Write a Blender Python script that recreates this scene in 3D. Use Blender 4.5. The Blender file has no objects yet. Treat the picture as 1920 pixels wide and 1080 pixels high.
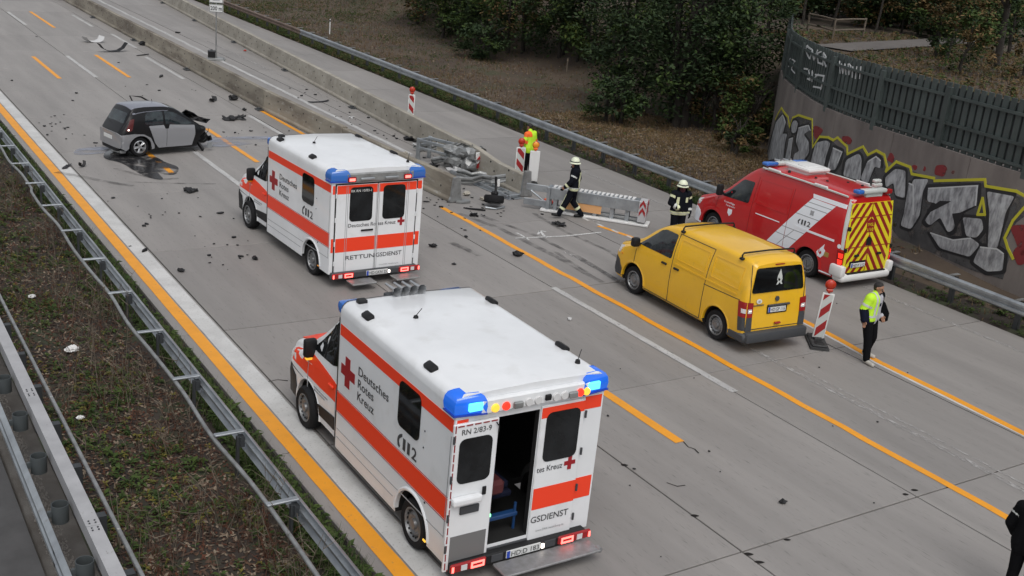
import bpy, bmesh, math, random
from mathutils import Vector as V, Matrix
from mathutils import noise as MN
R = random.Random(7)
sc = bpy.context.scene
COL = sc.collection
rad = math.radians
# ---------------------------------------------------------------- camera (on an overbridge, 8.3 m above the road)
FX = 2054.25
CO = V((0, 0, 8.2988))
CRX = V((.84092415, -.5331028, .09299447)); CDN = V((-.10053671, -.32275824, -.94112671)); CFW = V((.53173202, .78206683, -.3250116))
cd = bpy.data.cameras.new('camera'); cam = bpy.data.objects.new('camera', cd); COL.objects.link(cam)
cd.sensor_width = 36; cd.lens = 36 * FX / 1920; cd.clip_end = 1500; cd.clip_start = .1
cam.matrix_world = Matrix(((CRX.x, -CDN.x, -CFW.x, CO.x), (CRX.y, -CDN.y, -CFW.y, CO.y), (CRX.z, -CDN.z, -CFW.z, CO.z), (0, 0, 0, 1)))
sc.camera = cam
# ---------------------------------------------------------------- light: overcast
SUN_EL, SUN_AZ = 58, 200
w = bpy.data.worlds.new('World'); sc.world = w; w.use_nodes = True
nt = w.node_tree; nt.nodes.clear()
sky = nt.nodes.new('ShaderNodeTexSky'); sky.sky_type = 'NISHITA'; sky.sun_disc = False
sky.sun_elevation = rad(SUN_EL); sky.sun_rotation = rad(SUN_AZ); sky.dust_density = 3.0
hs = nt.nodes.new('ShaderNodeHueSaturation'); hs.inputs['Saturation'].default_value = .22
bg = nt.nodes.new('ShaderNodeBackground'); bg.inputs['Strength'].default_value = .11
wo = nt.nodes.new('ShaderNodeOutputWorld')
nt.links.new(sky.outputs[0], hs.inputs['Color']); nt.links.new(hs.outputs[0], bg.inputs['Color']); nt.links.new(bg.outputs[0], wo.inputs['Surface'])
sl = bpy.data.lights.new('sun', 'SUN'); sl.energy = .7; sl.angle = rad(40); sl.color = (1, .97, .93)
so = bpy.data.objects.new('sun', sl); COL.objects.link(so)
so.rotation_euler = (rad(90 - SUN_EL), 0, rad(180 - SUN_AZ))
sc.view_settings.view_transform = 'Standard'; sc.view_settings.look = 'None'
sc.view_settings.exposure = .5; sc.view_settings.gamma = 1; sc.view_settings.use_curve_mapping = False

# ---------------------------------------------------------------- helpers
def G(u, v, z=0.):
    d = CRX * ((u - 960) / FX) + CDN * ((v - 540) / FX) + CFW
    t = (z - CO.z) / d.z
    return CO + d * t

def mat(name, col, rough=.6, metal=0., col2=None, scale=3., ramp=(.35, .65), detail=6., stretch=(1, 1, 1), bump=0., bscale=40., rnd=0., emit=0., coat=0., alpha=None, obj=False, spec=.5, col3=None, scale3=60., ramp3=(.55, .7), gain=.6):
    m = bpy.data.materials.new(name); m.use_nodes = True
    t = m.node_tree; N = t.nodes; L = t.links
    b = N['Principled BSDF']
    b.inputs['Base Color'].default_value = (*col, 1); b.inputs['Roughness'].default_value = rough
    b.inputs['Metallic'].default_value = metal; b.inputs['Coat Weight'].default_value = coat
    b.inputs['Specular IOR Level'].default_value = spec
    src = None
    if col2 or bump or alpha or col3:
        if obj: tc = N.new('ShaderNodeTexCoord'); out = tc.outputs['Object']
        else: tc = N.new('ShaderNodeNewGeometry'); out = tc.outputs['Position']
        mp = N.new('ShaderNodeMapping'); mp.inputs['Scale'].default_value = stretch
        L.new(out, mp.inputs['Vector'])
    def noi(s, d=detail, rg=gain):
        n = N.new('ShaderNodeTexNoise'); n.inputs['Scale'].default_value = s; n.inputs['Detail'].default_value = d; n.inputs['Roughness'].default_value = rg
        L.new(mp.outputs[0], n.inputs['Vector']); return n
    def rmp(n, r):
        c = N.new('ShaderNodeMapRange'); c.inputs['From Min'].default_value = r[0]; c.inputs['From Max'].default_value = r[1]
        L.new(n.outputs[0], c.inputs['Value']); return c
    def mix(f, a, c2):
        x = N.new('ShaderNodeMix'); x.data_type = 'RGBA'; L.new(f.outputs[0], x.inputs['Factor'])
        if isinstance(a, tuple): x.inputs['A'].default_value = (*a, 1)
        else: L.new(a, x.inputs['A'])
        x.inputs['B'].default_value = (*c2, 1); return x.outputs['Result']
    if col2: src = mix(rmp(noi(scale), ramp), col, col2)
    if col3: src = mix(rmp(noi(scale3, 3), ramp3), src or col, col3)
    if rnd:
        oi = N.new('ShaderNodeObjectInfo'); h = N.new('ShaderNodeHueSaturation')
        mr = N.new('ShaderNodeMapRange'); mr.inputs['To Min'].default_value = 1 - rnd; mr.inputs['To Max'].default_value = 1 + rnd
        L.new(oi.outputs['Random'], mr.inputs['Value']); L.new(mr.outputs[0], h.inputs['Value'])
        if src: L.new(src, h.inputs['Color'])
        else: h.inputs['Color'].default_value = (*col, 1)
        src = h.outputs[0]
    if src: L.new(src, b.inputs['Base Color'])
    if bump:
        bp = N.new('ShaderNodeBump'); bp.inputs['Strength'].default_value = bump; bp.inputs['Distance'].default_value = .02
        L.new(noi(bscale).outputs[0], bp.inputs['Height']); L.new(bp.outputs[0], b.inputs['Normal'])
    if alpha: L.new(rmp(noi(alpha[0]), alpha[1:]).outputs[0], b.inputs['Alpha'])
    if emit:
        b.inputs['Emission Color'].default_value = (*col, 1); b.inputs['Emission Strength'].default_value = emit
    return m

class B:
    """collects primitives; build() links them as ONE mesh object"""
    def __init__(s): s.v = []; s.f = []; s.m = []
    def add(s, vs, fs, m=0, mtx=None):
        o = len(s.v)
        s.v += [tuple(mtx @ V(p)) if mtx else tuple(p) for p in vs]
        s.f += [tuple(i + o for i in f) for f in fs]; s.m += [m] * len(fs); return s
    def bm(s, b, m=0, mtx=None):
        b.verts.index_update()
        s.add([v.co.copy() for v in b.verts], [[v.index for v in f.verts] for f in b.faces], m, mtx); b.free(); return s
    def box(s, a, b, bev=0., m=0, mtx=None, seg=1):
        x0, y0, z0 = a; x1, y1, z1 = b
        vs = [(x0, y0, z0), (x1, y0, z0), (x1, y1, z0), (x0, y1, z0), (x0, y0, z1), (x1, y0, z1), (x1, y1, z1), (x0, y1, z1)]
        fs = [(3, 2, 1, 0), (4, 5, 6, 7), (0, 1, 5, 4), (1, 2, 6, 5), (2, 3, 7, 6), (3, 0, 4, 7)]
        if not bev: return s.add(vs, fs, m, mtx)
        t = bmesh.new(); q = [t.verts.new(p) for p in vs]; [t.faces.new([q[i] for i in f]) for f in fs]
        bmesh.ops.bevel(t, geom=t.edges[:], offset=bev, segments=seg, affect='EDGES', profile=.5)
        return s.bm(t, m, mtx)
    def cyl(s, p, q, r, r2=None, n=12, m=0, caps=True):
        p = V(p); q = V(q); r2 = r if r2 is None else r2; d = (q - p).normalized()
        a = d.orthogonal().normalized(); c = d.cross(a)
        vs = []
        for k in range(n):
            t = 2 * math.pi * k / n; e = a * math.cos(t) + c * math.sin(t); vs += [p + e * r, q + e * r2]
        fs = [(2 * k, 2 * ((k + 1) % n), 2 * ((k + 1) % n) + 1, 2 * k + 1) for k in range(n)]
        if caps: fs += [tuple(range(2 * n - 2, -1, -2)), tuple(range(1, 2 * n, 2))]
        return s.add(vs, fs, m)
    def tube(s, pts, r, n=8, m=0, r2=None):
        pts = [V(p) for p in pts]; vs = []; K = len(pts); up = None
        for i, p in enumerate(pts):
            d = (pts[min(i + 1, K - 1)] - pts[max(i - 1, 0)]).normalized()
            a = d.orthogonal().normalized() if up is None else (up - d * up.dot(d)).normalized()
            up = a; c = d.cross(a); rr = r if r2 is None else r + (r2 - r) * i / (K - 1)
            for k in range(n):
                t = 2 * math.pi * k / n; vs.append(p + (a * math.cos(t) + c * math.sin(t)) * rr)
        fs = [(i * n + k, i * n + (k + 1) % n, (i + 1) * n + (k + 1) % n, (i + 1) * n + k) for i in range(K - 1) for k in range(n)]
        fs += [tuple(range(n - 1, -1, -1)), tuple(range((K - 1) * n, K * n))]
        return s.add(vs, fs, m)
    def sweep(s, prof, pts, m=0, closed=True, caps=True):
        """profile (side, up) swept along a path in plan"""
        pts = [V(p) for p in pts]; K = len(pts); n = len(prof); vs = []
        for i, p in enumerate(pts):
            d = (pts[min(i + 1, K - 1)] - pts[max(i - 1, 0)]); d.z = 0; d.normalize(); sd = V((d.y, -d.x, 0))
            vs += [p + sd * a + V((0, 0, b)) for a, b in prof]
        e = n if closed else n - 1
        fs = [(i * n + k, i * n + (k + 1) % n, (i + 1) * n + (k + 1) % n, (i + 1) * n + k) for i in range(K - 1) for k in range(e)]
        if caps and closed: fs += [tuple(range(n - 1, -1, -1)), tuple(range((K - 1) * n, K * n))]
        return s.add(vs, fs, m)
    def lathe(s, prof, c=(0, 0, 0), ax='z', n=24, m=0, closed=False):
        vs = []; K = len(prof)
        for k in range(n):
            t = 2 * math.pi * k / n; a, b = math.cos(t), math.sin(t)
            for r, h in prof:
                p = {'z': (r * a, r * b, h), 'x': (h, r * a, r * b), 'y': (r * b, h, r * a)}[ax]
                vs.append((p[0] + c[0], p[1] + c[1], p[2] + c[2]))
        e = K if closed else K - 1
        fs = [(k * K + i, ((k + 1) % n) * K + i, ((k + 1) % n) * K + (i + 1) % K, k * K + (i + 1) % K) for k in range(n) for i in range(e)]
        return s.add(vs, fs, m)
    def prism(s, poly, z0, z1, m=0, fn=None):
        """2-D outline extruded; fn maps (u, v, h) to space"""
        fn = fn or (lambda u, v, h: (u, v, h)); n = len(poly)
        t = bmesh.new(); vs = [t.verts.new(fn(u, v, z0)) for u, v in poly] + [t.verts.new(fn(u, v, z1)) for u, v in poly]
        t.faces.new(vs[:n][::-1]); t.faces.new(vs[n:])
        for k in range(n): t.faces.new((vs[k], vs[(k + 1) % n], vs[n + (k + 1) % n], vs[n + k]))
        t.normal_update()
        bmesh.ops.triangulate(t, faces=[f for f in t.faces if len(f.verts) > 4]); bmesh.ops.recalc_face_normals(t, faces=t.faces[:])
        return s.bm(t, m)
    def patch(s, poly, fn, off=.006, step=.2, m=0):
        """thin panel that follows a curved surface: fn(u, v, offset)"""
        t = bmesh.new(); t.faces.new([t.verts.new((u, v, 0)) for u, v in poly]); t.normal_update()
        bmesh.ops.triangulate(t, faces=t.faces[:])
        for ax in (0, 1):
            lo = min(p[ax] for p in poly); hi = max(p[ax] for p in poly); k = max(1, int(math.ceil((hi - lo) / step)))
            for i in range(1, k):
                c = [0, 0, 0]; c[ax] = lo + (hi - lo) * i / k; no = [0, 0, 0]; no[ax] = 1
                bmesh.ops.bisect_plane(t, geom=t.verts[:] + t.edges[:] + t.faces[:], plane_co=c, plane_no=no)
        t.verts.index_update(); vs = [fn(v.co.x, v.co.y, off) for v in t.verts]; fs = [[v.index for v in f.verts] for f in t.faces]
        mp = {}
        for e in t.edges:
            if len(e.link_faces) == 1:
                l = e.link_loops[0]; q = (l.vert, l.link_loop_next.vert)
                for w_ in q:
                    if w_.index not in mp: mp[w_.index] = len(vs); vs.append(fn(w_.co.x, w_.co.y, -.004))
                fs.append((q[1].index, q[0].index, mp[q[0].index], mp[q[1].index]))
        t.free(); s.add(vs, fs, m); return s
    def build(s, name, mats, parent=None, smooth=None, loc=None, fixn=True):
        me = bpy.data.meshes.new(name); me.from_pydata(s.v, [], s.f)
        for q in (mats if isinstance(mats, (list, tuple)) else [mats]): me.materials.append(q)
        if any(s.m): me.polygons.foreach_set('material_index', s.m)
        if fixn and len(s.f) < 40000:
            t = bmesh.new(); t.from_mesh(me); bmesh.ops.recalc_face_normals(t, faces=t.faces[:]); t.to_mesh(me); t.free()
        if smooth:
            me.polygons.foreach_set('use_smooth', [True] * len(me.polygons)); me.set_sharp_from_angle(angle=rad(smooth))
        me.update()
        o = bpy.data.objects.new(name, me); COL.objects.link(o)
        if parent: o.parent = parent
        if loc: o.location = loc
        return o

def tag(o, label=None, cat=None, group=None, kind=None):
    if label: o['label'] = label
    if cat: o['category'] = cat
    if group: o['group'] = group
    if kind: o['kind'] = kind
    return o
def thing(name, label, cat, loc=(0, 0, 0), rz=0, group=None):
    o = bpy.data.objects.new(name, None); COL.objects.link(o); o.location = loc; o.rotation_euler = (0, 0, rz); o.empty_display_size = .2
    return tag(o, label, cat, group)
def struct(name, b, m, smooth=None): return tag(b.build(name, m, smooth=smooth), kind='structure')
def copy_tree(o, parent=None):
    c = o.copy(); COL.objects.link(c)
    if parent: c.parent = parent
    for ch in list(o.children): copy_tree(ch, c)
    return c
def bake(o):
    bpy.context.view_layer.update()
    dg = bpy.context.evaluated_depsgraph_get(); me = bpy.data.meshes.new_from_object(o.evaluated_get(dg))
    o.modifiers.clear(); old = o.data; o.data = me; me.name = o.name; bpy.data.meshes.remove(old); return o
def cut(o, cutter, m):
    k = cutter.build('cutter', m, o.parent); md = o.modifiers.new('b', 'BOOLEAN'); md.object = k; md.operation = 'DIFFERENCE'; md.solver = 'EXACT'; md.material_mode = 'TRANSFER'
    bake(o); me = k.data; bpy.data.objects.remove(k); bpy.data.meshes.remove(me)
    o.data.polygons.foreach_set('use_smooth', [True] * len(o.data.polygons)); o.data.set_sharp_from_angle(angle=rad(35)); return o
_tc = {}
def text(s, name, m, parent, fn, u0, v0, h, width=None, bold=0., shear=0., off=.012):
    """lettering laid on a surface: fn(u, v, off), baseline starting at u0, v0"""
    cu = bpy.data.curves.new('t', 'FONT'); cu.body = s; cu.size = 1; cu.offset = bold; cu.shear = shear; cu.resolution_u = 3
    o = bpy.data.objects.new('t', cu); COL.objects.link(o); bpy.context.view_layer.update()
    me = bpy.data.meshes.new_from_object(o.evaluated_get(bpy.context.evaluated_depsgraph_get())); bpy.data.objects.remove(o); bpy.data.curves.remove(cu)
    xs = [v.co.x for v in me.vertices]; x0 = min(xs); wd = max(xs) - x0; sc_ = h / .7; sx = width / wd if width else sc_
    for v in me.vertices: v.co = fn(u0 + (v.co.x - x0) * sx, v0 + v.co.y * sc_, off)
    me.name = name; me.materials.clear(); me.materials.append(m)
    r = bpy.data.objects.new(name, me); COL.objects.link(r); r.parent = parent; return r
def rrect(x0, y0, x1, y1, r, n=4):
    out = []
    for cx, cy, a in ((x1 - r, y1 - r, 0), (x0 + r, y1 - r, 90), (x0 + r, y0 + r, 180), (x1 - r, y0 + r, 270)):
        out += [(cx + r * math.cos(rad(a + 90 * k / n)), cy + r * math.sin(rad(a + 90 * k / n))) for k in range(n + 1)]
    return out
def rpoly(pts, r, n=3):
    out = []; K = len(pts)
    for i, p in enumerate(pts):
        p = V(p); a = V(pts[i - 1]) - p; b = V(pts[(i + 1) % K]) - p; q = min(r, a.length * .45, b.length * .45)
        p0 = p + a.normalized() * q; p1 = p + b.normalized() * q
        for k in range(n + 1):
            t = k / n; out.append(tuple((p0 * (1 - t) ** 2 + p * 2 * t * (1 - t) + p1 * t * t)))
    return out

# ---------------------------------------------------------------- materials
M = {}
M['slab'] = mat('concrete_slab', (.275, .259, .246), .6, col2=(.202, .191, .182), scale=1.5, stretch=(1, .10, 1), ramp=(.3, .74), bump=.12, bscale=90, rnd=.07, col3=(.12, .115, .11), scale3=34, ramp3=(.6, .78))
M['joint'] = mat('joint_filler', (.022, .02, .019), .9, spec=.1)
M['asphalt'] = mat('dark_asphalt', (.075, .074, .075), .9, col2=(.055, .054, .055), scale=2, bump=.2, bscale=120)
M['orange'] = mat('orange_marking_tape', (.78, .32, .018), .55, col2=(.66, .27, .018), scale=2.5, ramp=(.4, .8), col3=(.38, .22, .09), scale3=14, ramp3=(.64, .74))
M['white_line'] = mat('white_road_paint', (.56, .56, .55), .7, col2=(.45, .45, .44), scale=1.5, col3=(.33, .32, .31), scale3=25, ramp3=(.58, .72))
M['worn_line'] = mat('worn_white_paint', (.47, .47, .46), .75, col2=(.36, .355, .35), scale=4, alpha=(30, .28, .42), stretch=(1, .35, 1))
M['ghost'] = mat('ghost_marking', (.36, .35, .34), .85, alpha=(22, .42, .62), stretch=(1, .25, 1))
M['chalk'] = mat('chalk', (.6, .6, .59), .9, alpha=(30, .3, .5))
M['skid'] = mat('tyre_rubber_mark', (.07, .068, .067), .8, alpha=(2.2, .36, .95), stretch=(1, 1, 1))
M['wet'] = mat('oil_spill', (.028, .028, .03), .18, alpha=(1.6, .36, .52), stretch=(1, 1, 1))
M['wet2'] = mat('dried_fluid_streak', (.27, .29, .35), .45, alpha=(1.3, .4, .7), stretch=(.5, 1.6, 1))
M['barrier'] = mat('barrier_concrete', (.36, .335, .285), .85, col2=(.23, .21, .175), scale=1.1, stretch=(1, 1, 1.6), ramp=(.36, .7), bump=.15, bscale=40, rnd=.1, col3=(.36, .35, .32), scale3=7, ramp3=(.56, .75))
M['barrier_old'] = mat('stained_barrier_concrete', (.25, .225, .18), .85, col2=(.125, .105, .082), scale=.8, stretch=(1, .5, 1.8), ramp=(.4, .62), bump=.15, bscale=40, rnd=.12, col3=(.31, .30, .27), scale3=6, ramp3=(.58, .75))
M['wallc'] = mat('retaining_wall_concrete', (.20, .175, .16), .9, col2=(.125, .108, .1), scale=1.4, stretch=(1, 1, .35), ramp=(.35, .7), bump=.2, bscale=35, rnd=.06)
M['zinc'] = mat('galvanised_steel', (.42, .45, .47), .42, .7, col2=(.29, .31, .33), scale=2.2, ramp=(.38, .66), rnd=.05, col3=(.22, .2, .18), scale3=9, ramp3=(.64, .8))
M['grit'] = mat('grey_grit_soil', (.10, .093, .085), .95, col2=(.06, .052, .045), scale=2, bump=.4, bscale=40)
M['zinc_dull'] = mat('weathered_galvanised_steel', (.33, .34, .34), .5, .6, col2=(.2, .2, .195), scale=4, ramp=(.4, .7))
M['beam'] = mat('box_beam_coating', (.43, .43, .44), .5, .2, col2=(.34, .34, .35), scale=2, col3=(.22, .21, .2), scale3=18, ramp3=(.66, .76))
M['steel_dark'] = mat('dark_steel', (.07, .075, .08), .5, .5)
M['zinc_old'] = mat('brown_weathered_steel', (.20, .15, .12), .6, .4, col2=(.13, .09, .07), scale=2)
M['rust'] = mat('rusty_steel', (.20, .11, .07), .8, .2, col2=(.12, .07, .05), scale=9)
M['damper'] = mat('grey_cylinder', (.07, .08, .083), .55, .2)
M['soil'] = mat('ground_soil', (.022, .017, .014), .95, col2=(.04, .03, .023), scale=.5, ramp=(.35, .68), bump=.6, bscale=14, col3=(.035, .045, .02), scale3=1.3, ramp3=(.5, .66))
M['slope'] = mat('slope_soil', (.054, .039, .029), .95, col2=(.088, .064, .043), scale=.35, ramp=(.35, .68), bump=.6, bscale=10, col3=(.05, .052, .026), scale3=.5, ramp3=(.52, .66))
M['path'] = mat('path_gravel', (.13, .118, .11), .9, col2=(.105, .093, .086), scale=2)
M['white'] = mat('white_vehicle_paint', (.76, .775, .79), .32, coat=.4, col2=(.70, .715, .73), scale=1.2, col3=(.60, .605, .60), scale3=2.2, ramp3=(.56, .9))
M['red_stripe'] = mat('fluorescent_red_film', (.85, .05, .012), .45, coat=.1)
M['cross'] = mat('dark_red_print', (.30, .008, .014), .45)
M['ink'] = mat('dark_grey_print', (.05, .052, .056), .5)
M['glass'] = mat('dark_glass', (.004, .0045, .005), .05, spec=.32, col2=(.016, .018, .02), scale=1.7, ramp=(.4, .7))
M['glass2'] = mat('tinted_glass', (.010, .013, .015), .05, spec=.6, col2=(.03, .036, .04), scale=2.6, ramp=(.42, .62))
M['glass3'] = mat('pale_tinted_glass', (.03, .042, .046), .06, spec=.6, col2=(.012, .016, .02), scale=3, ramp=(.4, .6))
M['black'] = mat('black_plastic', (.012, .012, .013), .5, spec=.3)
M['dgrey'] = mat('grey_plastic', (.052, .055, .06), .55, spec=.35)
M['seam'] = mat('panel_gap', (.03, .03, .03), .8)
M['greyseam'] = mat('grey_panel_joint', (.30, .31, .32), .5)
M['tyre'] = mat('tyre_rubber', (.013, .013, .014), .8, spec=.2)
M['rim'] = mat('wheel_rim', (.22, .225, .23), .4, .6)
M['alloy'] = mat('alloy_wheel', (.5, .51, .52), .3, .8)
M['well'] = mat('wheel_well', (.008, .008, .008), .95)
M['lamp_red'] = mat('lit_red_lamp', (.9, .03, .015), .3, emit=.9)
M['lamp_red_off'] = mat('red_lens', (.28, .012, .014), .25)
M['lamp_hot'] = mat('bright_red_lamp', (1., .12, .10), .3, emit=2.6)
M['lamp_clear'] = mat('clear_lens', (.6, .6, .6), .2)
M['lamp_white'] = mat('lit_white_lamp', (1., .9, .8), .3, emit=2.5)
M['lamp_amber'] = mat('lit_amber_lamp', (.9, .5, .05), .3, emit=.6)
M['blue_off'] = mat('blue_beacon_lens', (.03, .14, .48), .12, coat=.5)
M['blue_on'] = mat('lit_blue_beacon', (.01, .12, .62), .12, emit=.3, coat=.5)
M['blue_hot'] = mat('lit_blue_bulb', (.08, .5, 1.), .2, emit=1.5)
M['plate'] = mat('number_plate', (.62, .63, .62), .4)
M['plate_blue'] = mat('plate_band', (.02, .06, .4), .4)
M['yellow'] = mat('yellow_van_paint', (.80, .46, .015), .38, coat=.5, col2=(.73, .41, .014), scale=.9, col3=(.6, .35, .03), scale3=5, ramp3=(.62, .8))
M['red'] = mat('red_fire_paint', (.50, .009, .011), .3, coat=.5, col2=(.44, .008, .01), scale=1)
M['red_d'] = mat('dark_red_print_film', (.25, .012, .012), .45)
M['limefilm'] = mat('yellow_reflective_film', (.70, .60, .02), .4)
M['silver_decal'] = mat('silver_white_film', (.76, .79, .83), .4)
M['silver'] = mat('silver_paint', (.28, .285, .30), .34, .3, coat=.5)
M['tridion'] = mat('black_car_paint', (.006, .006, .007), .3, spec=.35)
M['roofgrey'] = mat('blue_grey_roof', (.19, .20, .24), .36, .1, coat=.5)
M['scrap'] = mat('crumpled_plastic', (.014, .014, .015), .6, col2=(.035, .035, .037), scale=9, spec=.25)
M['scrap_l'] = mat('pale_plastic', (.5, .5, .5), .5)
M['hiviz'] = mat('fluorescent_yellow_cloth', (.50, .82, .03), .7)
M['hiviz_o'] = mat('fluorescent_orange_cloth', (.85, .14, .02), .7)
M['reflect'] = mat('reflective_tape', (.62, .65, .42), .4)
M['reflect_g'] = mat('grey_reflective_tape', (.5, .52, .5), .4)
M['fire_cloth'] = mat('dark_turnout_cloth', (.007, .008, .012), .9, spec=.08)
M['black_cloth'] = mat('black_cloth', (.006, .006, .007), .9, spec=.08)
M['grey_cloth'] = mat('light_grey_cloth', (.42, .42, .45), .85)
M['navy'] = mat('navy_cloth', (.010, .012, .026), .9, spec=.08)
M['skin'] = mat('skin', (.33, .17, .105), .6)
M['hair'] = mat('dark_hair', (.012, .010, .009), .7)
M['helmet'] = mat('helmet_shell', (.68, .72, .55), .35)
M['shoe'] = mat('pale_shoe', (.42, .40, .36), .7)
M['eye'] = mat('eye', (.02, .015, .012), .2)
M['rubber'] = mat('black_rubber_base', (.03, .03, .031), .85, col2=(.05, .05, .05), scale=8)
M['bwhite'] = mat('beacon_white', (.66, .66, .65), .5)
M['bred'] = mat('beacon_red', (.30, .012, .014), .5)
M['lens_red'] = mat('red_warning_lens', (.42, .03, .012), .2)
M['lens_amber'] = mat('amber_warning_lens', (.75, .28, .02), .2)
M['fence'] = mat('grey_green_fence_paint', (.056, .071, .067), .55, col2=(.042, .054, .052), scale=1.5, rnd=.13)
M['gsilver'] = mat('silver_spray', (.46, .47, .48), .6, 0, col2=(.16, .16, .17), scale=4.5, stretch=(1.6, 1.6, .6), ramp=(.38, .66))
M['gdark'] = mat('grey_spray_wash', (.05, .05, .052), .75, col2=(.09, .088, .088), scale=2, alpha=(2.2, .3, .5))
M['gblack'] = mat('black_spray', (.018, .018, .02), .6)
M['gyellow'] = mat('yellow_spray', (.5, .46, .03), .6)
M['gred'] = mat('dark_red_spray', (.20, .022, .025), .7, alpha=(4, .3, .45))
M['gwhite'] = mat('white_spray', (.55, .56, .56), .7)
M['wood'] = mat('weathered_wood', (.16, .13, .10), .9, col2=(.1, .08, .06), scale=6)
M['bark'] = mat('bark', (.02, .016, .013), .95, col2=(.038, .032, .026), scale=8, stretch=(1, 1, .3))
for k, (a, b) in dict(leaf_dark=((.018, .034, .015), (.036, .056, .021)), leaf_mid=((.030, .055, .014), (.055, .085, .02)), leaf_light=((.075, .11, .022), (.12, .14, .035)), leaf_dry=((.10, .075, .03), (.16, .10, .045)), grass=((.035, .06, .016), (.06, .082, .026)), straw=((.19, .135, .075), (.12, .08, .045)), litter=((.10, .06, .04), (.055, .034, .025)), litter_pale=((.24, .19, .14), (.14, .11, .08)), stem=((.15, .125, .095), (.085, .068, .052)), reddish=((.10, .038, .022), (.065, .03, .02)), flower=((.16, .14, .03), (.09, .09, .025))).items():
    M[k] = mat(k + '_foliage' if 'leaf' in k else k, a, .75, col2=b, scale=2.5, ramp=(.4, .6), spec=.2)
# ================================================================ SETTING
WALL = [(25.2, 2), (25.3, 8), (25.35, 12), (25.5, 15.6), (26.1, 18.7), (26.6, 21.2), (27.6, 24.0), (29.5, 27.0), (31.4, 29.5), (33.6, 31.72), (36.2, 34.2), (39, 36.8)]
def catmull(P, n):
    out = []
    for i in range(len(P) - 1):
        p0, p1, p2, p3 = (V((*P[max(0, min(len(P) - 1, j))], 0)) for j in (i - 1, i, i + 1, i + 2))
        for k in range(n):
            t = k / n; out.append(.5 * (2 * p1 + (p2 - p0) * t + (2 * p0 - 5 * p1 + 4 * p2 - p3) * t * t + (3 * p1 - p0 - 3 * p2 + p3) * t ** 3))
    out.append(V((*P[-1], 0))); return out
_wf = catmull(WALL, 12); _ws = [0]
for a, b in zip(_wf, _wf[1:]): _ws.append(_ws[-1] + (b - a).length)
WLEN = _ws[-1]
def wall_at(s):
    """point and road-side normal of the wall at arc length s"""
    i = max(j for j in range(len(_ws) - 1) if _ws[j] <= max(s, 0)); a, b = _wf[i], _wf[i + 1]; t = (s - _ws[i]) / (_ws[i + 1] - _ws[i])
    d = (b - a).normalized(); return a.lerp(b, t), V((-d.y, d.x, 0))
def wall_hit(u, v, off=0.):
    """where the line of sight of a photo point meets the wall: arc length and height"""
    d = CRX * ((u - 960) / FX) + CDN * ((v - 540) / FX) + CFW; best = None
    for i in range(len(_wf) - 1):
        a, b = _wf[i], _wf[i + 1]; e = b - a; n = V((-e.y, e.x, 0)).normalized(); a = a + n * off
        k = n.dot(d)
        if k >= 0: continue
        t = n.dot(a - CO) / k; p = CO + d * t; q = (p - a).dot(e) / e.length_squared
        if -.02 <= q <= 1.02 and (best is None or t < best[0]): best = (t, _ws[i] + q * e.length, p.z)
    return best and (best[1], best[2])
def sstep(a, b, x):
    t = max(0, min(1, (x - a) / (b - a))); return t * t * (3 - 2 * t)
WT = 3.3
def wall_x(y):
    if y > 36.8: return 99
    for a, b in zip(_wf, _wf[1:]):
        if a.y <= y <= b.y: return a.x + (b.x - a.x) * (y - a.y) / (b.y - a.y + 1e-9)
    return 25.2 if y < 2 else 39
def hgt(x, y):
    if 5.6 < x < 23.55 + .02 * (y - 13): return -.3
    if x <= 2.02: return -.3
    if x > 40: return (WT - .12 if x > wall_x(y) + .8 or x > 47 else .02 + .035 * (min(x, 42) - 26) + (WT - .7) * sstep(33.5, 42, x)) + .02 * max(0, y - 60) * sstep(28, 50, x)
    n = MN.noise(V((x * .5, y * .5, 0))) * .06 + MN.noise(V((x * 1.7, y * 1.7, 3))) * .03
    if x < 5.7: return -.03 + n * .7
    if x > wall_x(y) + .8: return WT - .12 + n
    if y > 36.8 or x > 29:
        h = .02 + .035 * max(0, x - 26) + (WT - .7) * sstep(33.5, 42, x) + .02 * max(0, y - 60) * sstep(28, 50, x)
        return h + n * min(1, (x - 23.5) * .5) * (1.6 if x > 27 else 1)
    return .0 + min(.45, max(0, x - 24.4) * .3) + n * .6
xs = [-60, -30, -12, -4, 0, 1.2, 1.99, 2.05] + [2.2 + .2 * i for i in range(17)] + [5.58, 5.72] + [8, 12, 16, 20, 23] + [23.3 + .2 * i for i in range(40)] + [31.5 + .45 * i for i in range(50)] + [55 + 3 * i for i in range(14)] + [110, 140, 200, 300]
ys = [-25, -10, -4] + [.4 * i for i in range(100)] + [40 + .6 * i for i in range(85)] + [92 + 3 * i for i in range(14)] + [150, 200, 300, 450]
b = B(); nx = len(xs)
b.v = [(x, y, hgt(x, y)) for y in ys for x in xs]
b.f = [(j * nx + i, j * nx + i + 1, (j + 1) * nx + i + 1, (j + 1) * nx + i) for j in range(len(ys) - 1) for i in range(nx - 1)]; b.m = [0] * len(b.f)
for k in range(len(b.f)): b.m[k] = 1 if xs[k % (nx - 1)] > 24.3 else 2 if xs[k % (nx - 1)] < 2.5 else 0
g = tag(b.build('ground', [M['soil'], M['slope'], M['grit']], smooth=80, fixn=False), kind='structure')
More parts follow.
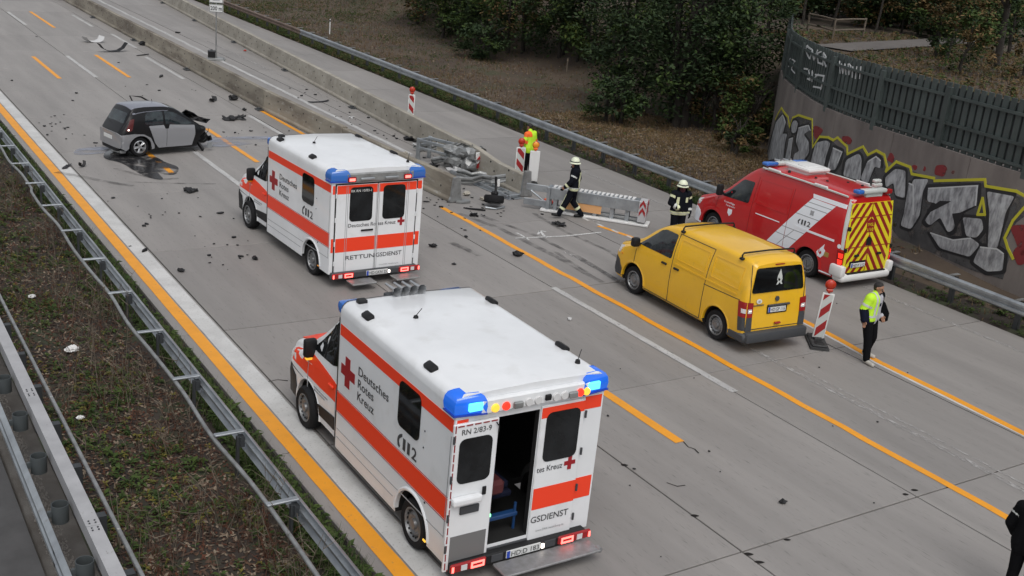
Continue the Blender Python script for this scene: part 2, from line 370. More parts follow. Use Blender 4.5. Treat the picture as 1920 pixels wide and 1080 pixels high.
# road bed + slabs
road = struct('road', B().box((5.62, -20, -.28), (26.5, 260, -.07)), M['joint'])
COLS = [(5.72, 6.60), (6.60, 10.68), (10.68, 14.55), (14.55, 18.42), (18.42, 23.55)]
GAP = .014
for ci, (x0, x1) in enumerate(COLS):
    me = None
    for k in range(-3, 34):
        y0 = 9.25 + 5.16 * k
        if ci == 4:
            b = B(); xa, xb = 23.50 + .02 * (y0 - 13), 23.50 + .02 * (y0 + 5.16 - 13)
            b.prism([(x0 + GAP, y0 + GAP), (xa, y0 + GAP), (xb, y0 + 5.16 - GAP), (x0 + GAP, y0 + 5.16 - GAP)], -.2, 0)
            b.build('slab', M['slab'], road); continue
        if me is None:
            o = B().box((-(x1 - x0) / 2 + GAP, -2.58 + GAP, -.2), ((x1 - x0) / 2 - GAP, 2.58 - GAP, 0), .007).build('slab', M['slab'], road); me = o.data
        else:
            o = bpy.data.objects.new('slab', me); COL.objects.link(o); o.parent = road
        o.location = ((x0 + x1) / 2, y0 + 2.58, R.uniform(-.003, .003) - .003)
struct('opposite_carriageway', B().box((-25, -20, -.3), (2.0, 260, -.02)), M['asphalt'])

def ribbon(pts, wd, z=.006, fray=0.):
    b = B(); K = len(pts); vs = []
    for i, p in enumerate(pts):
        p = V((p[0], p[1], 0)); d = V((*pts[min(i + 1, K - 1)][:2], 0)) - V((*pts[max(i - 1, 0)][:2], 0)); d.normalize(); s = V((d.y, -d.x, 0))
        w_ = (wd if not callable(wd) else wd(i / (K - 1))) / 2
        for sg in (-1, 1): q = p + s * sg * (w_ + R.uniform(-fray, fray)); vs.append((q.x, q.y, z))
    return b.add(vs, [(2 * i, 2 * i + 1, 2 * i + 3, 2 * i + 2) for i in range(K - 1)])
def line(name, x, y0, y1, wd, m, z=.005, parent=None, wob=0., label=None):
    n = max(2, int((y1 - y0) / .5)); pts = [(x + wob * MN.noise(V((y0 + (y1 - y0) * i / n, 0, x))), y0 + (y1 - y0) * i / n) for i in range(n + 1)]
    o = ribbon(pts, wd, z, .004).build(name, m, parent or road)
    if label: o['label'] = label
    return o
line('edge_line', 6.03, -5, 130, .25, M['orange'], label='solid orange tape line along the left road edge')
line('edge_line', 6.365, -5, 130, .35, M['white_line'], label='broad white edge line beside the left orange line')
line('lane_line', 15.40, -5, 26.6, .17, M['orange'], wob=.05, label='long solid orange tape line between the ambulances and the yellow van')
line('lane_line', 15.20, 36.3, 40.9, .16, M['orange'])
o = ribbon([(18.42, 4), (18.6, 10), (18.68, 11.7), (18.72, 13.5), (18.9, 14.7), (19.0, 15.8), (19.1, 19), (19.2, 22.7), (18.95, 23.8)], .17, .006, .012).build('lane_line', M['orange'], road); o['label'] = 'wavy solid orange tape line to the right of the yellow van'
o = ribbon([(18.38, 4), (18.52, 10), (18.62, 13.5), (18.8, 14.7), (18.9, 15.8), (19.0, 19)], .10, .0045, .01).build('lane_line', M['white_line'], road)
for x, y0, y1 in ((12.1, 12.26, 18.2), (12.1, 32.8, 37.9), (12.1, 48.4, 54.6), (12.1, 64, 70.9), (12.1, 82, 88), (9.15, 31.9, 37.7), (9.22, 48.1, 53.9), (9.2, 66, 72)):
    line('dash', x, y0, y1, .17 if y0 > 20 else .2, M['orange'])
for x, y0, y1 in ((14.56, 13.5, 19.7), (10.62, 29.6, 34.5), (10.74, 48.4, 54.2), (10.81, 64.8, 70.5), (14.3, 48, 54.1), (14.25, 64.8, 69.9), (14.4, 36.5, 40), (14.6, 57, 62)):
    line('dash', x, y0, y1, .17, M['worn_line'])
line('ghost_line', 16.5, 4, 22, .14, M['ghost']); line('ghost_line', 16.72, 6, 14, .06, M['ghost'])
line('edge_line', 17.7, 33, 80, .2, M['worn_line'], wob=.05); line('ghost_line', 22.6, 6, 30, .12, M['ghost'])
line('lane_line', 19.15, 24, 60, .14, M['ghost'])
for k in range(7): line('dash', 19.35 - k * .06, 20.6 + k * .62, 20.9 + k * .62, .09, M['white_line'], z=.007)
# tyre marks, spilled fluids, chalk
def stain(name, pts, m, z, smooth=3, parent=None):
    P = [G(*p) for p in pts]; b = B(); n = len(P); out = []
    for i in range(n):
        p0, p1, p2, p3 = P[i - 1], P[i], P[(i + 1) % n], P[(i + 2) % n]
        for k in range(smooth):
            t = k / smooth; q = .5 * (2 * p1 + (p2 - p0) * t + (2 * p0 - 5 * p1 + 4 * p2 - p3) * t * t + (3 * p1 - p0 - 3 * p2 + p3) * t ** 3); out.append((q.x, q.y))
    t = bmesh.new(); f = t.faces.new([t.verts.new((x, y, z)) for x, y in out]); t.normal_update(); bmesh.ops.triangulate(t, faces=[f]); b.bm(t)
    return b.build(name, m, parent or road)
stain('oil_patch', [(196, 288), (215, 280), (250, 285), (285, 292), (312, 305), (334, 314), (330, 326), (312, 328), (296, 324), (306, 336), (282, 334), (255, 322), (228, 306), (198, 298)], M['wet'], .009)
stain('fluid_streak', [(300, 262), (360, 258), (420, 257), (500, 256), (516, 262), (470, 270), (420, 276), (390, 274), (340, 276), (300, 278)], M['wet2'], .0075)
stain('fluid_streak', [(150, 278), (200, 276), (215, 284), (190, 288), (140, 290)], M['wet2'], .0075)
def skid(pts, wd, m='skid'): 
    P = [G(*p) for p in pts]; Q = []
    for a, b_ in zip(P, P[1:]): Q += [a.lerp(b_, k / 6) for k in range(6)]
    Q.append(P[-1]); return ribbon(Q, wd, .008, .02).build('tyre_mark', M[m], road)
skid([(105, 323), (160, 333), (210, 343), (250, 349)], .2); skid([(215, 316), (260, 328), (300, 336), (335, 335)], .16); skid([(240, 341), (320, 344), (405, 345)], .1)
skid([(860, 400), (940, 430), (1040, 480), (1130, 530)], .18); skid([(900, 404), (1000, 440), (1080, 480), (1180, 540)], .16); skid([(1000, 400), (1060, 435), (1140, 470), (1200, 510)], .14)
skid([(845, 455), (870, 466), (900, 480)], .2); skid([(1040, 472), (1100, 510)], .1); skid([(190, 700), (165, 712)], .1)
for pts, wd in (([(966, 447), (1060, 443), (1127, 436)], .07), ([(992, 450), (975, 440), (968, 437)], .06), ([(1012, 433), (1023, 446)], .07), ([(1012, 433), (1009, 440)], .06), ([(1012, 433), (1024, 435)], .06)):
    ribbon([G(*p) for p in pts], wd, .0095, .006).build('chalk_mark', M['chalk'], road)

# spalled joint edges and cracks in the near slabs
for u, v, l_, w_ in ((1171, 872, 7, 2.2), (1303, 967, 8, 2.4), (1404, 1039, 9, 3), (1424, 1054, 10, 2.6), (1476, 1012, 7, 2), (1698, 927, 6, 2.2), (1715, 919, 7, 2)):
    stain('joint_spall', [(u - l_, v - w_ * .4), (u - l_ * .3, v - w_), (u + l_ * .5, v - w_ * .5), (u + l_, v + w_ * .3), (u + l_ * .2, v + w_), (u - l_ * .6, v + w_ * .6)], M['joint'], .003)
for pts in ([(1281, 828), (1290, 838), (1302, 842), (1310, 850)], [(1225, 650), (1245, 655), (1262, 663)], [(1250, 905), (1270, 912), (1285, 910)], [(500, 716), (520, 712), (540, 714)]):
    ribbon([G(*p) for p in pts], .022, .0032, .006).build('crack', M['joint'], road)

# ---------------------------------------------------------------- concrete barriers
def barrier(pts, z1, m, label, group, shoe=True, endcap=False, grad=None):
    K = len(pts); x0, y0 = pts[0]; d = V((pts[-1][0] - x0, pts[-1][1] - y0, 0)); rz = -math.atan2(d.x, d.y)
    t = thing('concrete_barrier', label, 'barrier', (x0, y0, 0), rz, group); L = d.length; b = B()
    n = 8; prof = lambda h: [(-.19, .02), (.19, .02), (.19, .09), (.15, .16), (.10, h - .02), (.085, h), (-.085, h), (-.10, h - .02), (-.15, .16), (-.19, .09)]
    vs = []; K = len(prof(1))
    for i in range(n + 1):
        s = i / n; h = z1 if grad is None else grad(s)
        y = .012 + (L - .024) * s; bow = (0 if len(pts) < 3 else pts[2] * math.sin(math.pi * s))
        vs += [(x + bow, y, z) for x, z in prof(h)]
    b.add(vs, [(i * K + k, i * K + (k + 1) % K, (i + 1) * K + (k + 1) % K, (i + 1) * K + k) for i in range(n) for k in range(K)] + [tuple(range(K - 1, -1, -1)), tuple(range(n * K, n * K + K))])
    b.build('body', m, t)
    hb = B()
    for i in range(int(L / 1.15)):
        y = .6 + i * 1.15 + R.uniform(-.02, .02)
        for z, q in ((.36, 0), (.6, .3)):
            if z < z1 - .15:
                x = -(.15 - .05 * (z - .16) / (z1 - .18)); hb.cyl((x + .03, y + q, z), (x - .006, y + q, z + .001), .032, n=7)
    hb.build('lifting_hole', M['well'], t, fixn=False)['kind'] = 'stuff'
    if shoe:
        s = B(); s.box((-.42, -.2, .005), (.30, .22, .05), .01); s.box((-.36, -.06, .05), (-.25, .1, .11), .01); s.build('joint_shoe', M['steel_dark'], t)
    if endcap:
        s = B(); s.prism([(x * 1.12, z) for x, z in prof(z1 + .01)], 0, .10, fn=lambda u, v, h: (u, -h + .005, v)); s.build('end_plate', M['zinc_dull'], t)
    return t
X1 = lambda y: 15.45 if y > 42 else 15.45 + .62 * (1 - (y - 27) / 15) ** 1.6
j1 = [27.1, 34.1, 41.0, 50.4, 59.6, 68.8, 78, 87, 96]
nm1 = ['stained concrete barrier whose broken front end stands beside the detached wheel', 'brown stained concrete barrier behind the roof of the rear ambulance', 'grey-brown concrete barrier right of the dark debris near the silver car', 'concrete barrier standing left of the battery box of the roadworks sign', 'grey concrete barrier with a black lump at its foot, beyond the roadworks sign', 'far concrete barrier of the left row near the top edge of the photo', 'farthest visible concrete barrier of the left row at the top edge', 'concrete barrier beyond the far end of the left row']
for i in range(8):
    barrier([(X1(j1[i]), j1[i]), (X1(j1[i + 1]), j1[i + 1])], .78 if i else .74, M['barrier_old'], nm1[i], 'concrete barriers in the left row', endcap=i == 0, shoe=i > 0)
j2 = [27.2, 31.5, 41.1, 50.3, 59.5, 68.7, 78, 87, 96]
def X2(y): return 18.62 + (21.9 - 18.62) * max(0, (y - 29)) / 46 if y > 29 else 18.62
nm2 = ['sloping end piece of the right concrete barrier row beside the two beacons', 'pale concrete barrier behind the crushed crash cushion, below the far beacon', 'concrete barrier left of the far red-lamped beacon', 'concrete barrier in the right row just right of the roadworks sign', 'concrete barrier of the right row behind the roadworks sign plates', 'far concrete barrier of the right row near the top edge of the photo', 'farthest concrete barrier of the right row at the top edge', 'concrete barrier beyond the far end of the right row']
for i in range(8):
    barrier([(X2(j2[i]), j2[i]), (X2(j2[i + 1]), j2[i + 1])], .8, M['barrier'], nm2[i], 'concrete barriers in the right row', shoe=i > 0, endcap=i == 0, grad=(lambda s: .66 + .17 * sstep(.35, .85, s)) if i == 0 else None)

# ---------------------------------------------------------------- guard rails
WP = [(.0, -.155), (.02, -.15), (.065, -.11), (.065, -.055), (.0, -.02), (.0, .02), (.065, .055), (.065, .11), (.02, .15), (.0, .155)]
def wbeam(face, n=0): 
    a = [(face * x, z) for x, z in WP]; return a + [(x - face * .006, z) for x, z in reversed(a)]
# right-hand rail
gx = lambda y: 23.62 + .0205 * (y - 13)
t = thing('guard_rail', 'long galvanised guard rail along the right verge below the embankment', 'guard rail', (gx(-4), -4, 0))
seg = [-4 + 4.0 * i for i in range(26)]
for i, (a, b_) in enumerate(zip(seg, seg[1:])):
    o = B().sweep([(x - .0, z + .6) for x, z in wbeam(-1)], [(gx(a) - gx(-4), a + 4 - .05, .001 * (i % 2)), (gx(b_) - gx(-4), b_ + 4 + .05, .001 * (i % 2))]).build('rail', M['zinc'] if a < 58 else M['zinc_old'], t, smooth=40)
pm = om = None
y = -3.2
while y < 96:
    p = (gx(y) - gx(-4) + .24, y + 4, 0)
    if pm is None:
        q = B(); q.box((-.05, -.06, -.3), (-.042, .06, .72)); q.box((-.05, -.06, -.3), (.05, -.052, .72)); q.box((-.05, .052, -.3), (.05, .06, .72)); o = q.build('post', M['steel_dark'], t)
        pm = o.data; o2 = B().box((-.225, -.09, .56), (-.05, .09, .64), .006).box((-.22, -.05, .752), (.12, .05, .764)).box((-.2, -.012, .64), (-.06, .012, .752)).build('bracket', M['zinc_dull'], t); om = o2.data
    else:
        o = bpy.data.objects.new('post', pm); o2 = bpy.data.objects.new('bracket', om)
        for k in (o, o2): COL.objects.link(k); k.parent = t
    o.location = p; o2.location = p; y += 1.88
# left rail with spacer bars and thin rear rail
t = thing('guard_rail', 'galvanised guard rail with crossbars between the median weeds and the left orange line', 'guard rail', (5.03, -4, 0))
for a in range(-4, 72, 4): B().sweep([(x, z + .58) for x, z in wbeam(1)], [(.0, a + 3.95, .001 * (a % 8)), (.0, a + 8.05, .001 * (a % 8))]).build('rail', M['zinc'], t, smooth=40)
def bx(y): return -.42 - .018 * math.sin(y * 1.45) * 1.6 + (.05 if y > 28 else 0)
B().tube([(bx(y * .35), y * .35 + 4, .70 + .012 * math.sin(y * .9)) for y in range(-8, 190)], .032, 8).build('rear_rail', M['zinc_dull'], t, smooth=60)
y = -2.8; q1 = q2 = None; cnt = 0
while y < 66:
    if q1 is None:
        o = B().box((-.44, -.045, .725), (.0, .045, .755), .008).build('spacer_bar', M['zinc'], t); q1 = o.data
        o2 = B().box((-.11, -.03, -.3), (-.07, .03, .66)).box((-.07, -.06, .5), (.0, .06, .66)).build('post', M['steel_dark'], t); q2 = o2.data
    else:
        o = bpy.data.objects.new('spacer_bar', q1); o2 = bpy.data.objects.new('post', q2)
        for k in (o, o2): COL.objects.link(k); k.parent = t
    o.location = o2.location = (0, y + 4, 0); y += 2.1
# box beam with cylinder dampers (opposite carriageway)
t = thing('box_beam_barrier', 'grey box beam barrier with cylinder dampers at the lower left corner', 'guard rail', (2.5, -4, 0))
for a in range(-4, 68, 4):
    B().sweep([(-.11, .70), (-.11, .9), (.06, .9), (.06, .70)], [(0, a + 4.004, 0), (0, a + 7.996, 0)]).build('box_beam', M['beam'], t)
    j = B()
    for dy in (-.14, -.07, .07, .14):
        for dx in (-.06, .01): j.cyl((dx, a + 7.8 + dy * .8 + (.2 if True else 0), .898), (dx, a + 7.8 + dy * .8 + .2, .912), .011, n=6)
    tag(j.build('splice_bolts', M['dgrey'], t, fixn=False), kind='stuff')
    B().sweep([(x - .42, z + .56) for x, z in wbeam(-1)], [(0, a + 3.95, .001 * (a % 8)), (0, a + 8.05, .001 * (a % 8))]).build('rail', M['zinc'], t, smooth=40)
    B().box((.24, a + 4.003, .735), (.29, a + 7.997, .785), .008).build('rear_rail', M['zinc_dull'], t)
y = .55; q1 = q2 = None
while y < 60:
    if q1 is None:
        o = B().lathe([(.085, .58), (.105, .58), (.105, .82), (.097, .82), (.097, .60), (.085, .6)], n=20, closed=True).cyl((0, 0, .585), (0, 0, .595), .096, n=20).box((-.15, -.02, .66), (-.1, .02, .74)).build('damper_cylinder', M['damper'], t, smooth=40); q1 = o.data
        o2 = B().box((-.06, -.06, -.3), (.06, .06, .735)).build('post', M['steel_dark'], t); q2 = o2.data
    else:
        o = bpy.data.objects.new('damper_cylinder', q1); o2 = bpy.data.objects.new('post', q2)
        for k in (o, o2): COL.objects.link(k); k.parent = t
    o.location = (-.255, y + 4, 0); o2.location = (.165, y + 4 - .3, 0); y += 1.36

# ---------------------------------------------------------------- retaining wall, graffiti, fence
t = thing('retaining_wall', 'curved concrete retaining wall with large silver and black graffiti letters', 'wall', (26, 16, 0))
TI = Matrix.Translation(V((-26, -16, 0)))
def wfn(s, z, off): p, n = wall_at(min(max(s, 0), WLEN - .01)); q = p + n * (off + .02 * (WT - z) * 0); return (q.x - 26, q.y - 16, z)
npan = 13
for i in range(npan):
    s0, s1 = WLEN * i / npan + .008, WLEN * (i + 1) / npan - .008; b = B()
    K = 5
    for k in range(K):
        a, c = s0 + (s1 - s0) * k / K, s0 + (s1 - s0) * (k + 1) / K
        b.add([wfn(a, -.4, 0), wfn(c, -.4, 0), wfn(c, WT, 0), wfn(a, WT, 0), wfn(a, WT, -1.1), wfn(c, WT, -1.1)], [(0, 1, 2, 3), (3, 2, 5, 4)])
    b.add([wfn(s0, -.4, 0), wfn(s0, WT, 0), wfn(s0, WT, -.35), wfn(s0, -.4, -.35)], [(0, 1, 2, 3)]); b.add([wfn(s1, -.4, 0), wfn(s1, WT, 0), wfn(s1, WT, -.35), wfn(s1, -.4, -.35)], [(3, 2, 1, 0)])
    b.build('wall_panel', M['wallc'], t, fixn=False)
def zw(x, y): return (1420 + x / 3.086, 190 + y / 3.086)
def spray(pts, m, off, name='graffiti', cv=None):
    P = [wall_hit(*((cv or zw)(*p))) for p in pts]
    if any(p is None for p in P): return None
    P2 = [P[0]] + [q for p, q in zip(P, P[1:]) if abs(q[0] - p[0]) + abs(q[1] - p[1]) > .004]
    return B().patch(P2, wfn, off, .35).build(name, m, t)
def stroke(pts, wd, m, off, name='graffiti', cv=None, fn=None, par=None, hit=None):
    P = [V((*((hit or wall_hit)(*((cv or zw)(*p)))), 0)) for p in pts if (hit or wall_hit)(*((cv or zw)(*p)))]
    if len(P) < 2: return
    b = B()
    for p, q in zip(P, P[1:]):
        d = q - p
        if d.length < 1e-3: continue
        s = V((-d.y, d.x, 0)).normalized() * wd / 2; e = d.normalized() * wd * .35
        b.patch([(p - e + s)[:2], (p - e - s)[:2], (q + e - s)[:2], (q + e + s)[:2]], fn or wfn, off + R.uniform(0, .0015), .35)
    return b.build(name, m, par or t)
def cvl(pts, n=4):
    P = [V((p[0], p[1], 0)) for p in pts]; out = []; K = len(P)
    for i in range(K):
        p0, p1, p2, p3 = P[i - 1], P[i], P[(i + 1) % K], P[(i + 2) % K]
        for k in range(n):
            u = k / n; q = .5 * (2 * p1 + (p2 - p0) * u + (2 * p0 - 5 * p1 + 4 * p2 - p3) * u * u + (3 * p1 - p0 - 3 * p2 + p3) * u ** 3); out.append((q.x, q.y))
    return out
# black ground of the piece, then silver letter forms, then yellow rim
spray([(60, 330), (75, 260), (95, 200), (105, 110), (140, 60), (180, 150), (200, 95), (235, 85), (320, 110), (325, 250), (360, 205), (440, 235), (520, 305), (610, 270), (640, 320), (690, 295), (750, 390), (810, 350), (890, 400), (1020, 450), (1320, 470), (1540, 560), (1580, 640), (1500, 700), (1440, 800), (1460, 900), (1420, 1030), (1250, 980), (1000, 870), (820, 790), (700, 640), (600, 540), (500, 470), (300, 420)], M['gdark'], .006)
LET = [[(110, 120), (150, 75), (168, 120), (150, 180), (120, 330), (50, 345), (75, 250)], [(140, 190), (175, 185), (160, 250), (150, 340), (105, 340)], [(185, 215), (208, 208), (190, 345), (162, 345)], [(198, 130), (220, 105), (238, 125), (225, 180), (202, 186)], [(240, 150), (300, 135), (310, 165), (268, 190), (300, 235), (300, 300), (262, 350), (205, 345), (218, 300), (246, 290), (225, 235)],
       [(340, 240), (400, 225), (425, 240), (395, 330), (385, 400), (300, 395)], [(440, 265), (495, 290), (470, 360), (450, 400), (405, 395)], [(515, 340), (590, 300), (605, 330), (598, 460), (498, 430)], [(640, 345), (690, 315), (718, 340), (712, 390), (680, 375), (640, 480), (598, 450)], [(742, 440), (800, 390), (860, 400), (855, 560), (800, 545), (790, 470), (745, 500)], [(880, 470), (905, 480), (905, 660), (848, 655)], [(905, 450), (995, 450), (960, 520), (940, 660), (890, 740), (830, 720)],
       [(990, 500), (1280, 485), (1270, 600), (1150, 655), (1140, 740), (1105, 760), (1060, 670), (1000, 720), (970, 690), (1040, 590), (985, 580)], [(1190, 670), (1300, 680), (1310, 740), (1270, 790), (1210, 780)], [(1000, 760), (1130, 800), (1240, 790), (1290, 830), (1230, 900), (1060, 850)], [(1330, 520), (1490, 550), (1440, 640), (1390, 850), (1335, 850), (1345, 640)], [(1290, 840), (1390, 850), (1430, 880), (1420, 980), (1330, 985), (1250, 930)]]
for k, p in enumerate(LET):
    big = k >= 12
    cx = sum(q[0] for q in p) / len(p); cy = sum(q[1] for q in p) / len(p); gr = 12 if k < 5 else 17 if not big else 24
    def grow(p, g): return [(cx + (x - cx) * (1 + g / max(20, math.hypot(x - cx, y - cy))), cy + (y - cy) * (1 + g / max(20, math.hypot(x - cx, y - cy)))) for x, y in p]
    pp = rpoly(p, 14, 2)
    spray(grow(pp, gr), M['gblack'], .010); spray(pp, M['gsilver'], .0145)
    if k % 2 == 0: stroke(grow(p[:3], -5), .035, M['gwhite'], .017)
spray([(1060, 575), (1125, 578), (985, 650), (985, 625)], M['gblack'], .018); spray([(1130, 650), (1200, 640), (1150, 740)], M['gblack'], .018)
for pts in ([(105, 105), (140, 38), (160, 70), (178, 90), (188, 150), (205, 95), (240, 80), (318, 105), (322, 265), (362, 205), (410, 208), (440, 225), (465, 210), (520, 262), (522, 305), (612, 262), (640, 310), (690, 285), (735, 310), (752, 380), (745, 405), (805, 350), (885, 380), (895, 420), (1025, 445)], [(1025, 460), (1318, 452), (1322, 490), (1500, 520), (1543, 545)], [(1545, 615), (1480, 690), (1432, 790), (1450, 850), (1480, 910)], [(1275, 655), (1305, 560), (1318, 655), (1275, 655)]):
    stroke(pts, .075, M['gyellow'], .012)
for c, r_ in (((345, 170), 38), ((520, 225), 36), ((775, 330), 28), ((1060, 400), 48), ((910, 380), 20), ((970, 390), 14), ((1135, 410), 14), ((1545, 780), 95), ((1520, 900), 60)):
    spray(cvl([(c[0] + .8 * r_ * R.uniform(.5, 1.15) * math.cos(k * .9), c[1] + r_ * R.uniform(.5, 1.3) * math.sin(k * .9)) for k in range(7)], 3), M['gred'], .008)

# fence on the wall
F = thing('metal_fence', 'grey-green slatted metal fence on top of the curved retaining wall', 'fence', (26, 16, WT))
FH = 1.72
def ffn(s, z, off): p, n = wall_at(min(max(s, 0), WLEN - .01)); q = p + n * (off - .12); return (q.x - 26, q.y - 16, z)
posts = [wall_hit(u, v)[0] for u, v in ((1491, 167), (1546, 200), (1634, 236), (1756, 270))]
posts = [posts[3] - 3.1 * k for k in range(5, 0, -1)] + posts[::-1]
nxt = posts[-1]
while nxt + 2.7 < WLEN: nxt += 2.7; posts.append(nxt)
posts = [p for p in posts if p > .2]
def fbox(name, s0, s1, z0, z1, o0, o1, m=M['fence'], K=1):
    b = B(); vs = []
    for k in range(K + 1):
        s = s0 + (s1 - s0) * k / K; vs += [ffn(s, z0, o0), ffn(s, z0, o1), ffn(s, z1, o1), ffn(s, z1, o0)]
    fs = [(4 * k + j, 4 * k + (j + 1) % 4, 4 * k + 4 + (j + 1) % 4, 4 * k + 4 + j) for k in range(K) for j in range(4)] + [(3, 2, 1, 0), (4 * K, 4 * K + 1, 4 * K + 2, 4 * K + 3)]
    return b.add(vs, fs).build(name, m, F)
for p in posts: fbox('post', p - .085, p + .085, -.14, FH - .12, -.07, .12)
for a, c in zip(posts, posts[1:]):
    for z in (.1, .62, 1.34): fbox('rail', a + .07, c - .07, z, z + .075, .015, .075, K=4)
    n = round((c - a) / .262); wd = (c - a) / n
    for k in range(n):
        s = a + wd * (k + .5); hw = wd * .37
        fbox('slat', s - hw * .92, s + hw * .92, -.02 + .004 * (k % 3), FH + R.uniform(-.012, .012), -.035 + .006 * (k % 2), .005 + .006 * (k % 2))
    fbox('backing', a + .07, c - .07, .05, FH - .1, -.052, -.045, M['steel_dark'], K=4)
def fhit(u, v):
    r_ = wall_hit(u, v, -.12); return r_ and (r_[0], r_[1] - WT)
zf = lambda x, y: (1440 + x / 4, y / 4)
TAGS = [[[(285, 350), (300, 345), (285, 375), (310, 430), (320, 440), (335, 375), (300, 350)], [(335, 380), (350, 450), (375, 380)], [(400, 390), (375, 400), (380, 470), (410, 480)], [(378, 430), (405, 430)], [(415, 490), (420, 400), (440, 430), (420, 440), (440, 500)]],
        [[(275, 515), (300, 520)], [(310, 530), (320, 600), (300, 590)], [(335, 535), (335, 610)], [(380, 560), (350, 590), (400, 620)], [(360, 560), (425, 570), (400, 670)], [(345, 650), (400, 660)]],
        [[(170, 440), (150, 490), (160, 500)], [(185, 445), (205, 460), (185, 500), (180, 520), (205, 550)]],
        [[(540, 460), (545, 550)], [(555, 480), (565, 550), (580, 480), (590, 560)], [(605, 480), (610, 560), (625, 500), (615, 480)], [(640, 500), (635, 580)], [(670, 500), (660, 590)], [(700, 500), (690, 590)]]]
for tg, wd in zip(TAGS, (.055, .055, .035, .028)):
    for st in tg: stroke(st, wd, M['gwhite'], .03, 'paint_tag', zf, ffn, F, fhit)
# ================================================================ VEHICLES
class Shell:
    """lofted car body: stations (y, z_low, z_belt, z_top, half width low, belt, top[, corner radius])"""
    def __init__(s, st, xc, tilt=None, rt=.12):
        s.st = sorted(st, key=lambda q: q[0]); s.xc = xc; s.tilt = tilt or (lambda y, z: 0.); s.rt = rt
    def par(s, y):
        st = s.st
        if y <= st[0][0]: return st[0][1:]
        for i in range(len(st) - 1):
            a, b = st[i], st[i + 1]
            if y <= b[0]:
                h = b[0] - a[0]; t = (y - a[0]) / h; out = []
                for k in range(1, 7):
                    p = st[i - 1] if i else a; q = st[i + 2] if i + 2 < len(st) else b
                    dl = (a[k] - p[k]) / (a[0] - p[0]) if a[0] > p[0] else (b[k] - a[k]) / h
                    dm = (b[k] - a[k]) / h; dr = (q[k] - b[k]) / (q[0] - b[0]) if q[0] > b[0] else dm
                    m0 = 0 if dl * dm <= 0 else 2 * dl * dm / (dl + dm); m1 = 0 if dr * dm <= 0 else 2 * dr * dm / (dr + dm)
                    out.append(a[k] * (2 * t ** 3 - 3 * t * t + 1) + h * m0 * (t ** 3 - 2 * t * t + t) + b[k] * (3 * t * t - 2 * t ** 3) + h * m1 * (t ** 3 - t * t))
                return out
        return st[-1][1:]
    def ring(s, y):
        z0, zb, zt, wb, wl, wt = s.par(y); r = min(s.rt, (zt - zb) * .45, wt * .5)
        P = [(0, z0), (wb * .6, z0), (wb - .05, z0), (wb - .012, z0 + .04), (wb, z0 + .14 * (zb - z0) + .04), (wb + .012, z0 + .5 * (zb - z0)), (wb, z0 + .82 * (zb - z0)), (wl, zb)]
        z1 = zt - r; xt = wt + (wl - wt) * r / max(zt - zb, .05)
        for k in range(1, 5): t = k / 4; P.append((wl + (xt - wl) * t + .022 * math.sin(math.pi * t) * min(1, (zt - zb) * 2), zb + (z1 - zb) * t))
        for k in range(1, 5): t = math.pi / 2 * k / 4; P.append((xt - r * (1 - math.cos(t)) * 1.1, z1 + r * math.sin(t)))
        xe = P[-1][0]
        P += [(xe * .66, zt + .018), (xe * .33, zt + .03), (0, zt + .033)]
        return P
    def hx(s, y, z):
        P = s.ring(y)[4:16]
        if z <= P[0][1]: return P[0][0]
        for a, b in zip(P, P[1:]):
            if z <= b[1]: return a[0] + (b[0] - a[0]) * (z - a[1]) / (b[1] - a[1] + 1e-9)
        return P[-1][0]
    def tz(s, y, x):
        P = s.ring(y)[10:]; x = abs(x - s.xc)
        for a, b in zip(P, P[1:]):
            if x >= b[0]: return b[1] + (a[1] - b[1]) * (x - b[0]) / max(1e-6, a[0] - b[0]) if x <= a[0] else a[1]
        return P[-1][1]
    def side(s, sg=-1):
        def f(y, z, o):
            e = .01; n = V((1, -(s.hx(y + e, z) - s.hx(y - e, z)) / (2 * e), -(s.hx(y, z + e) - s.hx(y, z - e)) / (2 * e))).normalized()
            return (s.xc + sg * (s.hx(y, z) + n.x * o), y + s.tilt(y, z) + n.y * o, z + n.z * o)
        return f
    def top(s):
        def f(x, y, o):
            z = s.tz(y, x); e = .02; n = V((0, -(s.tz(y + e, x) - s.tz(y - e, x)) / (2 * e), 1)).normalized()
            return (x, y + n.y * o + s.tilt(y, z), z + n.z * o)
        return f
    def mesh(s, step=.06, jit=None):
        y0, y1 = s.st[0][0], s.st[-1][0]; n = int((y1 - y0) / step); ys = [y0 + (y1 - y0) * i / n for i in range(n + 1)]
        for q in s.st: ys.append(q[0])
        ys = sorted(set(round(y, 4) for y in ys)); b = B(); vs = []
        for y in ys:
            P = s.ring(y); full = [(s.xc - x, z) for x, z in P] + [(s.xc + x, z) for x, z in P[-2:0:-1]]
            for x, z in full:
                p = V((x, y + s.tilt(y, z), z)); vs.append(jit(p) if jit else p)
        K = len(full); N = len(ys)
        fs = [(i * K + k, i * K + (k + 1) % K, (i + 1) * K + (k + 1) % K, (i + 1) * K + k) for i in range(N - 1) for k in range(K)]
        fs += [tuple(range(K - 1, -1, -1)), tuple(range((N - 1) * K, N * K))]
        return b.add(vs, fs)
WH = {}
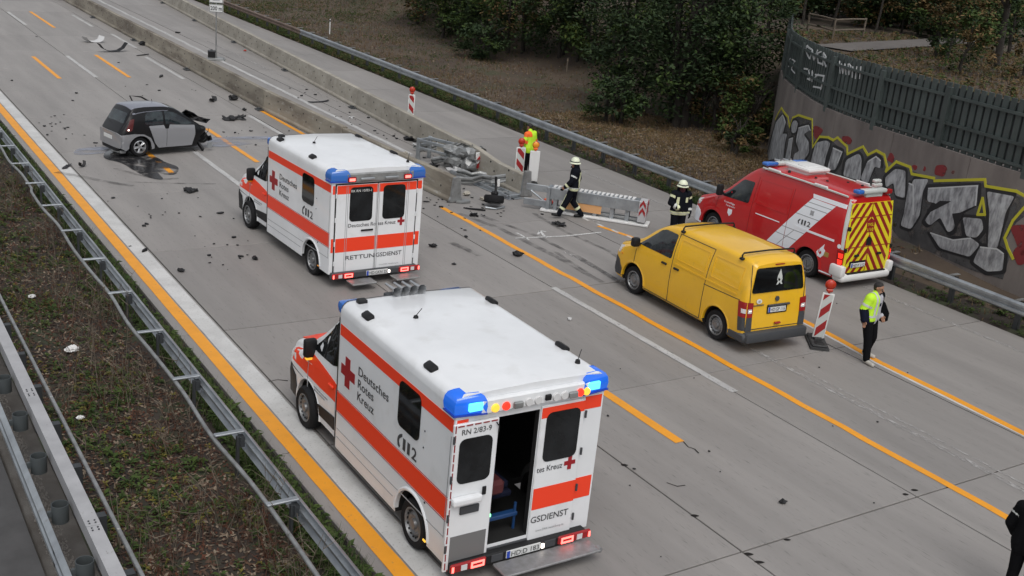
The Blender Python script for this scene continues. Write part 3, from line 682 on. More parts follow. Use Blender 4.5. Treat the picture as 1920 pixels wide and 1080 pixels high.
def wheel(par, x, y, r, wd, style, left=True, steer=0.):
    """wheel > rim; outer face towards -x when left"""
    key = (style, round(r, 3), round(wd, 3))
    if key not in WH:
        h = wd / 2; ri = r * .66
        t = B().lathe([(ri, -h), (ri + .012, -h - .004), (r * .9, -h - .012), (r * .97, -h + .012), (r, -h + .05), (r, h - .05), (r * .97, h - .012), (r * .9, h + .01), (ri, h)], ax='x', n=32)
        for dx in (-.3, 0, .3): t.lathe([(r * 1.001, h * dx - .004), (r * 1.001, h * dx + .004)], ax='x', n=32)
        c = B()
        c.lathe([(ri + .004, -h), (ri - .02, -h - .008), (ri - .035, -h + .02), (ri - .05, -h + .06)], ax='x', n=32)
        if style == 'steel':
            c.lathe([(ri - .04, -h + .05), (ri * .62, -h + .015), (ri * .5, -h + .035), (ri * .34, -h + .03), (ri * .3, -h - .006), (.02, -h - .012), (.0, -h - .012)], ax='x', n=32)
        else:
            c.lathe([(ri * .36, -h + .02), (ri * .3, -h), (0, -h - .006)], ax='x', n=20); c.lathe([(ri - .05, h * .4), (0, h * .4)], ax='x', n=20)
            for k in range(5):
                a = 2 * math.pi * k / 5 + .3
                for da in (-.13, .13):
                    p = V((-h + .012, math.cos(a) * ri * .25, math.sin(a) * ri * .25)); q = V((-h + .006, math.cos(a + da) * (ri - .02), math.sin(a + da) * (ri - .02))); c.tube([p, q], .026, 6)
        hb = B()
        if style == 'steel':
            for k in range(16):
                a = 2 * math.pi * k / 16; hb.cyl((-h + .03, math.cos(a) * ri * .83, math.sin(a) * ri * .83), (-h + .028 - .012, math.cos(a) * ri * .83, math.sin(a) * ri * .83), ri * .075, n=8)
        else: hb.lathe([(ri - .05, h * .35), (.0, h * .35)], ax='x', n=20)
        to = t.build('wheel', M['tyre'], par, smooth=40); co = c.build('rim', M['alloy'] if style == 'alloy' else M['rim'], to, smooth=40); ho = hb.build('rim_hole', M['well'], to, fixn=False); ho['kind'] = 'stuff'
        WH[key] = (to.data, co.data, ho.data)
    else:
        a, c_, h_ = WH[key]; to = bpy.data.objects.new('wheel', a); COL.objects.link(to); to.parent = par
        for nm, q in (('rim', c_), ('rim_hole', h_)):
            k = bpy.data.objects.new(nm, q); COL.objects.link(k); k.parent = to
            if nm == 'rim_hole': k['kind'] = 'stuff'
    to.location = (x, y, r); to.rotation_euler = (R.uniform(0, 6), 0, (0 if left else math.pi) + steer); return to
def arch_ring(par, m, x, y, z, r, w_, sg, a0=-8, a1=188, wd=.045):
    b = B(); n = 20; vs = []
    for k in range(n + 1):
        a = rad(a0 + (a1 - a0) * k / n)
        for rr, dx in ((r - .005, -.05), (r - .005, .012), (r + wd * .5, .022), (r + wd, .006), (r + wd, -.02)): vs.append((x + sg * dx, y + rr * math.cos(a), z + rr * math.sin(a)))
    b.add(vs, [(5 * i + j, 5 * i + j + 1, 5 * i + 6 + j, 5 * i + 5 + j) for i in range(n) for j in range(4)])
    return b.build('wheel_arch', m, par, smooth=40)

def fine_print(par, f, u0, v0, h, wd, m, rows=1):
    # print too small to read in the photo: rows of word-length strokes
    b = B(); rr = random.Random(3)
    for r_ in range(rows):
        u = u0; v = v0 - r_ * h * 1.7; lim = u0 + wd * (1 - .2 * r_)
        while u < lim - .02:
            q = min(rr.uniform(.5, 1.1) * h, lim - u); b.patch([(u, v), (u + q, v), (u + q, v + h * rr.uniform(.6, 1)), (u, v + h * .7)], f, .007, 5); u += q + h * (.25 if rr.random() < .8 else .7)
    return b.build('fine_print', m, par)
# ---------------------------------------------------------------- ambulances
def ambulance(name, label, loc, rz, near):
    T = thing(name, label, 'ambulance', loc, rz, 'red and white ambulances on the road')
    X0, X1, YF, YR, ZT = -.02, 2.26, -1.32, -4.79, 2.67
    XC = (X0 + X1) / 2
    sidef = lambda y, z, o: (X0 - o, y, z)
    sider = lambda y, z, o: (X1 + o, y, z)
    rearf = lambda x, z, o: (x, YR - o, z)
    # box module with rounded roof edges
    sec = [(X0, .30), (X0, ZT - .19)] + [(X0 + .15 - .15 * math.cos(rad(90 * k / 6)), ZT - .15 + .15 * math.sin(rad(90 * k / 6)) - .0) for k in range(1, 7)] + [(XC, ZT + .025)]
    full = sec + [(2 * XC - x, z) for x, z in sec[-2::-1]]
    b = B(); K = len(full); vs = []
    for y in (YF, YF - .04, -2.4, -3.6, YR + .05, YR): 
        q = .985 if y in (YF, YR) else 1
        vs += [(XC + (x - XC) * (.997 if q < 1 else 1), y, z - (.012 if q < 1 and z > 2 else 0)) for x, z in full]
    b.add(vs, [(i * K + k, i * K + (k + 1) % K, (i + 1) * K + (k + 1) % K, (i + 1) * K + k) for i in range(5) for k in range(K)] + [tuple(range(K - 1, -1, -1)), tuple(range(5 * K, 6 * K))])
    box = b.build('box_body', [M['white'], M['well'], M['navy']], T, smooth=35)
    c = B()
    for x in ((X0 - .2, .42), (X1 - .42, X1 + .2)): c.cyl((x[0], -3.86, .36), (x[1], -3.86, .36), .47, n=40)
    cut(box, c, M['well'])
    if near:
        cut(box, B().box((.15, -4.7, .40), (2.05, -2.25, 2.30)), M['well']); cut(box, B().box((.62, YR - .3, .42), (1.24, -4.5, 2.28)), M['well'])
    if near:
        box.data.polygons.foreach_set('use_smooth', [False] * len(box.data.polygons))
        for p in box.data.polygons:
            if abs(p.normal.z) > .02 and p.center.z > 2.4: p.use_smooth = True
    # cab
    S = Shell([(1.06, .36, .56, .78, .62, .62, .54), (1.01, .30, .74, 1.02, .90, .90, .78), (.90, .28, .94, 1.18, .99, .98, .86), (.66, .27, 1.04, 1.27, 1.03, 1.01, .88), (.30, .27, 1.16, 1.37, 1.04, 1.02, .86), (.08, .27, 1.32, 1.52, 1.04, 1.01, .84), (-.35, .27, 1.36, 1.9, 1.04, 1.01, .80), (-.70, .27, 1.38, 2.2, 1.04, 1.01, .80), (-.92, .27, 1.38, 2.31, 1.04, 1.01, .82), (-1.12, .27, 1.38, 2.42, 1.05, 1.03, .90), (-1.33, .27, 1.38, 2.56, 1.06, 1.05, 1.0)], XC, rt=.14)
    cab = S.mesh(.05).build('cab', [M['white'], M['well']], T, smooth=40)
    c = B()
    for x in ((X0 - .2, .40), (X1 - .40, X1 + .2)): c.cyl((x[0], 0, .36), (x[1], 0, .36), .46, n=40)
    cut(cab, c, M['well'])
    for sg in (-1, 1):
        f = S.side(sg)
        B().patch([(.92, .90), (.88, 1.04), (.64, 1.15), (.35, 1.22), (.03, 1.34), (-.5, 1.29), (-1.10, 1.21), (-1.31, 1.245), (-1.31, .94), (-1.11, .92), (-.5, .905), (.3, .915)], f, .004).build('red_stripe', M['red_stripe'], T)
        B().patch([(.78, .82), (.78, .80), (.1, .79)], f, .005).build('trim_line', M['seam'], T)
        wn = B().patch(rpoly([(-.02, 1.40), (-.62, 2.04), (-.72, 2.12), (-1.06, 2.16), (-1.06, 1.50), (-.85, 1.43)], .05), f, .008).build('side_window', M['glass'], T, smooth=30)
        B().patch(rpoly([(-.50, 1.42), (-.50, 1.93), (-.545, 1.98), (-.545, 1.42)], .01), f, .013).build('window_divider', M['black'], wn)
        B().patch(rpoly([(.02, .56), (-1.08, .66), (-1.08, .44), (-.34, .43), (-.22, .47)], .02), f, .014).build('sill_cladding', M['black'], T)
        ds = B()
        for p, q in (((.03, 1.32), (.03, .5)), ((-1.10, 2.2), (-1.10, .35)), ((.03, .5), (-.22, .33))):
            d = V((q[0] - p[0], q[1] - p[1])); n = V((-d.y, d.x)).normalized() * .008; ds.patch([(p[0] + n.x, p[1] + n.y), (p[0] - n.x, p[1] - n.y), (q[0] - n.x, q[1] - n.y), (q[0] + n.x, q[1] + n.y)], f, .007)
        ds.build('door_gap', M['greyseam'], T)
        h = B(); p = f(-.93, 1.13, .02); h.box((p[0] - .02, -1.0, 1.10), (p[0] + .02, -.82, 1.15), .015); h.build('door_handle', M['red_stripe'], T)
        ms = B(); px = XC + sg * .95; ms.box((min(px, px + sg * .22), -.12, 1.26), (max(px, px + sg * .22), .02, 1.58), .05, seg=2); ms.box((min(px - sg * .12, px + sg * .05), -.09, 1.30), (max(px - sg * .12, px + sg * .05), -.02, 1.40), .01)
        mo = ms.build('wing_mirror', M['black'], T, smooth=40)
        B().box((min(px + sg * .06, px + sg * .18), -.08, 1.215), (max(px + sg * .06, px + sg * .18), .0, 1.265), .012).build('indicator', M['lamp_amber'] if near else M['lens_amber'], mo)
        arch_ring(T, M['dgrey'] if False else M['white'], XC + sg * 1.035, 0, .36, .46, .05, sg, -5, 185)
        B().patch([(1.0, .50), (.98, .86), (.78, .80), (.52, .70), (.46, .40), (.5, .32), (.96, .33)], f, .012).build('bumper_corner', M['black'], T)
        B().patch(rpoly([(.985, .92), (.90, 1.04), (.74, 1.10), (.80, .93)], .03), f, .01).build('headlight', M['lamp_clear'], T)
    tf = S.top()
    B().patch(rpoly([(XC - .74, .10), (XC - .62, -.66), (XC + .62, -.66), (XC + .74, .10)], .08), tf, .008).build('windscreen', M['glass'], T, smooth=30)
    B().patch(rpoly([(XC - .80, .92), (XC - .86, .22), (XC + .86, .22), (XC + .80, .92)], .08), tf, .022, .08).build('bonnet', M['red_stripe'], T)
    B().patch([(XC - .9, -1.10), (XC - .95, -1.30), (XC + .95, -1.30), (XC + .9, -1.10)], tf, .004).build('roof_cap_stripe', M['white'], T)
    B().box((XC - .55, .98, .62), (XC + .55, 1.08, .86), .03).build('grille', M['black'], T)
    B().box((XC - .84, .84, .28), (XC + .84, 1.09, .50), .06, seg=2).build('front_bumper', M['black'], T)
    for sg in (-1, 1):
        f = S.side(sg)
        B().patch([(-1.0, 2.22), (-1.31, 2.30), (-1.31, 2.10), (-1.08, 2.10)], f, .005).build('red_stripe', M['red_stripe'], T)
    # front blue beacon across the cab cap
    for sg in (-1, 1):
        xa, xb = sorted((XC + sg * 1.06, XC + sg * .66))
        B().box((xa, -1.24, 2.38), (xb, -.98, 2.575), .06, seg=2).build('front_beacon', M['blue_off'], T, smooth=40)
    # joint between cab and box
    B().box((X0 + .008, YF - .004, .3), (X0 + .06, YF + .05, 2.4)).box((X1 - .06, YF - .004, .3), (X1 - .008, YF + .05, 2.4)).build('cab_gap', M['black'], T)
    q = B()
    for i in range(9): pass
    rf = [(x, z + .004) for x, z in full[2:-2]]
    q.sweep([(-.006, -.004), (.006, -.004), (.006, .004), (-.006, .004)], [(0, 0, 0), (0, .01, 0)])
    o_ = B(); vs = []
    for x, z in rf: vs += [(x, YF - .005, z), (x, YF - .03, z)]
    o_.add(vs, [(2 * i, 2 * i + 1, 2 * i + 3, 2 * i + 2) for i in range(len(rf) - 1)]).build('roof_seam', M['dgrey'], T)
    # side stripes, windows, writing
    for f, sg in ((sidef, -1), (sider, 1)):
        B().patch([(YF - .03, 2.335), (YR + .03, 2.335), (YR + .03, 2.16), (YF - .03, 2.16)], f, .003, 5).build('red_stripe', M['red_stripe'], T)
        st = B().patch([(YF - .01, 1.235), (YR + .03, 1.235), (YR + .03, .925), (YF - .01, .925)], f, .003, 5).build('red_stripe', M['red_stripe'], T)
        B().patch([(YF - .01, 1.255), (YR + .03, 1.255), (YR + .03, 1.247), (YF - .01, 1.247)], f, .004, 5).patch([(YF - .01, .913), (YR + .03, .913), (YR + .03, .905), (YF - .01, .905)], f, .004, 5).build('pinstripe', M['lamp_red_off'], T)
        sw = B().patch(rrect(-3.93, 1.62, -3.31, 2.28, .10), f, .012, 5).build('side_window', M['glass'], T)
        B().patch([(YF - .05, .640), (YR + .06, .680), (YR + .06, .668), (YF - .05, .628)], f, .0045, 5).patch([(YF - .05, .50), (-3.30, .50), (-3.30, .488), (YF - .05, .488)], f, .0045, 5).patch([(YR + .05, .66), (YR + .062, .66), (YR + .062, 2.1), (YR + .05, 2.1)], f, .0045, 5).build('panel_joint', M['greyseam'], T)
        lw = B()
        for y in (-4.05, -4.05): lw.cyl(f(-4.07, 1.86, 0), f(-4.07, 1.86, .008), .012, n=8); lw.cyl(f(-4.06, 1.62, 0), f(-4.06, 1.62, .008), .012, n=8); lw.cyl(f(-4.20, .88, 0), f(-4.2, .88, .01), .016, n=8)
        lw.build('rivet', M['dgrey'], T)
        B().box((min(X0 - .02, X0) if sg < 0 else X1, -4.31, .335), ((X0) if sg < 0 else X1 + .02, -4.24, .365), .006).build('marker_lamp', M['lamp_amber'] if near else M['lens_amber'], T)
        arch_ring(T, M['white'], X0 if sg < 0 else X1, -3.86, .36, .47, .05, sg, 0, 180)
    for f, y0, dr in ((sidef, 0, -1), (sider, -5.5, 1)):
        g = (lambda f, y0, dr: lambda u, v, o: f(y0 + dr * u, v, o))(f, y0, dr)
        B().patch([(a, z) if dr < 0 else (a, z) for a, z in [(1.57, 1.43), (1.74, 1.43), (1.74, 1.585), (1.91, 1.585), (1.91, 1.745), (1.74, 1.745), (1.74, 1.90), (1.57, 1.90), (1.57, 1.745), (1.43, 1.745), (1.43, 1.585), (1.57, 1.585)]], g, .004, 5).build('red_cross', M['cross'], T)
        for s_, z in (('Deutsches', 1.795), ('Rotes', 1.60), ('Kreuz', 1.405)): text(s_, 'lettering', M['ink'], T, g, 2.03, z, .135, {'Deutsches': .98, 'Rotes': .52, 'Kreuz': .55}[s_], .008, off=.006)
        [text(ch, 'lettering', M['ink'], T, g, u_, 1.32, .17, w__, .014, off=.006) for ch, u_, w__ in (('1', 3.50, .075), ('1', 3.63, .075), ('2', 3.76, .14))]
        B().patch([(3.40, 1.50), (3.46, 1.53), (3.47, 1.49), (3.43, 1.46), (3.385, 1.42), (3.38, 1.38), (3.42, 1.33), (3.40, 1.30), (3.35, 1.32), (3.335, 1.39), (3.35, 1.45)], g, .006, 5).build('telephone_emblem', M['ink'], T)
        fine_print(T, (lambda u, v, o: S.side(-1)(-.25 - u, v, o)) if dr < 0 else (lambda u, v, o: S.side(1)(-.9 + u, v, o)), 0, .82, .03, .55, M['greyseam'], 2)
    # rear face
    for x0, x1 in ((X0 + .03, .17), (1.96, X1 - .03)) if near else ((X0 + .03, X1 - .03),):
        for z0, z1 in ((2.15, 2.335), (.80, 1.12)):
            if near: B().patch([(x0, z0), (x1, z0), (x1, z1), (x0, z1)], rearf, .004, 5).build('red_stripe', M['red_stripe'], T)
    def leaf(x0, x1, z0, z1, off, nm, stripes, win, hinge):
        d = B().box((x0, YR - off, z0), (x1, YR - .004, z1), .012).build(nm, M['white'], T)
        f = lambda x, z, o: (x, YR - off - o, z)
        for a, c_ in stripes: B().patch([(x0 + .01, a), (x1 - .01, a), (x1 - .01, c_), (x0 + .01, c_)], f, .003, 5).build('red_stripe', M['red_stripe'], d)
        B().patch(rrect(*win, .09), f, .008, 5).build('rear_window', M['glass'], d)
        hb = B()
        for z in (.5, .95, 1.5, 2.05): hb.cyl((hinge, YR - off - .01, z), (hinge, YR - off - .01, z + .1), .016, n=8)
        hb.build('hinge', M['dgrey'] if near else M['white'], d); return d, f
    if near:
        d, f = leaf(-.05, .60, .20, 2.30, .05, 'rear_door', [], (.04, 1.46, .52, 2.09), -.045); d['label'] = 'opened left rear door leaf without red stripes'
        text('RN 2/83-9', 'lettering', M['ink'], d, f, .06, 2.15, .075, .43, .006, off=.006)
        B().patch([(.02, .24), (.55, .24), (.55, .71), (.02, .71)], f, .006, 5).build('kick_panel', mat('grey_mesh_panel', (.15, .15, .15), .7), d)
        bo = B(); k = 0
        for a in [x * .13 for x in range(16)]:
            bo.patch([(-.035, .24 + a), (-.02, .24 + a), (-.02, .34 + a), (-.035, .34 + a)], f, .006, 5)
        for a in [x * .12 for x in range(5)]: bo.patch([(0 + a, 2.265), (.09 + a, 2.265), (.09 + a, 2.28), (a, 2.28)], f, .006, 5).patch([(0 + a, .215), (.09 + a, .215), (.09 + a, .23), (a, .23)], f, .006, 5)
        bo.build('reflective_edging', M['red_d'], d)
        lb = B(); y = YR - .05; lb.box((-.03, y - .10, 1.19), (.40, y, 1.30), .03, seg=2); lb.build('door_ledge', M['white'], d)
        B().box((.12, y - .03, 1.02), (.40, y, 1.13), .008).build('inner_handle', M['dgrey'], d); B().box((.43, y - .02, 1.24), (.49, y, 1.36), .008).build('latch', M['black'], d)
        B().tube([(.55, y - .01, 2.25), (.58, y - .03, 2.2), (.585, y - .03, 2.12)], .008, 6).build('stay', M['black'], d)
        d, f = leaf(1.25, 1.95, .22, 2.335, .03, 'rear_door', [(2.15, 2.30), (.80, 1.12)], (1.34, 1.50, 1.88, 2.22), 1.965)
        text('tes Kreuz', 'lettering', M['ink'], d, f, 1.27, 1.36, .085, .41, .006, off=.006)
        B().patch([(x * .5 + 1.80, z * .5 + 1.41) for x, z in [(-.06, -.2), (.06, -.2), (.06, -.06), (.18, -.06), (.18, .06), (.06, .06), (.06, .2), (-.06, .2), (-.06, .06), (-.18, .06), (-.18, -.06), (-.06, -.06)]], f, .006, 5).build('red_cross', M['cross'], d)
        text('GSDIENST', 'lettering', M['ink'], d, f, 1.265, .60, .095, .61, .008, off=.006); text('www.DRK-heidelberg.de', 'lettering', M['greyseam'], d, f, 1.36, .45, .035, .46, off=.006)
        # interior
        t2 = B(); t2.box((.66, -4.4, .80), (1.22, -2.9, .90), .03); t2.box((.68, -4.35, .90), (1.2, -3.2, 1.02), .04); st = t2.build('stretcher', M['navy'], T)
        B().box((.70, -4.6, .62), (1.2, -4.5, .68), .01).cyl((.72, -4.55, .40), (.72, -4.55, .8), .02).cyl((1.18, -4.55, .40), (1.18, -4.55, .8), .02).build('stretcher_frame', mat('blue_frame', (.012, .05, .15), .4), st)
        B().box((.66, -4.62, 1.0), (.95, -4.3, 1.22), .05).build('medical_bag', mat('red_bag', (.07, .01, .012), .8), st)
        B().box((.70, -4.63, .72), (.75, -4.61, .76)).build('status_light', mat('lit_green_led', (.2, 1, .35), .4, emit=2), st)
        B().box((.7, -4.0, 2.1), (1.2, -3.9, 2.16), .02).build('grab_rail', M['black'], st)
        B().box((.62, YR - .02, .2), (1.25, YR + .02, .37), .006).build('entry_sill', M['dgrey'], T)
    else:
        B().box((.07, YR - .006, .26), (2.12, YR - .002, 2.36)).build('door_gap', M['black'], T)
        for x0, x1, w0, hg in ((.10, 1.105, (.42, 1.49, .98, 2.27), .085), (1.12, 2.09, (1.24, 1.49, 1.80, 2.27), 2.1)):
            d, f = leaf(x0, x1, .29, 2.33, .02, 'rear_door', [(2.13, 2.32), (.80, 1.12)], w0, hg)
            jn = B()
            for x in ((.33, .37, 1.075) if x0 < 1 else (1.14, 1.84, 1.88)): jn.patch([(x, .3), (x + .01, .3), (x + .01, 2.3), (x, 2.3)], f, .0045, 5)
            jn.build('panel_joint', M['greyseam'], d)
            if x0 < 1:
                text('RK RN 10/83-1', 'lettering', M['bwhite'], d, f, .44, 2.16, .055, .5, .004, off=.012); text('Deutsches Ro', 'lettering', M['ink'], d, f, .40, 1.36, .085, .69, .006, off=.006); text('RETTUN', 'lettering', M['ink'], d, f, .37, .61, .095, .72, .008, off=.006)
                B().box((.72, YR - .05, 1.25), (1.02, YR - .02, 1.29), .01).build('door_handle', M['black'], d)
            else:
                text('tes Kreuz', 'lettering', M['ink'], d, f, 1.14, 1.36, .085, .45, .006, off=.006); text('GSDIENST', 'lettering', M['ink'], d, f, 1.13, .61, .095, .66, .008, off=.006)
                text('www.DRK-heidelberg.de', 'lettering', M['greyseam'], d, f, 1.22, .40, .03, .5, off=.006)
                B().patch([(x * .5 + 1.73, z * .5 + 1.41) for x, z in [(-.06, -.2), (.06, -.2), (.06, -.06), (.18, -.06), (.18, .06), (.06, .06), (.06, .2), (-.06, .2), (-.06, .06), (-.18, .06), (-.18, -.06), (-.06, -.06)]], f, .006, 5).build('red_cross', M['cross'], d)
        for x0, x1 in ((X0 + .03, .065), (2.125, X1 - .03)):
            for z0, z1 in ((2.13, 2.32), (.80, 1.12)): B().patch([(x0, z0), (x1, z0), (x1, z1), (x0, z1)], rearf, .004, 5).build('red_stripe', M['red_stripe'], T)
    # light strip above the doors and corner beacons
    lbm = B().box((.30, YR - .07, 2.385), (1.97, YR + .01, 2.585), .02).build('light_strip', M['white'] if near else M['zinc_dull'], T)
    def lens(x, m, r=.055, z=2.458): B().cyl((x, YR - .07, z), (x, YR - .095, z), r, r * .85, n=16).build('round_lamp', m, lbm)
    if near:
        for x, m in ((.50, 'lamp_amber'), (.66, 'lamp_hot'), (1.0, 'lamp_clear'), (1.14, 'lamp_clear'), (1.42, 'lamp_clear'), (1.55, 'lamp_clear'), (1.80, 'lamp_hot'), (1.90, 'lamp_amber')): lens(x, M[m] if m != 'lamp_hot' else M['lamp_red'], .06)
        for x in (.83, 1.68): B().box((x - .07, YR - .12, 2.41), (x + .07, YR - .07, 2.50), .015).build('flood_lamp', M['zinc_dull'], lbm)
        B().box((1.24, YR - .11, 2.44), (1.33, YR - .07, 2.52), .01).build('rear_camera', M['black'], lbm)
    else:
        for x in (.42, 1.80): B().box((x - .10, YR - .1, 2.40), (x + .10, YR - .07, 2.52), .02).build('red_lamp', M['lamp_red_off'], lbm); B().box((x - .07, YR - .106, 2.43), (x + .07, YR - .1, 2.49), .002).build('red_bulb', M['lamp_hot'], lbm)
        for x in (.8, 1.4): B().box((x - .17, YR - .11, 2.43), (x + .17, YR - .07, 2.49), .015).build('flood_lamp', M['zinc'], lbm)
    for sg in (-1, 1):
        xe = X0 if sg < 0 else X1
        pts = [(xe + sg * .02, YR + .27), (xe + sg * .02, YR - .02), (xe - sg * .42, YR - .08), (xe - sg * .42, YR - .02), (xe - sg * .18, YR + .27)]
        pts = [(x + sg * .015, y) for x, y in pts]
        cx_ = sum(p[0] for p in pts) / 5; cy_ = sum(p[1] for p in pts) / 5; vs = []
        for z, q_ in ((2.42, .96), (2.50, 1.0), (2.58, .95), (2.635, .82), (2.67, .55)): vs += [(cx_ + (x - cx_) * q_ + (1 - q_) * sg * -.03, cy_ + (y - cy_) * q_ + (1 - q_) * .06, z) for x, y in pts]
        B().add(vs, [(5 * i + k, 5 * i + (k + 1) % 5, 5 * i + 5 + (k + 1) % 5, 5 * i + 5 + k) for i in range(4) for k in range(5)] + [(4, 3, 2, 1, 0), (20, 21, 22, 23, 24)]).build('corner_beacon', M['blue_on'] if near else M['blue_off'], T, smooth=45)
        B().prism([(x, y) for x, y in [(pts[0][0] + sg * .008, pts[0][1] - .02), (pts[1][0] + sg * .008, pts[1][1] - .008), (pts[2][0], pts[2][1] - .008), (pts[3][0], pts[3][1])]], 2.395, 2.416).build('beacon_base', M['plate_blue'], T)
        if near: B().box((xe - sg * .24 - .10, YR - .086, 2.46), (xe - sg * .24 + .10, YR - .04, 2.57), .012).build('lit_bulb', M['blue_hot'], T)
    # roof details
    for y in (-2.0, -3.9) if near else (-1.75, -3.55):
        for sg in (-1, 1):
            xx = XC + sg * 1.02
            q = B(); mt = Matrix.Translation(V((xx, y, ZT - .01))) @ Matrix.Rotation(sg * .5, 4, 'Y'); q.box((-.065, -.12, -.02), (.065, .12, .06), .035, 0, mt, 2); q.build('roof_lamp', M['black'], T, smooth=40)
    B().box((XC - .95, YF - .2, ZT - .03), (XC - .80, YF - .08, ZT + .06), .02).build('roof_lamp', M['black'], T)
    B().cyl((XC - .42, -2.3, ZT + .02), (XC - .42, -2.3, ZT + .05), .04, .03).cyl((XC - .42, -2.3, ZT + .05), (XC - .40, -2.42, ZT + .2), .006, n=6).build('antenna', M['black'], T)
    B().cyl((XC + .9, -4.45, ZT), (XC + .9, -4.45, ZT + .05), .04, .03).cyl((XC + .9, -4.45, ZT + .05), (XC + .9, -4.5, ZT + .22), .006, n=6).build('antenna', M['black'], T)
    if near:
        for k in range(4):
            x = XC - .30 + k * .14; b = B(); y = YF + .05
            b.lathe([(.075, -.18), (.07, -.165), (.038, -.08), (.022, .1), (.022, .2)], (x, y, ZT + .10), 'y', 14).cyl((x, y - .05, ZT - .06), (x, y - .05, ZT + .09), .012)
            b.build('air_horn', M['alloy'], T, smooth=40)
        B().box((XC - .4, YF - .02, ZT - .07), (XC + .22, YF + .12, ZT + .02), .01).build('horn_plate', M['dgrey'], T)
    # rear bumper, lamps, plate, step
    bp = B().box((.02, YR - .12, .19), (2.17, YR + .04, .345), .02).build('rear_bumper', M['dgrey'] if not near else M['black'], T)
    for sg in (-1, 1):
        x = XC + sg * .84
        lp = B().box((x - .27, YR - .15, .215), (x + .27, YR - .10, .345), .02).build('rear_lamp', M['lamp_red_off'], T)
        xi = x - sg * .13
        q = B()
        for a, c_, e, g_ in ((-.10, .10, .235, .26), (-.10, .10, .30, .325), (-.10, -.075, .26, .30), (.075, .10, .26, .30)): q.box((xi + a, YR - .158, e), (xi + c_, YR - .15, g_))
        q.build('lit_ring', M['lamp_hot'], lp)
        B().box((x + sg * .03, YR - .156, .24), (x + sg * .12, YR - .15, .32)).build('reversing_lens', M['lamp_clear'], lp)
        B().box((x + sg * .225, YR - .158, .24), (x + sg * .255, YR - .15, .32)).build('lit_edge', M['lamp_hot'], lp)
    pl = B().box((.86, YR - .135, .225), (1.40, YR - .118, .335), .004).build('number_plate', M['plate'], T)
    pf = lambda x, z, o: (x, YR - .135 - o, z)
    B().patch([(.866, .228), (.915, .228), (.915, .332), (.866, .332)], pf, .002, 5).build('country_band', M['plate_blue'], pl)
    text('HD:D 183' if near else 'HD:GKN 25', 'lettering', M['ink'], pl, pf, .935, .245, .072, .44, .006, off=.004)
    B().box((1.42, YR - .14, .24), (1.46, YR - .118, .3)).build('plate_lamp', M['lamp_white'], T)
    for x in (.72, 1.56): B().box((x - .09, YR - .13, .22), (x + .09, YR - .119, .33), .004).build('bumper_grille', M['dgrey'], T)
    if near: B().box((.66, YR - .45, .16), (2.2, YR - .12, .20), .012).cyl((2.2, YR - .43, .18), (2.2, YR - .35, .18), .04, n=12).build('rear_step', mat('step_plate', (.30, .30, .31), .5, .4, col2=(.22, .22, .22), scale=9), T)
    else:
        for x0, x1 in ((.35, .95), (1.45, 2.05)): B().box((x0, YR - .5, .15), (x1, YR - .15, .185), .01).build('rear_step', M['zinc_dull'], T)
    B().box((.32, -4.5, .22), (1.87, .6, .36)).build('underbody', M['well'], T)
    for y in (0, -3.86):
        for lf in (True, False): wheel(T, .12 if lf else 2.07, y, .355, .22, 'steel', lf)
    return T
ambulance('ambulance', 'nearest white and red ambulance with its rear door open and blue beacons lit', (6.432, 15.131, 0), -.005, True)
ambulance('ambulance', 'white and red ambulance farther up the road with all its rear doors shut', (9.368, 26.056, 0), .036, False)
# ---------------------------------------------------------------- yellow van
def gaps(par, f, segs, wd=.014, m=None, off=.005, name='door_gap'):
    b = B()
    for p, q in segs:
        d = V((q[0] - p[0], q[1] - p[1])); n = V((-d.y, d.x)).normalized() * wd / 2
        b.patch([(p[0] + n.x, p[1] + n.y), (p[0] - n.x, p[1] - n.y), (q[0] - n.x, q[1] - n.y), (q[0] + n.x, q[1] + n.y)], f, off, .15)
    return b.build(name, m or M['seam'], par)
T = thing('van', 'yellow panel van with roof bars parked beside the red fire van', 'van', (16.193, 18.766, 0), -.041)
XC = .845
tl = lambda y, z: -.07 * (1.2 - z) * sstep(-3.3, -3.8, y) if y < -3.3 else 0.
tl = lambda y, z: (sstep(3.4, 3.78, -y)) * (-.09 * (1.1 - z) if z < 1.1 else .13 * (z - 1.1))
ST = Shell([(.93, .34, .52, .78, .50, .50, .42), (.88, .27, .70, .98, .72, .72, .58), (.74, .24, .84, 1.06, .84, .83, .68), (.48, .24, 1.0, 1.14, .885, .87, .72), (.15, .24, 1.14, 1.27, .89, .87, .72), (-.05, .24, 1.20, 1.40, .89, .87, .71), (-.42, .24, 1.22, 1.70, .89, .87, .67), (-.80, .24, 1.22, 1.89, .89, .87, .67), (-1.25, .24, 1.24, 1.965, .89, .875, .70), (-2.4, .24, 1.25, 1.985, .89, .875, .71), (-3.45, .24, 1.25, 1.965, .89, .875, .70), (-3.66, .25, 1.25, 1.94, .885, .865, .69), (-3.76, .26, 1.25, 1.91, .86, .84, .66), (-3.80, .28, 1.24, 1.88, .82, .80, .62)], XC, tl, .11)
body = ST.mesh().build('body', [M['yellow'], M['well']], T, smooth=40)
c = B()
for x in ((-.3, .32), (1.37, 2.0)):
    for y in (0, -3.0): c.cyl((x[0], y, .34), (x[1], y, .34), .42, n=40)
cut(body, c, M['well'])
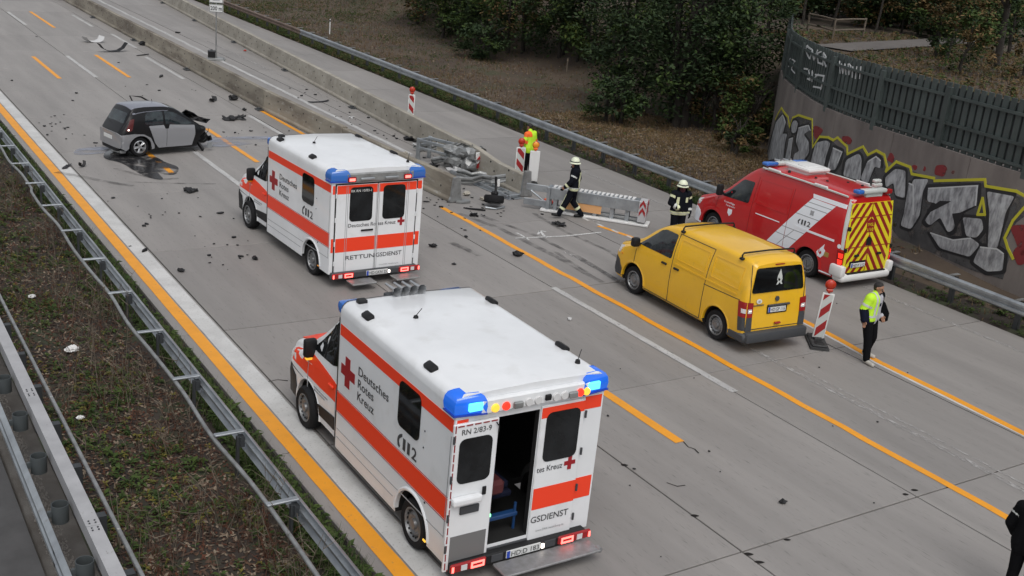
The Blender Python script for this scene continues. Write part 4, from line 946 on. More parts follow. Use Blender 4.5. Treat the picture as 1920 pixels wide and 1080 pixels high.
for sg in (-1, 1):
    f = ST.side(sg)
    B().patch(rpoly([(-.04, 1.255), (-.62, 1.74), (-.78, 1.80), (-1.27, 1.82), (-1.27, 1.27)], .06), f, .007, .12).build('side_window', M['glass2'], T, smooth=30)
    gaps(T, f, [((-1.33, 1.87), (-1.33, .3)), ((.0, 1.22), (.02, .78)), ((-1.36, 1.86), (-2.52, 1.87)), ((-2.52, 1.87), (-2.47, .3)), ((-.46, .3), (-2.47, .3)), ((-2.47, 1.09), (-3.62, 1.13))])
    for a, b_ in ((-1.45, -2.42), (-2.62, -3.52)):
        gaps(T, f, [((a, 1.76), (b_, 1.77)), ((a, 1.76), (a - .02, 1.32)), ((a - .02, 1.32), (b_, 1.32)), ((b_, 1.77), (b_, 1.32))], .018, M['yellow'], .010, 'pressed_panel_edge')
    B().patch(rrect(-3.5, 1.19, -1.42, 1.225, .015), f, .012, .2).build('sliding_rail', M['yellow'], T)
    for y in (-1.06, -1.50):
        p = f(y, 1.10, .0); B().box((p[0] - .035, y - .10, 1.085), (p[0] + .035, y + .08, 1.13), .012).build('door_handle', M['black'], T)
    px = XC + sg * .90
    mo = B().box((min(px, px + sg * .2), -.16, 1.20), (max(px, px + sg * .2), .0, 1.42), .05, seg=2).box((px - .06, -.1, 1.22), (px + .06, -.04, 1.28)).build('wing_mirror', M['black'], T, smooth=40)
    for y in (0, -3.0): arch_ring(T, M['yellow'], XC + sg * .885, y, .34, .42, .04, sg, 0, 180, .05)
    B().patch([(.90, .50), (.88, .72), (.74, .74), (.58, .68), (.46, .5), (.44, .32), (.86, .30)], f, .012).build('bumper_corner', M['dgrey'], T)
    B().patch([(-3.54, .46), (-3.58, .28), (-3.33, .27), (-3.40, .42), (-3.46, .50), (-3.79, .54), (-3.8, .3)], f, .012, .1) if False else None
    B().patch(rpoly([(.87, .8), (.78, .98), (.5, 1.04), (.62, .84)], .03), f, .01).build('headlight', M['lamp_clear'], T)
    B().patch(rrect(.50 - .03, .84, .50 + .04, .87, .01), f, .012).build('side_indicator', M['lens_amber'], T)
    lp = B().patch([(-3.60, 1.12), (-3.795, 1.12), (-3.795, .80), (-3.64, .80)], f, .014, .06).patch([(XC + sg * .805, 1.12), (XC + sg * .66, 1.10), (XC + sg * .67, .80), (XC + sg * .815, .80)], lambda x, z, o: (x, -3.80 + tl(-3.8, z) - o, z), .014, .1).build('tail_lamp', M['lamp_red_off'], T)
    B().patch([(XC + sg * .80, .98), (XC + sg * .70, .97), (XC + sg * .70, .89), (XC + sg * .80, .89)], lambda x, z, o: (x, -3.80 + tl(-3.8, z) - o, z), .02, .1).patch([(-3.70, .98), (-3.79, .98), (-3.79, .89), (-3.71, .89)], f, .02, .06).build('lamp_lens', M['lamp_clear'], lp)
    B().box((XC + sg * .74 - .04, -3.835, .90), (XC + sg * .74 + .04, -3.825, .94), .003).build('lit_bulb', M['lamp_white'], lp)
    B().patch([(-3.64, .795), (-3.795, .795), (-3.80, .52), (-3.66, .50)], f, .012, .06).patch([(XC + sg * .815, .795), (XC + sg * .67, .795), (XC + sg * .66, .50), (XC + sg * .83, .50)], lambda x, z, o: (x, -3.80 + tl(-3.8, z) - o, z), .012, .1).build('lamp_bracket', M['dgrey'], T)
tf = ST.top()
B().patch(rpoly([(XC - .64, .08), (XC - .56, -.74), (XC + .56, -.74), (XC + .64, .08)], .08), tf, .007).build('windscreen', M['glass2'], T, smooth=30)
gaps(T, tf, [((XC - .62, .78), (XC - .70, .2)), ((XC + .62, .78), (XC + .70, .2))], name='bonnet_gap')
rf = lambda x, z, o: (x, -3.80 + tl(-3.8, z) - o, z)
rw = B().patch(rpoly([(XC - .63, 1.82), (XC + .63, 1.82), (XC + .73, 1.30), (XC - .73, 1.30)], .07), rf, .008, .2).build('rear_window', M['glass'], T, smooth=30)
B().patch([(XC + .03, 1.77), (XC - .045, 1.62), (XC - .055, 1.53), (XC - .02, 1.53), (XC - .06, 1.46), (XC - .07, 1.435), (XC - .02, 1.45), (XC + .02, 1.49), (XC + .06, 1.445), (XC + .1, 1.45), (XC + .07, 1.5), (XC + .09, 1.56), (XC + .075, 1.64)], rf, .012).build('emblem', M['reflect_g'], rw)
B().patch([(XC - .02, 1.6), (XC - .03, 1.54), (XC + .01, 1.51), (XC + .04, 1.56), (XC + .015, 1.56)], rf, .014).build('emblem_detail', M['glass'], rw)
fine_print(rw, rf, XC - .36, 1.40, .035, .72, M['reflect_g']); fine_print(rw, rf, XC - .22, 1.36, .022, .45, M['dgrey'])
gaps(T, rf, [((XC - .76, 1.9), (XC - .76, .52)), ((XC + .76, 1.9), (XC + .76, .52)), ((XC - .76, .53), (XC + .76, .53))], name='tailgate_gap')
B().patch(rrect(XC - .13, 1.862, XC + .13, 1.885, .01), rf, .012).build('brake_light', M['red_d'], T)
B().patch(rrect(XC - .26, .83, XC + .30, 1.02, .02), rf, .004).build('plate_recess', M['black'], T)
B().box((XC - .24, -3.845, .99), (XC + .36, -3.80, 1.03), .01).build('plate_light_strip', M['dgrey'], T)
pl = B().patch(rrect(XC - .23, .86, XC + .26, .97, .01), rf, .012).build('number_plate', M['plate'], T)
B().patch([(XC - .225, .863), (XC - .18, .863), (XC - .18, .967), (XC - .225, .967)], rf, .014).build('country_band', M['plate_blue'], pl)
text('HD:GP 116', 'lettering', M['ink'], pl, rf, XC - .165, .88, .07, .40, .006, off=.016)
B().patch([(XC + .055 * math.cos(k * .5236), 1.14 + .055 * math.sin(k * .5236)) for k in range(12)], rf, .012).build('badge', M['dgrey'], T)
B().patch([(XC - .50 + .075 * math.cos(k * .5236), 1.12 + .05 * math.sin(k * .5236)) for k in range(12)], rf, .008).build('oval_sticker', M['plate'], T); B().patch(rrect(XC - .53, 1.10, XC - .47, 1.14, .01), rf, .011).build('sticker_print', M['greyseam'], T)
B().patch(rrect(XC - .66, 1.03, XC - .36, 1.045, .005), rf, .007).build('model_script', M['dgrey'], T)
B().box((XC - .03, -3.90, .60), (XC + .13, -3.845, .64), .012).build('tailgate_handle', M['lamp_red_off'], T)
B().box((-.01, -3.99, .26), (1.70, -3.70, .49), .05, seg=2).box((-.06, -3.93, .26), (.05, -3.36, .46), .04).box((1.64, -3.93, .26), (1.75, -3.36, .46), .04).build('rear_bumper', M['dgrey'], T, smooth=40)
B().box((XC - .74, .78, .25), (XC + .74, .97, .55), .07, seg=2).build('front_bumper', M['dgrey'], T, smooth=40)
B().box((XC - .5, .88, .68), (XC + .5, .96, .86), .03).build('grille', M['black'], T)
for y in (-1.38, -3.33):
    B().tube([(XC - .73, y, 1.90), (XC - .735, y, 2.0), (XC - .70, y, 2.045), (XC, y, 2.06), (XC + .70, y, 2.045), (XC + .735, y, 2.0), (XC + .73, y, 1.90)], .019, 8).box((XC - .77, y - .05, 1.90), (XC - .69, y + .05, 1.95), .01).box((XC + .69, y - .05, 1.90), (XC + .77, y + .05, 1.95), .01).build('roof_bar', M['black'], T, smooth=40)
B().box((.3, -3.5, .18), (1.39, .6, .34)).build('underbody', M['well'], T)
for y in (0, -3.0):
    for lf in (True, False): wheel(T, .10 if lf else 1.59, y, .335, .22, 'steel', lf, .05 if y == 0 else 0)

# ---------------------------------------------------------------- red fire van
T = thing('fire_van', 'tall red fire service van with a yellow and red chevron rear', 'van', (21.67, 22.017, 0), -.004)
XC = .86
tl = lambda y, z: (sstep(4.3, 4.72, -y)) * (.10 * (z - .9) if z > .9 else 0)
ST = Shell([(.92, .36, .56, .80, .52, .52, .44), (.86, .28, .75, .96, .76, .76, .64), (.70, .26, .90, 1.05, .88, .87, .74), (.42, .26, 1.02, 1.14, .915, .90, .76), (.10, .26, 1.16, 1.28, .92, .90, .76), (-.16, .26, 1.24, 1.42, .92, .90, .75), (-.55, .26, 1.28, 1.80, .92, .90, .70), (-.92, .26, 1.28, 2.12, .92, .90, .70), (-1.25, .26, 1.28, 2.32, .92, .90, .70), (-1.6, .26, 1.3, 2.40, .92, .905, .73), (-3.0, .26, 1.3, 2.42, .92, .91, .75), (-4.45, .26, 1.3, 2.40, .92, .91, .74), (-4.66, .28, 1.3, 2.36, .91, .90, .72), (-4.74, .30, 1.3, 2.32, .88, .87, .68)], XC, tl, .16)
body = ST.mesh().build('body', [M['red'], M['well']], T, smooth=40)
c = B()
for x in ((-.3, .34), (1.38, 2.05)):
    for y in (0, -3.62): c.cyl((x[0], y, .36), (x[1], y, .36), .45, n=40)
cut(body, c, M['well'])
for sg in (-1, 1):
    f = ST.side(sg)
    B().patch(rpoly([(-.20, 1.29), (-.76, 1.84), (-.86, 1.90), (-1.30, 1.93), (-1.26, 1.33)], .07), f, .007, .12).build('side_window', M['glass2'], T, smooth=30)
    gaps(T, f, [((-1.42, 2.1), (-1.38, .35)), ((-.1, 1.22), (-.05, .85)), ((-1.38, .35), (-.5, .33)), ((-2.75, 2.12), (-2.75, .4))], .014, M['red_d'])
    gaps(T, f, [((-1.5, 2.07), (-2.68, 2.09)), ((-1.5, 2.07), (-1.5, 1.42)), ((-1.5, 1.42), (-2.68, 1.42)), ((-2.68, 2.09), (-2.68, 1.42))], .02, M['red'], .010, 'pressed_panel_edge')
    ds = B().patch([(-3.38, 2.04), (-4.16, 2.03), (-2.95, .55), (-2.17, .55)], f, .004, .2).build('diagonal_band', M['silver_decal'], T)
    gaps(ds, f, [((-2.98, 1.55), (-3.77, 1.55)), ((-3.28, 1.92), (-4.07, 1.92)), ((-2.62, 1.10), (-3.40, 1.10)), ((-2.55, .57), (-3.05, 1.10)), ((-2.45, .88), (-3.2, .86)), ((-3.18, 1.80), (-3.97, 1.80))], .018, M['greyseam'], .006, 'band_joint')
    B().patch([(-3.36, 2.155), (-4.70, 2.155), (-4.70, 2.05), (-3.40, 2.05)], f, .0045, .2).build('top_band', M['silver_decal'], T)
    B().patch([(-1.6, 1.165), (-2.5, 1.165), (-2.5, 1.14), (-1.6, 1.14)], f, .006, .2).patch([(-3.05, 1.235), (-4.4, 1.235), (-4.4, 1.18), (-3.05, 1.18)], f, .010, .2).build('side_rail', M['silver_decal'] if sg < 0 else M['red_d'], T)
    B().patch([(-.5, .345), (-3.15, .345), (-3.15, .315), (-.5, .315)], f, .012, .2).patch([(-4.1, .345), (-4.5, .345), (-4.5, .315), (-4.1, .315)], f, .012, .2).build('sill_strip', M['silver_decal'], T)
    if sg < 0:
        g = lambda u, v, o: f(-u, v, o)
        [text(ch, 'lettering', M['ink'], T, g, u_, 1.31, .13, w__, .012, off=.010) for ch, u_, w__ in (('1', 3.23, .055), ('1', 3.33, .055), ('2', 3.43, .11))]
        B().patch([(3.15, 1.43), (3.19, 1.44), (3.17, 1.40), (3.14, 1.36), (3.17, 1.31), (3.13, 1.31), (3.105, 1.37)], g, .010).build('telephone_emblem', M['ink'], T)
        B().patch([(3.5 + .09 * math.cos(k * .785) * (1 if k % 2 else .6), 1.68 + .09 * math.sin(k * .785) * (1 if k % 2 else .6)) for k in range(8)], g, .008).build('print_emblem', M['greyseam'], T)
        text('Freiwillige', 'lettering', M['silver_decal'], T, g, .36, 1.14, .05, .42, .004, off=.008); text('Feuerwehr', 'lettering', M['silver_decal'], T, g, .46, 1.06, .05, .36, .004, off=.008)
        B().patch([(.56, 1.0), (.72, 1.0), (.72, .88), (.64, .80), (.56, .88)], g, .008).build('crest', M['silver_decal'], T)
        B().patch([(-.05 + 4.05, .88), (4.13, 1.04), (4.12, .93), (4.19, .88), (4.16, .76), (4.08, .67), (3.97, .68), (3.92, .78), (3.97, .86), (3.98, .78), (4.04, .73), (4.09, .79), (4.06, .86), (4.02, .80)], g, .009).build('flame_emblem', M['silver_decal'], T)
        B().patch(rrect(4.15, .74, 4.32, .86, .02), g, .008).build('gold_print', mat('gold_print', (.35, .22, .06), .4), T)
    B().patch([(-4.60 + .055 * math.cos(k * .5236), 1.12 + .055 * math.sin(k * .5236)) for k in range(12)], f, .012).build('round_sticker', M['silver_decal'], T)
    B().patch([(-4.60, 2.30), (-4.735, 2.30), (-4.735, 1.06), (-4.66, 1.06)], f, .008, .1).build('edge_marking', M['reflect_g'], T)
    lp = B().patch([(-4.57, 1.02), (-4.735, 1.02), (-4.735, .62), (-4.60, .62)], f, .016, .08).build('tail_lamp', M['lamp_red_off'], T)
    for z in (.96, .80): B().patch([(-4.62, z), (-4.735, z), (-4.735, z - .12), (-4.64, z - .12)], f, .022, .08).build('lit_ring', M['lamp_red'], lp)
    px = XC + sg * .93
    B().box((min(px, px + sg * .2), -.30, 1.30), (max(px, px + sg * .2), -.16, 1.62), .05, seg=2).box((px - .06, -.26, 1.32), (px + .06, -.2, 1.38)).build('wing_mirror', M['black'], T, smooth=40)
    for y in (0, -3.62): arch_ring(T, M['red'], XC + sg * .915, y, .36, .45, .04, sg, 0, 180, .09)
    B().patch([(.88, .42), (.86, .72), (.70, .74), (.55, .66), (.47, .5), (.47, .30), (.84, .32)], f, .012).build('bumper_corner', M['silver_decal'], T)
    B().patch(rpoly([(.86, .78), (.78, .95), (.5, 1.02), (.62, .82)], .03), f, .01).build('headlight', M['lamp_clear'], T)
    B().tube([(XC + sg * .76, -1.45, 2.37), (XC + sg * .79, -3.0, 2.385), (XC + sg * .78, -4.45, 2.36)], .03, 6).build('roof_rail', M['reflect_g'], T, smooth=40)
    for y in (-1.9, -3.55): B().box((XC + sg * .79 - .03, y - .22, 2.38), (XC + sg * .79 + .03, y + .22, 2.44), .015).build('side_lamp', M['bwhite'], T)
tf = ST.top()
B().patch(rpoly([(XC - .68, .02), (XC - .60, -.86), (XC + .60, -.86), (XC + .68, .02)], .08), tf, .007).build('windscreen', M['glass2'], T, smooth=30)
rf = lambda x, z, o: (x, -4.74 + tl(-4.74, z) - o, z)
# chevron doors: yellow ground with red bars
Z0, Z1 = .42, 2.22
HWD = lambda z: .845 - .085 * sstep(1.3, 2.3, z)
dr = B().patch([(XC - HWD(Z0), Z0), (XC + HWD(Z0), Z0), (XC + HWD(1.3), 1.3), (XC + HWD(Z1), Z1), (XC - HWD(Z1), Z1), (XC - HWD(1.3), 1.3)], rf, .008, .15).build('rear_door', M['limefilm'], T)
q = B()
def clip(poly, a, b_, c_):
    out = []
    for i, p in enumerate(poly):
        n_ = poly[(i + 1) % len(poly)]; fp = a * p[0] + b_ * p[1] - c_; fn_ = a * n_[0] + b_ * n_[1] - c_
        if fp <= 0: out.append(p)
        if fp * fn_ < 0: t = fp / (fp - fn_); out.append((p[0] + (n_[0] - p[0]) * t, p[1] + (n_[1] - p[1]) * t))
    return out
for k in range(-1, 11):
    for sg in (-1, 1):
        zc = .30 + k * .32; sl_ = 1.25
        poly = [(0, zc), (0, zc + .15), (1.0, zc + .15 - sl_), (1.0, zc - sl_)]
        poly = clip(clip(clip(poly, 1, 0, .75), 0, -1, -Z0 - .01), 0, 1, Z1 - .01)
        if len(poly) > 2: q.patch([(XC + sg * x, z) for x, z in poly], rf, .011, .2)
q.build('chevron_bar', M['red_d'], dr)
gaps(dr, rf, [((XC - .77, 1.86), (XC + .77, 1.86)), ((XC - .82, 1.10), (XC + .82, 1.10)), ((XC, 2.2), (XC, .45))], .022, M['red_d'], .013, 'door_gap')
B().patch([(XC - .10, 1.12), (XC + .10, 1.12), (XC + .10, 1.28), (XC + .05, 1.34), (XC - .05, 1.34), (XC - .10, 1.28)], rf, .016).build('door_handle', M['black'], dr)
B().patch([(XC - .14, 1.46), (XC + .14, 1.46), (XC + .14, 1.74), (XC, 1.82), (XC - .14, 1.74)], rf, .013).build('inscription_field', M['red_d'], dr)
text('WSL', 'lettering', M['limefilm'], dr, rf, XC - .11, 1.62, .08, .22, .006, off=.017); text('1/10', 'lettering', M['limefilm'], dr, rf, XC - .11, 1.49, .08, .22, .006, off=.017)
for sg in (-1, 1):
    hb = B()
    for z in (.5, 1.0, 1.56): hb.box((XC + sg * .855 - .03, -4.79, z), (XC + sg * .855 + .03, -4.70, z + .1), .012)
    hb.build('hinge', M['black'], dr)
B().box((XC - .5, -4.80, .86), (XC - .34, -4.75, .92), .015).box((XC + .34, -4.80, .86), (XC + .5, -4.75, .92), .015).build('pull_handle', M['black'], dr)
B().patch(rrect(XC - .62, .60, XC - .02, .74, .02), rf, .014).build('plate_recess', M['black'], dr)
pl = B().box((XC - .57, -4.785, .58), (XC - .05, -4.76, .69), .004).build('number_plate', M['plate'], T)
pf = lambda x, z, o: (x, -4.785 - o, z)
B().patch([(XC - .565, .583), (XC - .52, .583), (XC - .52, .687), (XC - .565, .687)], pf, .002).build('country_band', M['plate_blue'], pl); text('HD:F 112', 'lettering', M['ink'], pl, pf, XC - .50, .60, .07, .42, .006, off=.004)
B().box((XC - .93, -4.87, .22), (XC + .93, -4.50, .44), .09, seg=3).build('rear_bumper', M['bwhite'], T, smooth=40); B().box((XC - .72, -4.84, .42), (XC + .72, -4.76, .455), .01).build('bumper_tread', M['black'], T)
for sg in (-1, 1): B().box((XC + sg * .90 - .10, -4.86, .36), (XC + sg * .90 + .10, -4.45, .66), .06, seg=2).build('bumper_end', M['bwhite'], T, smooth=40)
B().box((XC - .78, .76, .26), (XC + .78, .95, .56), .07, seg=2).build('front_bumper', M['bwhite'], T, smooth=40)
B().box((XC - .5, .86, .66), (XC + .5, .94, .86), .03).build('grille', M['black'], T)
lb = B().box((XC - .45, -4.66, 2.46), (XC + .40, -4.46, 2.56), .03, seg=2).box((XC - .3, -4.6, 2.36), (XC + .3, -4.5, 2.47)).build('light_bar', M['reflect_g'], T, smooth=40)
B().box((XC - .67, -4.66, 2.46), (XC - .45, -4.46, 2.56), .03, seg=2).build('blue_lens', M['blue_off'], lb, smooth=40)
B().box((XC + .40, -4.62, 2.40), (XC + .66, -4.50, 2.52), .02).build('red_lens', M['lamp_red_off'], lb)
lb = B().box((XC - .35, -1.60, 2.44), (XC + .35, -1.38, 2.53), .03, seg=2).build('light_bar', M['reflect_g'], T, smooth=40)
for sg in (-1, 1): B().box((XC + sg * .56 - .22, -1.60, 2.44), (XC + sg * .56 + .22, -1.38, 2.54), .04, seg=2).build('blue_lens', M['blue_off'], lb, smooth=40)
for x in (XC + .1, XC + .42): B().lathe([(.09, -.12), (.08, -.1), (.04, 0), (.03, .14)], (x, -1.15, 2.46), 'y', 14).box((x - .02, -1.2, 2.3), (x + .02, -1.1, 2.45)).build('horn', M['alloy'], T, smooth=40)
B().box((XC - .42, -2.75, 2.50), (XC + .42, -1.85, 2.62), .06, seg=2).box((XC - .36, -2.65, 2.41), (XC + .36, -1.95, 2.52), .02).box((XC - .30, -2.60, 2.61), (XC + .30, -2.2, 2.645), .015).build('roof_ventilator', M['bwhite'], T, smooth=40)
q = B()
for x, y in ((XC - .35, -2.95), (XC - .3, -3.3), (XC + .2, -3.55), (XC - .55, -2.2), (XC + .35, -3.9)): q.cyl((x, y, 2.42), (x, y, 2.47), .045, .03)
q.build('roof_stud', M['black'], T)
B().cyl((XC + .62, -4.1, 2.36), (XC + .62, -4.1, 2.50), .03).box((XC + .46, -4.2, 2.47), (XC + .76, -4.08, 2.56), .02).box((XC + .48, -4.18, 2.58), (XC + .72, -4.06, 2.66), .02).build('work_light', M['reflect_g'], T)
B().box((.32, -4.4, .2), (1.4, .6, .36)).build('underbody', M['well'], T)
for y in (0, -3.62):
    for lf in (True, False): wheel(T, .11 if lf else 1.61, y, .36, .23, 'steel', lf)

# ---------------------------------------------------------------- wrecked small car (origin under its right rear wheel)
T = thing('wrecked_car', 'silver and black small car with its front end torn off standing across the lane', 'car', (8.79, 34.10, 0), -rad(78))
XC = -.68
HW = .70
tl = lambda y, z: sstep(.25, -.45, y) * 0 + (sstep(-.05, -.5, y) if False else max(0, min(1, (-.05 - y) / .4))) * .30 * max(0, z - .75)
def jit(p):
    if p.y > 1.95:
        a = min(1, (p.y - 1.95) / .4); return p + V((MN.noise(p * 3.1), MN.noise(p * 3.1 + V((9, 0, 0))) * 1.3, MN.noise(p * 3.1 + V((0, 7, 0))))) * .16 * a
    return p
SM = Shell([(-.66, .36, .56, .70, .56, .54, .46), (-.60, .28, .66, .86, .66, .64, .54), (-.52, .24, .80, 1.06, .70, .68, .55), (-.40, .22, .92, 1.36, .71, .69, .54), (-.22, .2, .95, 1.47, .715, .69, .54), (.3, .19, .95, 1.51, .72, .69, .55), (.8, .19, .95, 1.50, .72, .69, .55), (1.2, .19, .95, 1.43, .72, .69, .54), (1.6, .19, .93, 1.2, .72, .68, .53), (1.95, .2, .86, .95, .715, .66, .54), (2.25, .24, .62, .76, .66, .58, .46), (2.45, .3, .46, .56, .52, .48, .38)], XC, tl, .11)
body = SM.mesh(.05, jit).build('body', [M['tridion'], M['well']], T, smooth=35)
c = B()
for x in ((-1.75, -1.08), (-.28, .4)):
    c.cyl((x[0], 0, .29), (x[1], 0, .29), .36, n=36); c.cyl((x[0], 2.3, .25), (x[1], 2.3, .25), .36, n=36)
cut(body, c, M['well'])
tf = SM.top(); f = SM.side(1)
B().patch(rpoly([(XC - .60, -.30), (XC + .60, -.30), (XC + .58, 1.05), (XC - .58, 1.05)], .08), tf, .006, .1).build('roof_panel', M['roofgrey'], T, smooth=30)
B().patch(rpoly([(XC - .50, 1.05), (XC + .50, 1.05), (XC + .58, 1.86), (XC - .58, 1.86)], .06), tf, .006).build('windscreen', M['glass3'], T, smooth=30)
for sg in (-1, 1):
    f = SM.side(sg)
    B().patch(rpoly([(.18, .97), (.20, 1.24), (.28, 1.35), (.79, 1.37), (.79, .97)], .05), f, .006, .1).build('rear_side_window', M['glass3'], T, smooth=30)
    B().patch(rpoly([(.86, .97), (.86, 1.37), (1.18, 1.31), (1.56, 1.1), (1.8, .93), (1.6, .92)], .04), f, .006, .1).build('front_side_window', M['glass3'], T, smooth=30)
    B().patch(rpoly([(.30, .94), (.80, .95), (.84, .83), (.96, .83), (1.0, .95), (1.86, .88), (1.86, .6), (1.74, .25), (.60, .25), (.48, .42)], .03), f, .016, .12).build('door_panel', M['silver'], T, smooth=30)
    gaps(T, f, [((.89, .83), (.87, .27))], .012, M['dgrey'], .019)
    B().patch([(-.58, .70), (-.42, .72), (-.2, .73), (.12, .70), (.34, .58), (.46, .34), (.46, .24), (.37, .22)] + [(.375 * math.cos(rad(a)), .29 + .375 * math.sin(rad(a))) for a in range(0, 190, 15)] + [(-.46, .22), (-.60, .30), (-.64, .5)], f, .02, .1).build('rear_wing', M['silver'], T, smooth=30)
    B().patch(rpoly([(-.20, 1.18), (-.38, 1.16), (-.48, .84), (-.34, .80), (-.26, .85)], .04), f, .012, .08).build('tail_lamp', mat('smoked_red_lens', (.09, .012, .012), .3), T)
    B().patch(rrect(-.42, .84, -.37, .88, .015), f, .02, .08).build('lamp_lens', M['lamp_white'] if sg > 0 else M['lamp_clear'], T)
    arch_ring(T, M['silver'], XC + sg * .71, 0, .29, .37, .04, sg, 0, 180, .03)
bf = lambda x, z, o: (x, -.665 - o * 1 + (abs(x - XC) / HW) ** 4 * .07, z)
B().patch(rpoly([(XC - .72, .70), (XC - .5, .76), (XC + .5, .76), (XC + .72, .70), (XC + .70, .30), (XC - .70, .30)], .05), bf, .03, .1).build('rear_bumper', M['silver'], T, smooth=40)
B().patch(rrect(XC - .26, .52, XC + .26, .63, .01), bf, .044, .1).build('plate_recess', M['plate'], T)
B().patch([(XC - .6, .30), (XC + .6, .30), (XC + .5, .18), (XC - .5, .18)], bf, .0, .2).build('diffuser', M['black'], T)
tg = lambda x, z, o: (x, -.55 - o + .40 * (z - .72) + (abs(x - XC) / HW) ** 4 * .05 + (z > 1.1) * (z - 1.1) * .18, z)
wn = B().patch(rpoly([(XC - .47, 1.34), (XC + .47, 1.34), (XC + .56, .84), (XC - .56, .84)], .08), tg, .03, .1).build('rear_window', M['glass3'], T, smooth=30)
B().patch([(XC - .62, .84), (XC + .62, .84), (XC + .56, .70), (XC - .56, .70)], tg, .028, .12).build('tailgate', M['tridion'], T, smooth=30)
B().cyl(tg(XC + .05, .92, .045), tg(XC + .05, .92, .02), .03).tube([tg(XC + .05, .92, .05), tg(XC - .30, .98, .05)], .012, 6).build('wiper', M['black'], wn)
# far door standing open, aerial
far = SM.side(-1)
B().tube([(XC - 1.12, .88, .95), (XC - 1.36, .70, 1.50), (XC - 1.22, 1.02, 1.47), (XC - .95, 1.5, 1.16)], .026, 6).box((XC - 1.0, .80, .3), (XC - .95, 1.55, .9), .02, mtx=Matrix.Translation(V((.12, 0, 0)))).build('open_door', M['tridion'], T)
B().cyl((XC - .1, .85, 1.45), (XC - .1, .80, 1.62), .008, n=6).cyl((XC - .1, .85, 1.44), (XC - .1, .85, 1.47), .03).build('aerial', M['black'], T)
B().box((XC - .5, 1.0, .95), (XC - .2, 1.12, 1.0)) if False else None
# bent bonnet edge, crushed structure and hanging wires
q = B(); mt = Matrix.Translation(V((XC - .02, 2.12, 1.0))) @ Matrix.Rotation(-.45, 4, 'X') @ Matrix.Rotation(-.25, 4, 'Y'); q.box((-.62, -.4, -.012), (.5, .42, .012), 0, 0, mt)
bo = q.build('bent_bonnet', M['tridion'], T)
t_ = bmesh.new(); t_.from_mesh(bo.data); bmesh.ops.subdivide_edges(t_, edges=t_.edges[:], cuts=4, use_grid_fill=True)
for v in t_.verts: v.co += V((0, 0, MN.noise(v.co * 4) * .12))
t_.to_mesh(bo.data); t_.free()
for k in range(16):
    b = B(); p = V((XC + R.uniform(-.65, .68), R.uniform(2.0, 2.55), R.uniform(.12, .66))); mt = Matrix.Translation(p) @ Matrix.Rotation(R.uniform(-1.5, 1.5), 4, 'X') @ Matrix.Rotation(R.uniform(-1.5, 1.5), 4, 'Z')
    if k % 3 == 0: b.tube([mt @ V((0, 0, 0)), mt @ V((.1, .1, .05)), mt @ V((.05, .28, -.05)), mt @ V((-.1, .32, -.12))], .012, 5)
    else: b.box((-.12, -.09, -.03), (R.uniform(.05, .2), R.uniform(.05, .14), .03), .01, 0, mt)
    b.build(['torn_hose', 'crushed_frame', 'broken_duct'][k % 3], [M['black'], M['scrap'], M['tridion']][k % 3], T)
B().box((.02, 2.30, .10), (.06, 2.46, .30), .01).box((-.1, 2.44, .16), (.04, 2.50, .22), .01).build('broken_bracket', M['zinc'], T)
B().tube([(-.1, -.40, .22), (-.2, -.62, .16), (-.5, -.66, .15), (-.62, -.5, .14)], .03, 6).box((-.3, -.6, .12), (-.05, -.42, .22), .02).build('hanging_exhaust', M['zinc_dull'], T)
B().box((-1.2, -.40, .14), (-.2, 1.95, .26)).build('underbody', M['well'], T)
for x, lf in ((-.09, False), (-1.27, True)): wheel(T, x, 0, .305, .19, 'alloy', lf)
# ================================================================ PEOPLE
def caps(b, p, q, r1, r2, n=12, flat=None):
    """tapered capsule"""
    p = V(p); q = V(q); d = (q - p); L = d.length; d = d / L if L > 1e-6 else V((0, 0, 1)); a = d.orthogonal().normalized(); c = d.cross(a); vs = []
    rows = [(-math.cos(rad(k * 30)) * r1, math.sin(rad(k * 30)) * r1) for k in range(0, 4)] + [(L + math.cos(rad(90 - k * 30)) * 0 + math.sin(rad(k * 30)) * r2, math.cos(rad(k * 30)) * r2) for k in range(0, 4)]
    for h, r_ in rows:
        for k in range(n): t = 2 * math.pi * k / n; vs.append(p + d * h + (a * math.cos(t) + c * math.sin(t)) * max(r_, 1e-4))
    K = len(rows); b.add(vs, [(i * n + k, i * n + (k + 1) % n, (i + 1) * n + (k + 1) % n, (i + 1) * n + k) for i in range(K - 1) for k in range(n)] + [tuple(range(n - 1, -1, -1)), tuple(range((K - 1) * n, K * n))])
def ell(b, c, r, n=14):
    vs = []; K = 9
    for i in range(K):
        t = math.pi * i / (K - 1) * .998 + .001
        for k in range(n): s = 2 * math.pi * k / n; vs.append((c[0] + r[0] * math.sin(t) * math.cos(s), c[1] + r[1] * math.sin(t) * math.sin(s), c[2] - r[2] * math.cos(t)))
    b.add(vs, [(i * n + k, i * n + (k + 1) % n, (i + 1) * n + (k + 1) % n, (i + 1) * n + k) for i in range(K - 1) for k in range(n)] + [tuple(range(n - 1, -1, -1)), tuple(range((K - 1) * n, K * n))])
def merge(b, name, mats, par, vox, it=4):
    """one continuous skin over overlapping limbs"""
    o = b.build(name, mats, par)
    md = o.modifiers.new('r', 'REMESH'); md.mode = 'VOXEL'; md.voxel_size = vox
    sm = o.modifiers.new('s', 'SMOOTH'); sm.iterations = it; sm.factor = .5
    bake(o); o.data.polygons.foreach_set('use_smooth', [True] * len(o.data.polygons)); return o
